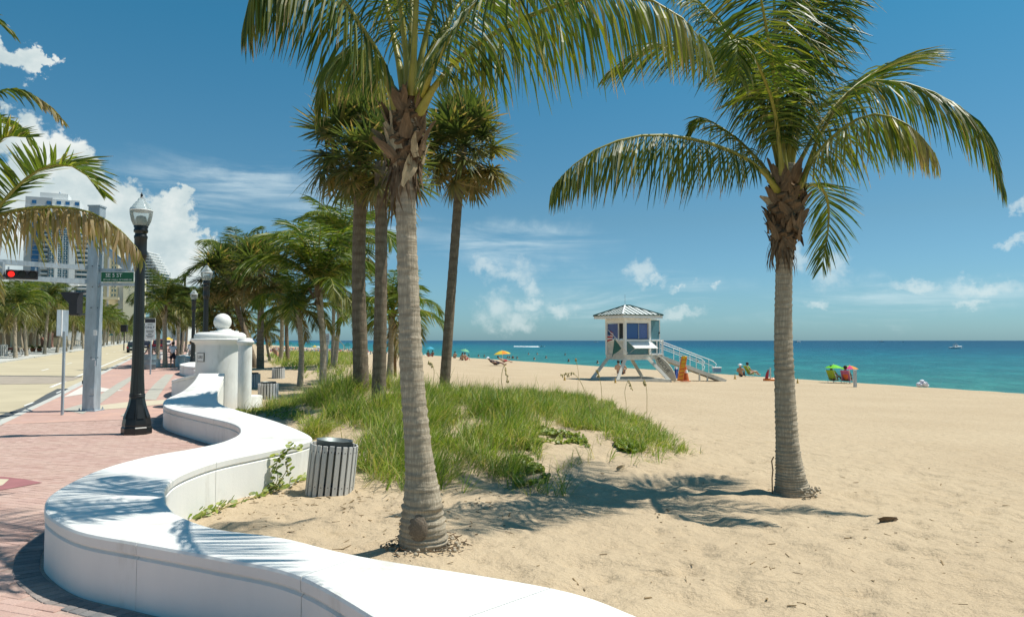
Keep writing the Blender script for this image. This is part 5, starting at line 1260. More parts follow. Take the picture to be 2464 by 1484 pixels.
# things on and under the tower
us = thing('flag', at(1461, 800, nc.y+1.2), 'small red and white striped flag with blue canton on the tower corner pole', 'flag')
fl0, fl1 = at(1502, 842, nc.y-.1), at(1461, 793, nc.y+1.3)
red_f = plain('flag_red', (.42, .035, .05), .8); white_f = plain('flag_white', (.72, .72, .74), .8); blue_f = plain('flag_blue', (.03, .09, .20), .8); green_f = plain('flag_green', (.012, .095, .085), .7)
MB().tube([at(1490, 822, nc.y-.0), at(1461, 792, nc.y+.5)], .018, whitem, 6).build('pole', us)
pt_ = lambda u, v: at(1461.5+u*13.5+v*-1.0+.6*math.sin(v*6), 790+u*10.5+v*(32-15*u), nc.y+.5+.06*math.sin(v*7+u*3))
for i in range(7):
    k = MB(); V = []; 
    for u in np.linspace(0, 1, 6):
        V += [pt_(u, i/7), pt_(u, (i+1)/7)]
    k.add(V, [[2*j, 2*j+1, 2*j+3, 2*j+2] for j in range(5)], red_f if i % 2 == 0 else white_f); k.build('stripe', us)
k = MB(); V = []
for u in np.linspace(0, .48, 4): V += [pt_(u, 0)-Vector((0, .03, 0)), pt_(u, .5)-Vector((0, .03, 0))]
k.add(V, [[2*j, 2*j+1, 2*j+3, 2*j+2] for j in range(3)], blue_f).build('canton', us)
gf = thing('flag', at(1484, 830, nc.y-.3), 'plain dark green flag drooping from a slanted pole at the tower corner', 'flag')
MB().tube([at(1510, 850, nc.y-.12), at(1477, 813, nc.y-.6)], .022, weath, 6).build('pole', gf)
k = MB(); P = [[at(1478, 815, nc.y-.62), at(1488, 828, nc.y-.5), at(1495, 838, nc.y-.35)], [at(1475, 838, nc.y-.55), at(1482, 842, nc.y-.45), at(1486, 846, nc.y-.4)], [at(1472, 860, nc.y-.5), at(1476, 852, nc.y-.45), at(1480, 850, nc.y-.42)]]
k.add([v for r in P for v in r], [[0, 3, 4, 1], [1, 4, 5, 2], [3, 6, 7, 4], [4, 7, 8, 5]], green_f); o = k.build('cloth', gf); o.modifiers.new('thickness', 'SOLIDIFY').thickness = .01
# rescue paddle board leaning below the ramp, lettering RESCUE partly hidden by the leg
creamb = plain('cream_board', (.48, .46, .38), .4, .08, 2)
A_, B_ = at(1578, 857, nc.y+.55), at(1625, 917, nc.y+.35); bl = (B_-A_); bu = bl.normalized(); bs = Vector((.62, -.1, .66)); bs = (bs-bu*bs.dot(bu)).normalized()
rbd = thing('rescue_board', tuple(B_), 'cream rescue paddleboard with dark lettering leaning under the tower ramp', 'paddleboard')
out = []
for i in range(17):
    u = i/16; wv = .36*math.sin(math.pi*min(1, max(0, u*.94+.05)))**.62; out.append((A_+bl*u, wv))
k = MB(); nrm = bu.cross(bs)
if nrm.y > 0: nrm = -nrm
V = []
for p_, wv in out: V += [p_-bs*wv, p_+bs*wv, p_+bs*wv*.9+nrm*.07, p_-bs*wv*.9+nrm*.07]
Fc = []
for i in range(16):
    for j in range(4): Fc.append([i*4+j, i*4+(j+1) % 4, i*4+4+(j+1) % 4, i*4+4+j])
k.add(V, Fc, creamb); k.build('board', rbd)
mrot = Matrix((bu, -bs if (bu.cross(-bs)).y < 0 else bs, bu.cross(-bs if (bu.cross(-bs)).y < 0 else bs))).transposed()
text('RESCUE', rbd, A_+bl*.36+nrm*.085, .34, darkp, mrot.to_euler(), .002)
# orange and yellow rescue stretcher board standing on end
orange = plain('orange_plastic', (.72, .19, .02), .4, .06, 4); yellow = plain('yellow_plastic', (.78, .50, .02), .4, .06, 4)
q0, q1 = gz(1635.5, 917.5, -.62), None; q1 = at(1646, 856, q0.y+.35)
rb = thing('rescue_raft', tuple(q0), 'orange and yellow rescue board standing on end against the ramp', 'rescue board')
ax = (q1-q0); sd = Vector((1, 0, 0)); 
MB().bar(q0+ax*.02, q0+ax*.60, .32, .09, orange, (0, -1, .3)).build('lower_half', rb); MB().bar(q0+ax*.60, q0+ax*.96, .32, .09, yellow, (0, -1, .3)).build('upper_half', rb)
MB().lathe([(.15, -.045), (.16, 0), (.15, .045)], yellow, q0+ax*.965, 16, True).build('rounded_end', rb)
for s_ in (-.16, .16): MB().bar(q0+ax*.05+sd*s_, q0+ax*.95+sd*s_, .05, .16, orange, (0, -1, .3)).build('side_rail', rb)
for i in range(6): MB().bar(q0+ax*(.12+.14*i)-sd*.13+Vector((0, -.06, 0)), q0+ax*(.15+.14*i)+sd*.13+Vector((0, -.06, 0)), .05, .03, yellow if i < 4 else orange, (0, -1, 0)).build('strap', rb)
# blue and white board between
q = gz(1628, 914, -.62); kb = thing('towel', at(1669-1.0*41, 885, q.y+.2), 'blue and white towel hanging under the ramp beside the rescue board', 'towel')
blue_t = plain('blue_cloth', (.05, .12, .45), .8, .3, 8)
k = MB(); V = []
for i in range(6):
    for j in range(5): V.append(at(1622+j*2.2+.4*math.sin(i), 882+i*5.6, q.y+.15+.05*math.sin(j*2.2)))
k.add(V, [[i*5+j, i*5+j+1, i*5+j+6, i*5+j+5] for i in range(5) for j in range(4)], blue_t); o = k.build('cloth', kb); o.modifiers.new('thickness', 'SOLIDIFY').thickness = .015
k = MB(); V2 = [v+Vector((0, -.03, 0)) for v in V[:10]]; k.add(V2, [[j, j+1, j+6, j+5] for j in range(4)], white_f).build('pale_end', kb)
conem = plain('cone_orange', (.50, .12, .02), .5, .1, 3); coned = plain('cone_faded', (.42, .26, .05), .6, .1, 3)
def cone(loc, hgt, lab, m=conem, stripe=True):
    root = thing('traffic_cone', loc, lab, 'traffic cone', 'cones on the beach'); c = Vector(loc); k = hgt/.7
    MB().box(c+tz*.02*k, (.36*k, .36*k, .04*k), m, bev=.01*k).build('base', root); MB().lathe([(.14*k, .04*k), (.025*k, .69*k), (.015*k, .7*k)], m, c, 16).build('body', root)
    if stripe: MB().lathe([(.088*k, .40*k), (.06*k, .55*k)], whitem, c, 16).build('stripe', root)
c = gz(1650.5, 917, -.62); cone(tuple(c), .95, 'dark orange traffic cone right of the rescue board under the ramp')
for x, y, lab in ((1768, 912, 'small faded cone on the sand right of the tower ramp'), (1918.5, 922, 'small faded cone on the sand just right of the right palm trunk'), (1358, 915, 'small faded cone left of the tower legs'), (1480, 921, 'small faded cone in front of the near tower leg')):
    g = ong(x, y); cone(tuple(g), 12.5*g.y/F, lab, coned, False)
c = at(1724, 890, nc.y+1.8); zc_ = float(sand(c.x, c.y))
root = thing('cooler', (c.x, c.y, c.z-.2), 'blue cooler with a white lid on the tower ramp', 'cooler'); MB().box(c, (.5, .36, .30), plain('cooler_blue', (.12, .28, .45), .4), bev=.02).build('body', root); MB().box(c+tz*.17, (.56, .42, .07), whitem, bev=.015).build('lid', root)

# ------------------------------------------------------------------ people
SKIN = [plain('skin_tan', (.42, .24, .15), .55, .06, 3), plain('skin_brown', (.20, .10, .06), .55, .06, 3), plain('skin_pale', (.55, .36, .27), .55, .06, 3)]
cloth = lambda n, c: plain(n, c, .85, .08, 6)
wt_, navy, redc, limec, tealc = cloth('white_shirt', (.75, .76, .80)), cloth('dark_shorts', (.02, .018, .035)), cloth('red_cloth', (.45, .05, .06)), cloth('lime_cloth', (.30, .42, .03)), cloth('teal_cloth', (.02, .16, .2))
hairb, hairy = cloth('dark_hair', (.03, .02, .015)), cloth('blond_hair', (.35, .22, .05))
STAND = dict(pelvis=(0, 0, .93), waist=(0, .0, 1.10), chest=(0, .01, 1.32), neck=(0, .0, 1.50), chin=(0, .015, 1.57), head=(0, .02, 1.66), crown=(0, .01, 1.74),
  shl=(-.19, 0, 1.43), ell=(-.25, -.03, 1.15), wrl=(-.24, .06, .92), hnl=(-.24, .10, .84), shr=(.19, 0, 1.43), elr=(.26, -.02, 1.15), wrr=(.25, .08, .92), hnr=(.25, .12, .84),
  hpl=(-.10, 0, .90), knl=(-.11, .06, .50), anl=(-.11, .0, .09), tol=(-.12, .17, .03), hpr=(.10, 0, .90), knr=(.11, .02, .50), anr=(.12, -.10, .09), tor=(.13, .06, .03))
RAD = dict(pelvis=.15, waist=.135, chest=.16, neck=.06, chin=.075, head=.098, crown=.07, sh=.075, el=.045, wr=.033, hn=.04, hp=.1, kn=.062, an=.042, to=.035)
EDG = [('pelvis', 'waist'), ('waist', 'chest'), ('chest', 'neck'), ('neck', 'chin'), ('chin', 'head'), ('head', 'crown')]+[(a+s, c+s) for s in 'lr' for a, c in (('sh', 'el'), ('el', 'wr'), ('wr', 'hn'), ('hp', 'kn'), ('kn', 'an'), ('an', 'to'))]+[('chest', 'shl'), ('chest', 'shr'), ('pelvis', 'hpl'), ('pelvis', 'hpr')]
def skinned(name, P, E_, rad, m, root_i, lvl=1):
    me_ = bpy.data.meshes.new(name); me_.from_pydata(P, E_, []); me_.materials.append(m); o = bpy.data.objects.new(name, me_); COL.objects.link(o)
    o.modifiers.new('skin', 'SKIN').use_smooth_shade = True
    for i, sv_ in enumerate(me_.skin_vertices[0].data): sv_.radius = (rad[i], rad[i]); sv_.use_root = (i == root_i)
    s_ = o.modifiers.new('sub', 'SUBSURF'); s_.levels = lvl; s_.render_levels = lvl; return o
def person(loc, rz, label, pose=None, skin=0, hair=hairb, wear=(), s_=1.0, group=None, hat=None):
    J = dict(STAND); J.update(pose or {}); names = list(J); root = thing('person', loc, label, 'person', group, rz); root.scale = (s_, s_, s_)
    rad = [RAD.get(n, RAD.get(n[:-1], .05)) for n in names]; ix = {n: i for i, n in enumerate(names)}
    P = [J[n] for n in names]; E_ = [(ix[a], ix[c]) for a, c in EDG]
    for s in 'lr':                                            # fingers and thumb
        hd_, wr_ = Vector(J['hn'+s]), Vector(J['wr'+s]); d = (hd_-wr_).normalized(); sdv = d.cross(Vector((1, 0, 0))); sdv = sdv.normalized() if sdv.length > .1 else Vector((0, 1, 0))
        for q, ln in ((-.024, .07), (-.008, .085), (.008, .08), (.024, .06)): P.append(tuple(hd_+d*ln+sdv*q)); rad.append(.011); E_.append((ix['hn'+s], len(P)-1))
        P.append(tuple(hd_+d*.03+sdv*.055)); rad.append(.012); E_.append((ix['hn'+s], len(P)-1))
    b_ = skinned('body', P, E_, rad, SKIN[skin], 0); b_.parent = root
    def garment(nm, segs, m, ex):
        ns = sorted({n for sg in segs for n in sg[:2]}); id_ = {n: i for i, n in enumerate(ns)}; PP = []
        for n in ns: PP.append(J[n])
        rr = [RAD.get(n, RAD.get(n[:-1], .05))+ex for n in ns]
        ee = []
        for sg in segs:
            if len(sg) == 3:
                a, c = Vector(J[sg[0]]), Vector(J[sg[1]]); PP.append(tuple(a.lerp(c, sg[2]))); rr.append(RAD[sg[0][:-1]]*.85+ex); ee.append((id_[sg[0]], len(PP)-1))
            else: ee.append((id_[sg[0]], id_[sg[1]]))
        used = sorted({i for e in ee for i in e}); mp = {v: i for i, v in enumerate(used)}
        g_ = skinned(nm, [PP[i] for i in used], [(mp[a], mp[c]) for a, c in ee], [rr[i] for i in used], m, 0); g_.parent = root
    for kind, m in wear:
        if kind == 'shirt': garment('shirt', [('pelvis', 'waist'), ('waist', 'chest'), ('chest', 'shl'), ('chest', 'shr'), ('shl', 'ell', .6), ('shr', 'elr', .6)], m, .022)
        if kind == 'top': garment('top', [('waist', 'chest')], m, .015)
        if kind == 'shorts': garment('shorts', [('pelvis', 'hpl'), ('pelvis', 'hpr'), ('hpl', 'knl', .8), ('hpr', 'knr', .8)], m, .022)
    hd_, cn = Vector(J['head']), Vector(J['crown']); up_ = (cn-Vector(J['chin'])).normalized()
    k = MB(); k.sphere((0, 0, 0), .112, hair, 12, 8); mh = k.me('hair' if not hat else 'hat'); link('hair' if not hat else 'hat', mh, root, hd_+up_*.035+Vector((0, -.018, 0)))
    if hat: mh.materials[0] = hat; k = MB().lathe([(.2, 0), (.12, .02)], hat, (0, 0, 0), 14); link('hat_brim', k.me('hat_brim'), root, hd_+up_*.06)
    fx = MB()                                                # nose, brow and mouth
    fx.sphere((0, .105, -.005), .018, SKIN[skin], 6, 4); link('nose', fx.me('nose'), root, hd_)
    return root
SIT = dict(pelvis=(0, 0, .16), waist=(0, -.08, .32), chest=(0, -.16, .53), neck=(0, -.2, .70), chin=(0, -.17, .78), head=(0, -.16, .87), crown=(0, -.17, .95), shl=(-.19, -.17, .63), shr=(.19, -.17, .63), ell=(-.28, -.02, .42), elr=(.28, -.02, .42), wrl=(-.22, .2, .36), wrr=(.22, .2, .36), hnl=(-.2, .28, .36), hnr=(.2, .28, .36),
  hpl=(-.10, .02, .14), hpr=(.10, .02, .14), knl=(-.13, .45, .36), knr=(.13, .45, .36), anl=(-.14, .72, .06), anr=(.14, .72, .06), tol=(-.15, .86, .08), tor=(.15, .86, .08))
# the man walking away
g = at(415, 884, 50); s = toR(g.x, g.y)[0]
person((g.x, g.y, float(pz(s))), PHR, 'man in white T-shirt and dark shorts walking away up the brick walk', dict(ell=(-.27, -.06, 1.18), wrl=(-.2, .14, 1.06), hnl=(-.17, .2, 1.05)), 0, hairb, [('shorts', navy), ('shirt', wt_)], .98)
g = at(458, 868, 60); s = toR(g.x, g.y)[0]
person((g.x, g.y, float(pz(s))), PHR+2.6, 'person in white shirt and grey trousers beside the lamp post, coming nearer', None, 1, hairb, [('shorts', cloth('grey_cloth', (.3, .3, .3))), ('shirt', wt_)], .98)
g = at(361.5, 880, 50.5); s = toR(g.x, g.y)[0]
person((g.x, g.y, float(pz(s))+.12), PHR, 'woman with long blond hair and bare back sitting behind the waste barrel', dict(SIT, pelvis=(0, 0, .55), waist=(0, -.02, .74), chest=(0, -.02, .96), neck=(0, -.02, 1.14), chin=(0, 0, 1.2), head=(0, 0, 1.29), crown=(0, 0, 1.37), shl=(-.18, -.02, 1.07), shr=(.18, -.02, 1.07), ell=(-.3, -.02, .86), elr=(.32, 0, .86), wrl=(-.42, .02, .68), wrr=(.4, .1, .74), hnl=(-.46, .04, .62), hnr=(.42, .16, .74), hpl=(-.1, .05, .52), hpr=(.1, .05, .52), knl=(-.12, .45, .5), knr=(.12, .45, .5), anl=(-.12, .5, .06), anr=(.12, .5, .06), tol=(-.12, .62, .04), tor=(.12, .62, .04)), 2, hairy, [('shorts', cloth('pale_pink_cloth', (.6, .5, .52)))], 1.05)
MB().box(Vector((g.x, g.y, float(pz(s))+.3)), (1.2, .4, .6), white, bev=.02); 
bench = thing('bench', (g.x, g.y+.05, float(pz(s))), 'low white bench block under the blond woman behind the barrel', 'bench'); MB().box(Vector((g.x, g.y+.1, float(pz(s))+.25)), (1.1, .4, .5), white, bev=.02).build('block', bench); MB().box(Vector((g.x, g.y+.1, float(pz(s))+.53)), (1.2, .46, .055), white, bev=.015).build('seat', bench)
g = at(360, 893, 47.2); s = toR(g.x, g.y)[0]; c = Vector((g.x, g.y, float(pz(s))))
wb = thing('waste_barrel', tuple(c), 'blue-grey waste barrel on the brick walk in front of the blond woman', 'waste bin'); br = plain('barrel_paint', (.17, .24, .27), .5, .12, 4)
MB().lathe([(.33, 0), (.35, .02), (.355, .3), (.37, .32), (.365, .34), (.37, .6), (.385, .62), (.38, .64), (.385, .93)], br, c, 28).build('barrel', wb); MB().lathe([(.385, .93), (.40, .935), (.40, .96), (.37, .965), (.35, .9)], br, c, 28).build('rim', wb); MB().lathe([(.34, .90), (.30, .98), (.05, 1.0)], darkp, c, 20).build('bag', wb)

# umbrellas
def parasol(loc, r, h, cols, label, tilt=0, n=8, sag=.30, group='parasols on the beach'):
    root = thing('beach_umbrella', loc, label, 'beach umbrella', group); root.rotation_euler = (0, tilt, 0)
    k = MB().tube([(0, 0, -.2), (0, 0, h)], .022, whitem, 6); link('pole', k.me('pole'), root)
    for i in range(n):
        a0, a1 = 2*math.pi*i/n, 2*math.pi*(i+1)/n; V = []; k = MB()
        for u in (0, .35, .7, 1.0):
            for v in (0, .5, 1):
                a = a0+(a1-a0)*v; rr = r*u*(1 if v != .5 else .965); V.append((rr*math.cos(a), rr*math.sin(a), h-r*sag*2*(u**2)*.62-r*.12*u))
        k.add(V, [[q*3+j, q*3+j+1, q*3+4+j, q*3+3+j] for q in range(3) for j in range(2)], cols[i % len(cols)]); link('canopy_panel', k.me('canopy_panel'), root)
    k = MB().lathe([(.03, h-.01), (.02, h+.05), (.002, h+.09)], whitem, (0, 0, 0), 8); link('tip', k.me('tip'), root)
    return root
def umat(name, c):
    m, t, b, o = newmat(name); b.inputs['Base Color'].default_value = c4(c); b.inputs['Roughness'].default_value = .7
    tr = t.new('ShaderNodeBsdfTranslucent', {0: c4(c)}); mx = t.new('ShaderNodeMixShader', {0: .4, 1: b.outputs[0], 2: tr.outputs[0]}); t.l.new(mx.outputs[0], o.inputs[0]); return m
ulime, uor, uye, upk, ubl, ute, ugr, uwh, ured = [umat('umbrella_'+n, c) for n, c in (('lime', (.22, .75, .03)), ('orange', (.80, .30, .03)), ('yellow', (.80, .60, .06)), ('pink', (.75, .06, .25)), ('blue', (.06, .42, .60)), ('teal', (.01, .17, .20)), ('green', (.18, .50, .30)), ('white', (.75, .76, .74)), ('red', (.6, .05, .06)))]
ubl2, upe = umat('umbrella_navy', (.015, .07, .16)), umat('umbrella_peach', (.70, .38, .24))
def under(x, ytop, ybase, rpx, cols, lab, D=None, tilt=0, sag=.3):
    g = ong(x, ybase); D = g.y; return parasol((g.x, g.y, g.z), rpx*D/F, (ybase-ytop)*D/F, cols, lab, tilt, 8, sag)
under(2006, 877, 921, 20.5, [ulime], 'bright lime green beach umbrella over the left of two people in chairs', sag=.22)
under(2044, 879, 922, 20.5, [ulime, upk, uor, uye], 'green, pink and orange panelled beach umbrella beside the lime one', sag=.24)
under(1210, 843, 879, 21, [uor, uye, uye], 'orange and yellow beach umbrella over people lying near the water', sag=.25, tilt=R(-4))
under(1114, 839, 866, 11.5, [ugr], 'small pale green beach umbrella between the blue and orange ones', tilt=R(12))
under(1034, 834, 858, 11, [ubl], 'bright blue beach umbrella just right of the big palm trunk')
g = ong(596, 872); parasol((g.x, g.y, g.z), 24*g.y/F, 62*g.y/F, [ubl2], 'dark blue beach umbrella mostly hidden behind the gate pillar column', sag=.34)
g = ong(640, 868); pe = parasol((g.x, g.y, g.z), 13*g.y/F, 36*g.y/F, [upe], 'peach coloured beach umbrella tipped over beside a fan palm trunk', tilt=R(48), sag=.3)
# folding chairs with sitters
def chair(loc, rz, m, label):
    root = thing('beach_chair', loc, label, 'beach chair', 'beach chairs', rz)
    k = MB().slab([(-.27, .02, .2), (.27, .02, .2), (.27, -.42, .92), (-.27, -.42, .92)], .03, m); link('backrest', k.me('backrest'), root)
    k = MB().slab([(-.27, .02, .2), (-.27, .5, .27), (.27, .5, .27), (.27, .02, .2)], .03, m); link('seat', k.me('seat'), root)
    for s_ in (-.29, .29):
        k = MB().tube([(s_, .5, .0), (s_, .5, .27), (s_, .02, .2), (s_, -.42, .94)], .014, whitem, 5); link('frame', k.me('frame'), root)
        k = MB().tube([(s_, -.2, .0), (s_, -.05, .46), (s_, .45, .48)], .014, whitem, 5); link('arm', k.me('arm'), root)
def seated(x, y, rz, cm, lab, clab, s_=1.0, skin=0, hair=hairb, wear=()):
    g = ong(x, y); chair((g.x, g.y, g.z), rz, cm, clab)
    p_ = person((g.x, g.y, g.z+.10), rz, lab, SIT, skin, hair, wear, s_)
rzs = -PHB-R(20)
seated(2004, 921, -R(55), limec, 'person with dark hair sitting in the lime chair under the lime umbrella', 'lime green beach chair seen from behind under the lime umbrella', 1.15, 1, hairb, [('shirt', limec)])
seated(2036, 922, -R(40), cloth('striped_chair', (.45, .12, .25)), 'person in orange-red top sitting under the panelled umbrella', 'pink and red beach chair under the panelled umbrella', 1.15, 1, hairb, [('shirt', cloth('orange_cloth', (.65, .13, .04)))])
seated(1803, 906, -R(80), limec, 'person in large dark hat reclining in a lime chair at the water edge', 'lime beach chair turned sideways between tower ramp and right palm', 1.1, 0, hairb, [('shirt', limec)])
g = ong(1782, 906); person((g.x, g.y, g.z-.02), -R(30), 'man with white cap sitting on the sand at the water edge', SIT, 0, hairb, [('shorts', navy)], 1.1, hat=wt_)
LIE = dict(pelvis=(0, 0, .3), waist=(0, -.16, .36), chest=(0, -.36, .46), neck=(0, -.52, .55), chin=(0, -.58, .62), head=(0, -.62, .68), crown=(0, -.66, .74), shl=(-.19, -.42, .48), shr=(.19, -.42, .48), ell=(-.26, -.2, .34), elr=(.26, -.2, .34), wrl=(-.22, .02, .32), wrr=(.22, .02, .32), hnl=(-.2, .08, .32), hnr=(.2, .08, .32), hpl=(-.1, .05, .28), hpr=(.1, .05, .28), knl=(-.11, .45, .34), knr=(.11, .45, .3), anl=(-.11, .85, .16), anr=(.11, .85, .1), tol=(-.11, .93, .24), tor=(.11, .93, .2))
g = ong(1192, 880); person((g.x, g.y, g.z-.05), -R(85), 'person in white cap and dark clothes lying back before the orange umbrella', LIE, 1, hairb, [('shirt', navy), ('shorts', navy)], 1.25, hat=wt_)
g = ong(1212, 872); person((g.x, g.y, g.z-.1), -R(80), 'sunbather lying on the sand under the orange umbrella', LIE, 0, hairb, [('shorts', redc)], 1.2)
for x, y, a, lab, sk in ((1030, 858, 0, 'person sitting in the shade of the blue umbrella', 1), (1040, 858, .4, 'second person under the blue umbrella, on its right', 1), (1112, 867, .3, 'person sitting under the pale green umbrella', 0), (1120, 867, -.5, 'person sitting just right of the pale green umbrella', 2), (1094, 862, .2, 'lone person sitting left of the pale green umbrella', 0), (1489, 901, -.4, 'person sitting at the water edge seen between the tower legs', 2), (1497, 901, -.2, 'second person seen between the tower legs, at right of the first', 0)):
    g = ong(x, y); person((g.x, g.y, g.z), a, lab, SIT, sk, hairb, [('shorts', redc if sk else navy)], 1.15)
# red beached kayak with paddle post, white bundle, post, ball
g = ong(1845, 916); root = thing('rescue_kayak', tuple(g), 'red rescue board standing with an orange base left of the right palm trunk', 'kayak'); kk = g.y/F
k = MB(); prof = [(0, .08), (4, .35), (5.2, .5), (4.8, .75), (3, .95), (1, 1.0)]
V = []; h_ = 25*kk
for u in (0, .2, .45, .7, .9, 1.0):
    w_ = 6*kk*(1-.25*u)*(1 if u < .9 else .5); z = g.z+.05+h_*u; xo = 4*kk*u; V += [(g.x-w_+xo, g.y, z), (g.x+xo, g.y-.12, z), (g.x+w_*.4+xo, g.y, z), (g.x+xo, g.y+.12, z)]
Fc = [[i*4+j, i*4+(j+1) % 4, i*4+4+(j+1) % 4, i*4+4+j] for i in range(5) for j in range(4)]+[[3, 2, 1, 0], [20, 21, 22, 23]]
k.add(V, Fc, redc); k.build('hull', root); MB().box((g.x+.25, g.y, g.z+.08), (1.0, .3, .18), orange, bev=.04).build('base', root); MB().box((g.x+.95, g.y+.1, g.z+.12), (1.1, .35, .2), orange, bev=.05).build('float', root)
MB().bar((g.x+.22, g.y-.1, g.z), (g.x+.22, g.y-.1, g.z+32*kk), .08, .06, weath, (0, 1, 0)).build('post', root)
g = ong(2057, 931); root = thing('beach_post', tuple(g), 'square grey wooden post on the sand right of the panelled umbrella', 'post'); MB().bar((g.x, g.y, g.z-.2), (g.x, g.y, g.z+40*g.y/F), .16, .16, greyslat2, (0, 1, 0)).build('shaft', root); MB().box((g.x, g.y, g.z+40*g.y/F), (.18, .18, .05), greyslat, bev=.01).build('post_cap', root)
g = ong(2218, 931); root = thing('beach_bag', tuple(g), 'white bundled beach bag and towel lying at the water edge at right', 'bag'); k = MB()
for dx_, r_, z in ((-.18, .20, .16), (.12, .24, .2), (.28, .16, .12), (0, .16, .36)): k.sphere((g.x+dx_, g.y, g.z+z), r_, wt_, 10, 7, .8)
k.build('cloth', root); MB().tube([(g.x-.3, g.y-.2, g.z+.2), (g.x, g.y-.28, g.z+.42), (g.x+.3, g.y-.2, g.z+.2)], .02, plain('bag_strap', (.12, .14, .3), .7), 6).build('strap', root)
g = ong(1605, 906); root = thing('beach_ball', (g.x, g.y, g.z+.3), 'red ball at the water edge under the tower ramp', 'ball'); 
for i in range(6):
    k = MB(); V = [(.32*math.sin(math.pi*u/6)*math.cos(a), .32*math.sin(math.pi*u/6)*math.sin(a), .32*math.cos(math.pi*u/6)) for u in range(7) for a in (i*math.pi/3, i*math.pi/3+math.pi/6, (i+1)*math.pi/3)]
    k.add(V, [[q*3+j, q*3+3+j, q*3+4+j, q*3+1+j] for q in range(6) for j in range(2)], redc, True); link('ball_panel', k.me('ball_panel'), root)
# swimmers
for i in range(24):
    x = rng.uniform(1060, 1460); y = 868-(x-1060)*.02-rng.uniform(-22, 12)
    if i > 18: x = rng.uniform(1600, 1680); y = rng.uniform(868, 888)
    y = min(y, 819+(x-481)*.0575); y = max(y, 842); q = gz(x, y, -1.38)
    root = thing('swimmer', tuple(q), ('dark head of a bather in the turquoise water left of the tower' if i <= 18 else 'dark head of a bather seen behind the tower ramp'), 'person', 'bathers left of the tower' if i <= 18 else 'bathers behind the tower ramp')
    k = MB().sphere((0, 0, .30), .13, SKIN[1], 8, 6, 1.2); link('head', k.me('head'), root); k = MB().lathe([(.30, -.3), (.26, .02), (.12, .14), (.06, .2)], SKIN[rng.randint(0, 1)], (0, 0, 0), 10, sy=.55); link('shoulders', k.me('shoulders'), root)
# the distant bathing crowd: canopies one by one, sitters as one mass
for i, (x0, x1, y0, y1) in enumerate(((786, 806, 822, 829), (928, 942, 822, 832), (964, 982, 822, 832), (828, 844, 824, 832), (690, 705, 822, 829), (715, 730, 823, 830), (735, 752, 823, 830), (668, 684, 823, 829))):
    q = ong((x0+x1)/2, 846); D = q.y; c0, c1 = at(x0, y1, D), at(x1, y0, D); root = thing('cabana', (q.x, q.y, q.z), f'{ORD[i]} small teal cabana canopy in the far beach crowd, numbered left to right in no strict line', 'cabana', 'teal cabanas in the far crowd')
    root['label'] = f'small teal cabana canopy in the far beach crowd'
    zc0, zc1 = c0.z, c1.z; k = MB(); w2 = (c1.x-c0.x)/2; V = [(c0.x, D-1, zc0), (c1.x, D-1, zc0), (c1.x, D+1, zc0), (c0.x, D+1, zc0), (c0.x+w2*.7, D, zc1), (c1.x-w2*.7, D, zc1)]
    k.add(V, [[0, 1, 5, 4], [1, 2, 5], [2, 3, 4, 5], [3, 0, 4]], ute); k.build('canopy', root)
    for xx in (c0.x+.05, c1.x-.05): MB().bar((xx, D-1, q.z-.2), (xx, D-1, zc0), .06, .06, whitem, (0, 1, 0)).build('pole', root)
for i, (x, y, r_, cl, lab) in enumerate(((757, 831, 7, uye, 'tiny yellow umbrella in the far crowd'), (765, 832, 6, uwh, 'tiny white umbrella in the far crowd'), (782, 832, 5, uor, 'tiny orange umbrella in the far crowd'), (878, 836, 7, ulime, 'tiny lime umbrella in the far crowd left of the fan palms'), (848, 838, 6, uwh, 'tiny white umbrella between the palm trunks'), (1000, 838, 8, uwh, 'pale umbrella half behind the big trunk'), (905, 839, 6, ured, 'tiny red umbrella in the gap between trunks'), (862, 834, 6, ubl, 'tiny blue umbrella in the far crowd'))):
    g = ong(x, y+11); parasol((g.x, g.y, g.z), r_*g.y/F, 11*g.y/F, [cl], lab)
k = MB(); pal = [SKIN[0], SKIN[1], SKIN[2], wt_, redc, navy, tealc, uwh, plain('blue_towel', (.1, .2, .45), .8)]
for i in range(520):
    x = rng.choice([rng.uniform(650, 880), rng.uniform(650, 1030)]); g = ong(x, 838+rng.uniform(0, 9)+(x-650)*.022); u_ = g.y/F
    k.lathe([(.9*u_*2, -.1), (.7*u_*2, 2.2*u_), (.15*u_, 3.6*u_)], rng.choice(pal), (g.x, g.y, g.z), 6)
    if rng.random() < .6: k.sphere((g.x, g.y, g.z+4.2*u_), .9*u_, rng.choice(pal[:3]), 5, 4)
tag(k.build('beach_crowd'), 'dense far crowd of sitting bathers along the water', 'crowd', None, 'stuff')
# small signs on the dunes
g = ong(787, 880); root = thing('dune_sign', tuple(g), 'small white dune notice on a wooden post among the thin palms', 'sign'); D = g.y; z0, z1 = at(787, 829, D).z, at(787, 802, D).z
MB().bar((g.x, g.y, g.z-.2), (g.x, g.y, z0+.3), .09, .09, weath, (0, 1, 0)).build('post', root); MB().box((g.x, g.y-.06, (z0+z1)/2), (10*D/F, .03, z1-z0), whitem, bev=.01).build('panel', root)
k = MB()
for i in range(5): k.box((g.x, g.y-.078, z1-(.2+.15*i)*(z1-z0)), (7*D/F, .004, .035), darkp)
pl_ = k.build('print_lines', root); pl_['kind'] = 'stuff'
g = ong(950, 905); root = thing('dune_post', tuple(g), 'brown dune fence post hidden beside the big palm trunk', 'post'); MB().bar((g.x, g.y, g.z-.3), (g.x, g.y, g.z+62*g.y/F), .16, .16, plain('brown_wood', (.16, .085, .03), .8, .2), (0, 1, 0)).build('shaft', root); MB().box((g.x, g.y, g.z+62*g.y/F), (.19, .19, .06), plain('brown_wood_cap', (.2, .11, .05), .8)).build('post_cap', root)
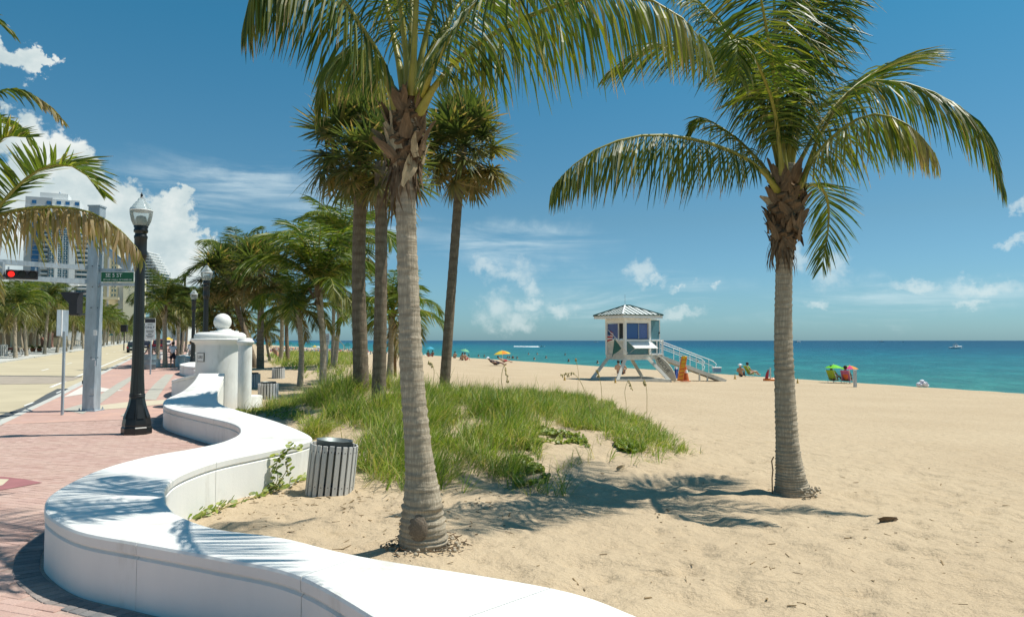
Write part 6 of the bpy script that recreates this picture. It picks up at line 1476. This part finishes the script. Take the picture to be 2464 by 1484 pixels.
# boats
def boat(x, y, L, lab, rz=0, cabin=True):
    q = gz(x, y, -1.38); root = thing('motor_boat', tuple(q), lab, 'boat', 'boats on the sea', rz); k = MB(); st = [(-.5, .30, .10), (-.2, .34, .11), (.15, .30, .13), (.35, .17, .16), (.5, .02, .19)]; V = []
    for u, w_, h_ in st: V += [(u*L, -w_*.55*L*.5, -.1), (u*L, w_*.55*L*.5, -.1), (u*L, w_*L*.5, h_*L), (u*L, -w_*L*.5, h_*L)]
    k.add(V, [[i*4+j, i*4+(j+1) % 4, i*4+4+(j+1) % 4, i*4+4+j] for i in range(4) for j in range(4)]+[[3, 2, 1, 0], [16, 17, 18, 19]], whitem); link('hull', k.me('hull'), root)
    if cabin:
        k = MB(); k.add([(-.18*L, -.1*L, .11*L), (.22*L, -.08*L, .13*L), (.22*L, .08*L, .13*L), (-.18*L, .1*L, .11*L), (-.14*L, -.09*L, .24*L), (.08*L, -.07*L, .24*L), (.08*L, .07*L, .24*L), (-.14*L, .09*L, .24*L)], [[0, 1, 5, 4], [1, 2, 6, 5], [2, 3, 7, 6], [3, 0, 4, 7], [4, 5, 6, 7]], whitem); link('cabin', k.me('cabin'), root)
        k = MB(); k.box((-.03*L, 0, .185*L), (.17*L, .185*L, .05*L), darkgl); link('window', k.me('window'), root)
        k = MB(); k.box((-.06*L, 0, .335*L), (.24*L, .15*L, .015*L), whitem); link('hardtop', k.me('hardtop'), root)
        k = MB()
        for a in (-.15, .03):
            for c in (-.06, .06): k = MB().bar((a*L, c*L, .235*L), (a*L, c*L, .332*L), .02*L, .02*L, galv, (0, 1, 0)); link('stanchion', k.me('stanchion'), root)
        k = MB().tube([(-.02*L, 0, .34*L), (-.05*L, 0, .5*L)], .008*L, galv, 5); link('antenna', k.me('antenna'), root)
    else:
        k = MB(); k.box((-.05*L, 0, .17*L), (.12*L, .1*L, .12*L), darkgl, bev=.02*L); link('console', k.me('console'), root)
    return q
q = gz(2299, 838.5, -1.38); boat(2299, 838.5, 36*q.y/F, 'white cabin cruiser heading right on the sea at right', R(15))
q = gz(1921, 823.2, -1.38); boat(1919, 823.2, 14*q.y/F, 'tiny white boat on the horizon just right of the right palm', R(10))
q = gz(2120, 822.6, -1.38); boat(2120, 822.6, 12*q.y/F, 'tiny white boat on the horizon between right palm and cruiser', R(160))
q = gz(2172, 823, -1.38); boat(2172, 823, 7*q.y/F, 'faint speck of a boat on the horizon, just left of the cruiser', R(160), False)
q = gz(1433, 823.5, -1.38); boat(1433, 823.5, 10*q.y/F, 'tiny boat on the horizon left of the lifeguard tower', R(160), False)
q = boat(1303, 834.5, 15*gz(1303, 834.5, -1.38).y/F, 'small speedboat trailing white wake left of the tower', R(-3), False)
foam = plain('foam', (.78, .82, .82), .9, .05, 2)
k = MB(); V = []
for i in range(15):
    u = i/14; c = gz(1298-62*u, 834.6-1.0*u, -1.36); c2 = gz(1298-62*u, 834.6-1.0*u-(1.5-1.1*u), -1.36); V += [(c.x, c.y, -1.36), (c.x, c.y+(c2.y-c.y)*.5, -1.2+.1*rng.random()), (c2.x, c2.y, -1.36)]
k.add(V, [[i*3+j, i*3+j+1, i*3+4+j, i*3+3+j] for i in range(14) for j in range(2)], foam); tag(k.build('wake'), 'white wake trailing behind the speedboat', 'wake', None, 'stuff')
k = MB()                                                     # a broken line of swash along the beach crest
for i in range(260):
    s = rng.uniform(-8, 160); L = 43.9+rng.uniform(-.2, .5); p_ = BD(s, L); z = max(float(sand(p_.x, p_.y)), -1.38)
    k.sphere((p_.x, p_.y, -1.37), rng.uniform(.05, .14), foam, 5, 3, .35)
tag(k.build('surf'), 'thin broken line of foam where the sea meets the sand', 'surf', None, 'stuff')
# ------------------------------------------------------------------ buildings beyond the palms (fronts square to the road)
bwhite = plain('tower_white', (.72, .73, .71), .7, .04, .05); bgrey = plain('tower_grey', (.45, .47, .48), .7, .05, .05); bcream = plain('hotel_cream', (.60, .52, .34), .8, .05, .1); bcream2 = plain('hotel_pale', (.62, .58, .42), .8, .05, .1)
pane_m = plain('far_glass', (.02, .10, .145), .15, .3, .3); pane_b = plain('far_blue_glass', (.03, .13, .29), .12, .3, .3)
def bld(loc, label, name='apartment_tower', rz=0):
    o = thing(name, loc, label, 'building', None, R(rz)); return o
def shared(fn, nm, m_, root, locs):
    k = MB(); fn(k); me_ = k.me(nm)
    for c in locs: link(nm, me_, root, c)
DT = 440.0
def X(x): return at(x, 819, DT).x
def Z(y): return at(1231, y, DT).z
c0 = at(150, 819, DT); root = bld((c0.x, DT, 0), 'tall white apartment tower with blue glass and balconies behind the palms at left', rz=24)
def blk(nm, x0, x1, y1, m_, d0=0, dd=24, y0=None):
    z0 = 0 if y0 is None else Z(y0); MB().box(((X(x0)+X(x1))/2, DT+d0+dd/2, (z0+Z(y1))/2), (X(x1)-X(x0), dd, Z(y1)-z0), m_).build(nm, root)
blk('wall', 64, 118, 498, bgrey, 3); blk('wall', 118, 172, 500, bwhite, 0); blk('wall', 172, 224, 546, bwhite, 2)
blk('penthouse', 64, 120, 476, bgrey, 4, 20, 498); blk('penthouse', 120, 178, 480, bwhite, 2, 20, 500); blk('roof_block', 92, 151, 463, bwhite, 6, 14, 479); blk('parapet', 172, 186, 515, bwhite, 4, 14, 546)
blk('lift_shaft', 160, 172, 505, bwhite, -1.5, 3); blk('pier', 130, 136, 505, bwhite, -1.0, 2); blk('pier', 144, 160, 505, bwhite, -.6, 2)
fl_ys = np.arange(512, 725, 11.5)
loc = lambda x, y, d: (X(x)-c0.x, d, Z(y))
wins = []
for y in fl_ys:
    for x in (123, 140, 152): wins.append(loc(x, y+5, -.75 if x != 140 else -.15))
u = DT/F
shared(lambda k: k.box((0, 0, 0), (8*u, .3, 9*u), pane_m), 'window', pane_m, root, wins[:300])
shared(lambda k: k.box((0, 0, 0), (7.2*u, .12, .9*u), bwhite).box((0, .01, 0), (.9*u, .12, 8*u), bwhite), 'window_bar', bwhite, root, [(x, d-.2, z) for x, d, z in wins])
shared(lambda k: k.box((0, 0, 0), (15*u, .3, 9.5*u), pane_b), 'window', pane_b, root, [loc(87, y+5, 2.9) for y in fl_ys])
shared(lambda k: k.box((0, 0, 0), (12*u, .3, 5.5*u), pane_m), 'window', pane_m, root, [loc(107, y+5, 2.9) for y in fl_ys])
shared(lambda k: k.box((0, 0, 0), (15*u, 2.4, 1.0*u), bgrey).box((0, -1.15, 2.0*u), (15*u, .1, 3*u), bwhite), 'balcony', bgrey, root, [loc(107, y+10.5, 2) for y in fl_ys])
ys2 = np.arange(557, 726, 11.5)
shared(lambda k: k.box((0, 0, 0), (10*u, .3, 6*u), pane_m), 'window', pane_m, root, [loc(x, y+5, 1.9) for y in ys2 for x in (180, 191, 202)])
shared(lambda k: k.box((0, 0, 0), (46*u, 3, 1.2*u), bwhite).box((0, -1.45, 2.2*u), (46*u, .1, 1.6*u), bwhite), 'balcony', bwhite, root, [loc(197, y+10.5, .5) for y in ys2])
shared(lambda k: k.box((0, 0, 0), (9*u, .3, 8*u), pane_b), 'window', pane_b, root, [loc(x, 488, 1.95 if x > 120 else 3.95) for x in (82, 112, 134, 152, 172)])
shared(lambda k: k.lathe([(2*u, 0), (2*u, 5*u), (1.2*u, 6*u)], galv, n=10), 'roof_tank', galv, root, [loc(132, 463, 9)]); shared(lambda k: k.tube([(0, 0, 0), (0, 0, 10*u)], .5*u, galv, 5), 'antenna', galv, root, [loc(190, 515, 9), loc(193, 515, 9)])
# cream hotel block
DT = 380.0; u = DT/F; c0 = at(275, 819, DT); root = bld((c0.x, DT, 0), 'cream hotel block partly behind the signal mast', 'hotel_block', 24)
blk('wall', 236, 280, 585, bcream, 0); blk('wall', 280, 292, 640, bwhite, 2); blk('wall', 292, 336, 665, bcream2, -1); blk('wall', 246, 262, 560, bwhite, 4); blk('pier', 257, 261, 590, bgrey, -.6, 1); blk('canopy', 236, 284, 716, bcream, -6, 5, 722)
shared(lambda k: k.box((0, 0, 0), (2.4*u, .3, 6*u), pane_m), 'window', pane_m, root, [loc(x, y, -.05) for y in range(600, 715, 11) for x in (248, 268, 274)])
shared(lambda k: k.box((0, 0, 0), (1.5*u, .3, 2.0*u), pane_m), 'window', pane_m, root, [loc(x, y, -1.05) for y in range(675, 740, 11) for x in (306, 318)])
# stepped white resort: floors shortening towards the right like terraces
DT = 520.0; u = DT/F; c0 = at(370, 819, DT); root = bld((c0.x, DT, 0), 'white stepped terrace resort sloping down to the right behind the near lamp post', 'terraced_resort')
ys = np.arange(606, 735, 7.2)
for i, y in enumerate(ys):
    xe = 352+(y-606)*.62; z = Z(y); MB().box(((X(300)+X(xe))/2, DT+8, z), (X(xe)-X(300), 18, 1.9*u), bwhite).build('terrace_floor', root)
    MB().box(((X(300)+X(xe-5))/2, DT+10, Z(y+3.6)), (X(xe-5)-X(300), 12, 5.3*u), pane_m if y > 650 else bwhite).build('glazing', root)
    for x in np.arange(304, xe-6, 9): MB().box((X(x), DT+3.6, Z(y+3.6)), (1.6*u, 1.5, 5.3*u), bwhite).build('partition', root)
MB().box((X(318), DT+4, (Z(690)+Z(740))/2), (60*u, 12, Z(690)-Z(740)), bcream2).build('wall', root); MB().tube([(X(400), DT+4, Z(690)), (X(400), DT+4, Z(655))], .5, whitem, 5).build('mast', root)
q = at(430, 819, 640); root = bld((q.x, 640, 0), 'small pale block at the far end of the resort roofline', 'hotel_block'); k = MB().box((q.x, 645, at(430, 690, 640).z/2), (46*640/F, 20, at(430, 690, 640).z), bwhite); k.build('wall', root)
# colonnade building across the road
DT = 135.0; u = DT/F; q = at(50, 830, DT); s_ = toR(q.x, q.y)[0]; zg = float(pz(s_)); root = bld((q.x, DT, zg), 'low cream building with arched colonnade across the road at left', 'colonnade')
for x in (-8, 9, 28, 47, 66, 84, 100):
    MB().lathe([(.24, zg), (.24, zg+.2), (.19, zg+.25), (.17, Z(806)-.15), (.24, Z(806))], bcream2, (X(x), DT, 0), 12).build('column', root)
MB().box(((X(-60)+X(102))/2, DT+.2, (Z(785)+Z(798))/2), (X(102)-X(-60), 1.2, Z(785)-Z(798)), bcream2).build('entablature', root)
MB().box(((X(-60)+X(104))/2, DT+.1, Z(784)), (X(104)-X(-60), 1.6, .2), bwhite).build('cornice', root)
for a, c in ((-8, 9), (9, 28), (28, 47), (47, 66), (66, 84), (84, 100)):
    k = MB(); xa, xc = X(a), X(c); r_ = (xc-xa)/2; zs_ = Z(806); P = [(xa, Z(798)), (xc, Z(798)), (xc, zs_)]+[((xa+xc)/2+r_*.82*math.cos(t_), zs_+r_*.75*math.sin(t_)) for t_ in np.linspace(0, math.pi, 9)]+[(xa, zs_)]
    V = [(x, DT-.05, z) for x, z in P]+[(x, DT+.35, z) for x, z in P]; n_ = len(P); k.add(V, [list(range(n_)), list(range(n_, 2*n_))[::-1]]+[[i, n_+i, n_+(i+1) % n_, (i+1) % n_] for i in range(n_)], bcream2); k.build('arch', root)
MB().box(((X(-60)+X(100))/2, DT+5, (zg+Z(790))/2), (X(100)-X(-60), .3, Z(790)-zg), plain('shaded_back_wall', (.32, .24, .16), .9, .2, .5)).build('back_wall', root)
MB().box((X(136), DT+1, (zg+Z(812))/2), (X(152)-X(120), .4, Z(812)-zg), bcream).build('garden_wall', root)
k = thing('stair_rail', (X(128), DT-2, zg), 'brown stair with sloping rail beside the colonnade', 'stairs'); rust = plain('brick_red_steps', (.28, .15, .11), .9, .2, 2)
for i in range(6): MB().box((X(122+i*3.2), DT-2, zg+.15+.24*(5-i)/1.6), (3.4*u, 1.5, .3+.3*(5-i)), rust).build('step', k)
MB().bar((X(121), DT-2.8, zg+2.6), (X(140), DT-2.8, zg+1.2), .08, .08, darkp).build('hand_rail', k)
MB().box((X(142), DT-3, zg+1.3), (12*u, 1.2, 2.6), rust).build('pedestal', k)
pk = thing('balustrade', (X(190), 150, float(pz(160))), 'white balustrade ramp among the palms left of the signal mast', 'railing'); z0 = float(pz(160))
a, c = at(172, 812, 150), at(206, 826, 150)
for o_ in (0, -1.1): MB().bar(a+Vector((0, 0, o_)), c+Vector((0, 0, o_)), .14, .14, whitem).build('rail', pk)
for i in range(9): p_ = a.lerp(c, i/8); MB().bar(p_, p_-Vector((0, 0, 1.1)), .1, .1, whitem, (0, 1, 0)).build('baluster', pk)
# plant pots, bin, bicycle on the far pavement
terra = plain('terracotta', (.38, .14, .07), .8, .15, 3)
for i, (x, y, lab) in enumerate(((62, 846, 'left terracotta pot of shrubs before the colonnade'), (79, 846, 'middle terracotta pot of shrubs before the colonnade'), (95, 845, 'right terracotta pot of shrubs before the colonnade'))):
    D = 98; q = at(x, y, D); z = float(pz(toR(q.x, q.y)[0])); root = thing('plant_pot', (q.x, D, z), lab, 'plant pot', 'terracotta pots by the colonnade'); k = D/F
    MB().lathe([(4.2*k, -.02), (6*k, 6.5*k), (6.6*k, 6.6*k), (6.6*k, 8*k), (5.6*k, 8*k)], terra, (q.x, D, z), 16).build('pot', root)
    V, Fc, tip, dr = [], [], [], []
    for j in range(90):
        a = rng.uniform(0, 6.28); leaflet(V, Fc, tip, Vector((0, 0, 7*k)), Vector((math.cos(a)*rng.uniform(.1, 1), math.sin(a)*rng.uniform(.1, 1), 1)), 11*k*rng.uniform(.5, 1.2), .08, Vector((-math.sin(a), math.cos(a), 0)), .5, 0, dr, 2, .2)
    link('shrub', mesh('shrub', V, Fc, (coco,), False, None, {'tip': tip, 'dry': dr}), root)
D = 76; q = at(6, 861, D); z = float(pz(toR(q.x, q.y)[0])); root = thing('street_bin', (q.x, D, z), 'dark grey slatted street bin at the left edge across the road', 'litter bin')
for i in range(16):
    a = i*math.pi/8; MB().box((q.x+.42*math.cos(a), D+.42*math.sin(a), z+.6), (.04, .12, 1.2), greyslat, Matrix.Rotation(a, 3, 'Z')).build('slat', root)
MB().lathe([(.36, z), (.37, z+1.22), (.3, z+1.22)], liner, (q.x, D, 0), 16).build('liner', root)
D = 76.5; q = at(36, 862, D); z = float(pz(toR(q.x, q.y)[0])); root = thing('bicycle', (q.x, D, z), 'dark bicycle parked across the road at far left', 'bicycle'); tyre = plain('tyre_rubber', (.02, .02, .02), .8)
ws = []
for dx in (-.48, .48):
    c = Vector((q.x+dx, D, z+.34)); P = [c+Vector((.33*math.cos(a), 0, .33*math.sin(a))) for a in np.linspace(0, 2*math.pi, 25)]; wh = MB().tube(P, .028, tyre, 6, False).build('wheel', root); ws.append(c)
    k = MB(); 
    for a in np.linspace(0, 2*math.pi, 12, endpoint=False): k.tube([c, c+Vector((.32*math.cos(a), 0, .32*math.sin(a)))], .004, galv, 3, False)
    sp_ = k.build('spokes', wh); sp_['kind'] = 'stuff'
bf = plain('bicycle_frame', (.10, .03, .03), .4); bb, st, hd_ = Vector((q.x-.02, D, z+.30)), Vector((q.x-.16, D, z+.80)), Vector((q.x+.36, D, z+.86))
for a, c in ((ws[0], bb), (ws[0], st), (bb, st), (st, hd_), (bb, hd_), (hd_, ws[1])): MB().tube([a, c], .02, bf, 6).build('frame_tube', root)
MB().tube([hd_, hd_+Vector((.0, 0, .12)), hd_+Vector((.05, -.25, .14))], .014, galv, 6).build('handlebar', root); MB().tube([hd_+Vector((0, 0, .12)), hd_+Vector((.05, .25, .14))], .014, galv, 6).build('handlebar', root); MB().box(st+Vector((-.02, 0, .08)), (.26, .14, .06), darkp, bev=.02).build('saddle', root)
MB().box(ws[0]+Vector((-.02, 0, .42)), (.4, .3, .26), plain('basket', (.15, .05, .04), .8), bev=.02).build('basket', root)
for x, y0, y1, r_, cl, lab, D in ((142, 797, 832, 7, [uye, uwh], 'yellow and white parasol among the palms across the road', 120), (247, 798, 830, 9, [ute], 'teal parasol right of the signal mast across the road', 165), (268, 803, 830, 7, [ute], 'second teal parasol across the road, right of the first', 175), (71, 790, 830, 5, [uor], 'orange parasol above the colonnade', 145)):
    q = at(x, y1, D); z = float(pz(toR(q.x, q.y)[0])); parasol((q.x, D, z), r_*D/F, at(x, y0, D).z-z, cl, lab, group='parasols across the road')
q = at(405, 819, 150); z = float(pz(160)); parasol((q.x, 150, z), 14*150/F, at(405, 811, 150).z-z, [uye], 'pale yellow parasol over the far end of the walk', group='parasols across the road')
# vehicles
carp = {}
def car(x, y, D, wpx, m_, label, kind='car', name='parked_car', rz=0):
    q = at(x, y, D); s_ = toR(q.x, q.y)[0]; z = float(pz(s_))-.11; root = thing(name, (q.x, D, z), label, kind, None, PHR); W = wpx*D/F; Lg = 4.6; Hh = W*.42
    k = MB(); prof = [(-Lg/2, .28, .72), (-Lg/2+.15, .22, .82), (0, .2, .86), (Lg/2-.5, .22, .84), (Lg/2, .3, .7)]; V = []
    for yy, z0, z1 in prof: V += [(-W/2*.94, yy, z0), (W/2*.94, yy, z0), (W/2, yy, (z0+z1)/2), (W/2*.95, yy, z1), (-W/2*.95, yy, z1), (-W/2, yy, (z0+z1)/2)]
    k.add(V, [[i*6+j, i*6+(j+1) % 6, i*6+6+(j+1) % 6, i*6+6+j] for i in range(4) for j in range(6)]+[[5, 4, 3, 2, 1, 0], [24, 25, 26, 27, 28, 29]], m_); link('body', k.me('body'), root)
    pk_ = kind == 'pickup'; y0, y1 = (-.2, 1.3) if pk_ else (-1.9, 1.1); hc = 1.75 if pk_ else 1.45
    k = MB(); b4 = [(-W*.46, y0, .84), (W*.46, y0, .84), (W*.46, y1, .84), (-W*.46, y1, .84)]; t4 = [(-W*.37, y0+.35, hc), (W*.37, y0+.35, hc), (W*.37, y1-.5, hc), (-W*.37, y1-.5, hc)]
    k.add(b4+t4, [[0, 1, 5, 4], [1, 2, 6, 5], [2, 3, 7, 6], [3, 0, 4, 7], [4, 5, 6, 7]], m_); link('cabin', k.me('cabin'), root)
    k = MB(); k.slab([(-W*.39, y0-.01+.05, .95), (W*.39, y0-.01+.05, .95), (W*.33, y0+.29, hc-.12), (-W*.33, y0+.29, hc-.12)], .03, darkgl); link('rear_window', k.me('rear_window'), root)
    for sx_ in (-1, 1):
        k = MB(); k.box((sx_*W*.43, (y0+y1)/2, 1.15), (.03, (y1-y0)*.5, .3), darkgl); link('side_window', k.me('side_window'), root)
        k = MB(); k.box((sx_*W*.40, -Lg/2-.01, .68), (.22, .06, .2), redc); link('tail_light', k.me('tail_light'), root)
        for yy in (-Lg/2+.85, Lg/2-.85):
            k = MB(); P = [(sx_*W*.42+o_*.1, yy+.33*math.cos(a), .33+.33*math.sin(a)) for o_ in (-1, 1) for a in np.linspace(0, 2*math.pi, 14, endpoint=False)]; k.add(P, [list(range(14))[::-1], list(range(14, 28))]+[[i, (i+1) % 14, 14+(i+1) % 14, 14+i] for i in range(14)], tyre); link('wheel', k.me('wheel'), root)
    k = MB(); k.box((0, -Lg/2-.06, .42), (W*.96, .14, .16), galv if pk_ else darkp, bev=.03); link('bumper', k.me('bumper'), root)
    k = MB(); k.box((0, -Lg/2-.04, .62), (.32, .03, .13), sgw); link('number_plate', k.me('number_plate'), root)
cpaint = lambda n, c: plain(n, c, .25, .03, 1)
car(352, 832, 120, 20, cpaint('dark_violet_paint', (.02, .018, .04)), 'dark sedan driving away just right of the near lamp post')
car(381, 832, 116, 29, cpaint('red_paint', (.26, .02, .03)), 'red pickup truck seen from behind on the road', 'pickup', 'pickup_truck')
car(404, 829, 145, 14, cpaint('white_car_paint', (.7, .7, .7)), 'small white car beyond the red pickup')
car(318, 838, 100, 20, cpaint('dark_green_paint', (.015, .04, .035)), 'dark car mostly hidden behind the near lamp post')
car(340, 818, 170, 24, cpaint('pale_truck_paint', (.5, .52, .5)), 'pale delivery van far up the road', 'van', 'delivery_van')
q = at(299, 790, 110); root = thing('traffic_light', (q.x, 110, q.z), 'dark signal box across the road left of the near lamp post', 'traffic light')
MB().box(q, (14*110/F, .4, 17*110/F), darkp, bev=.04).build('housing', root); MB().tube([q, Vector((q.x, 110, float(pz(118))))], .08, darkp, 8).build('pole', root); MB().box(q+Vector((0, -.3, .2)), (.5, .3, .08), darkp).build('visor', root)
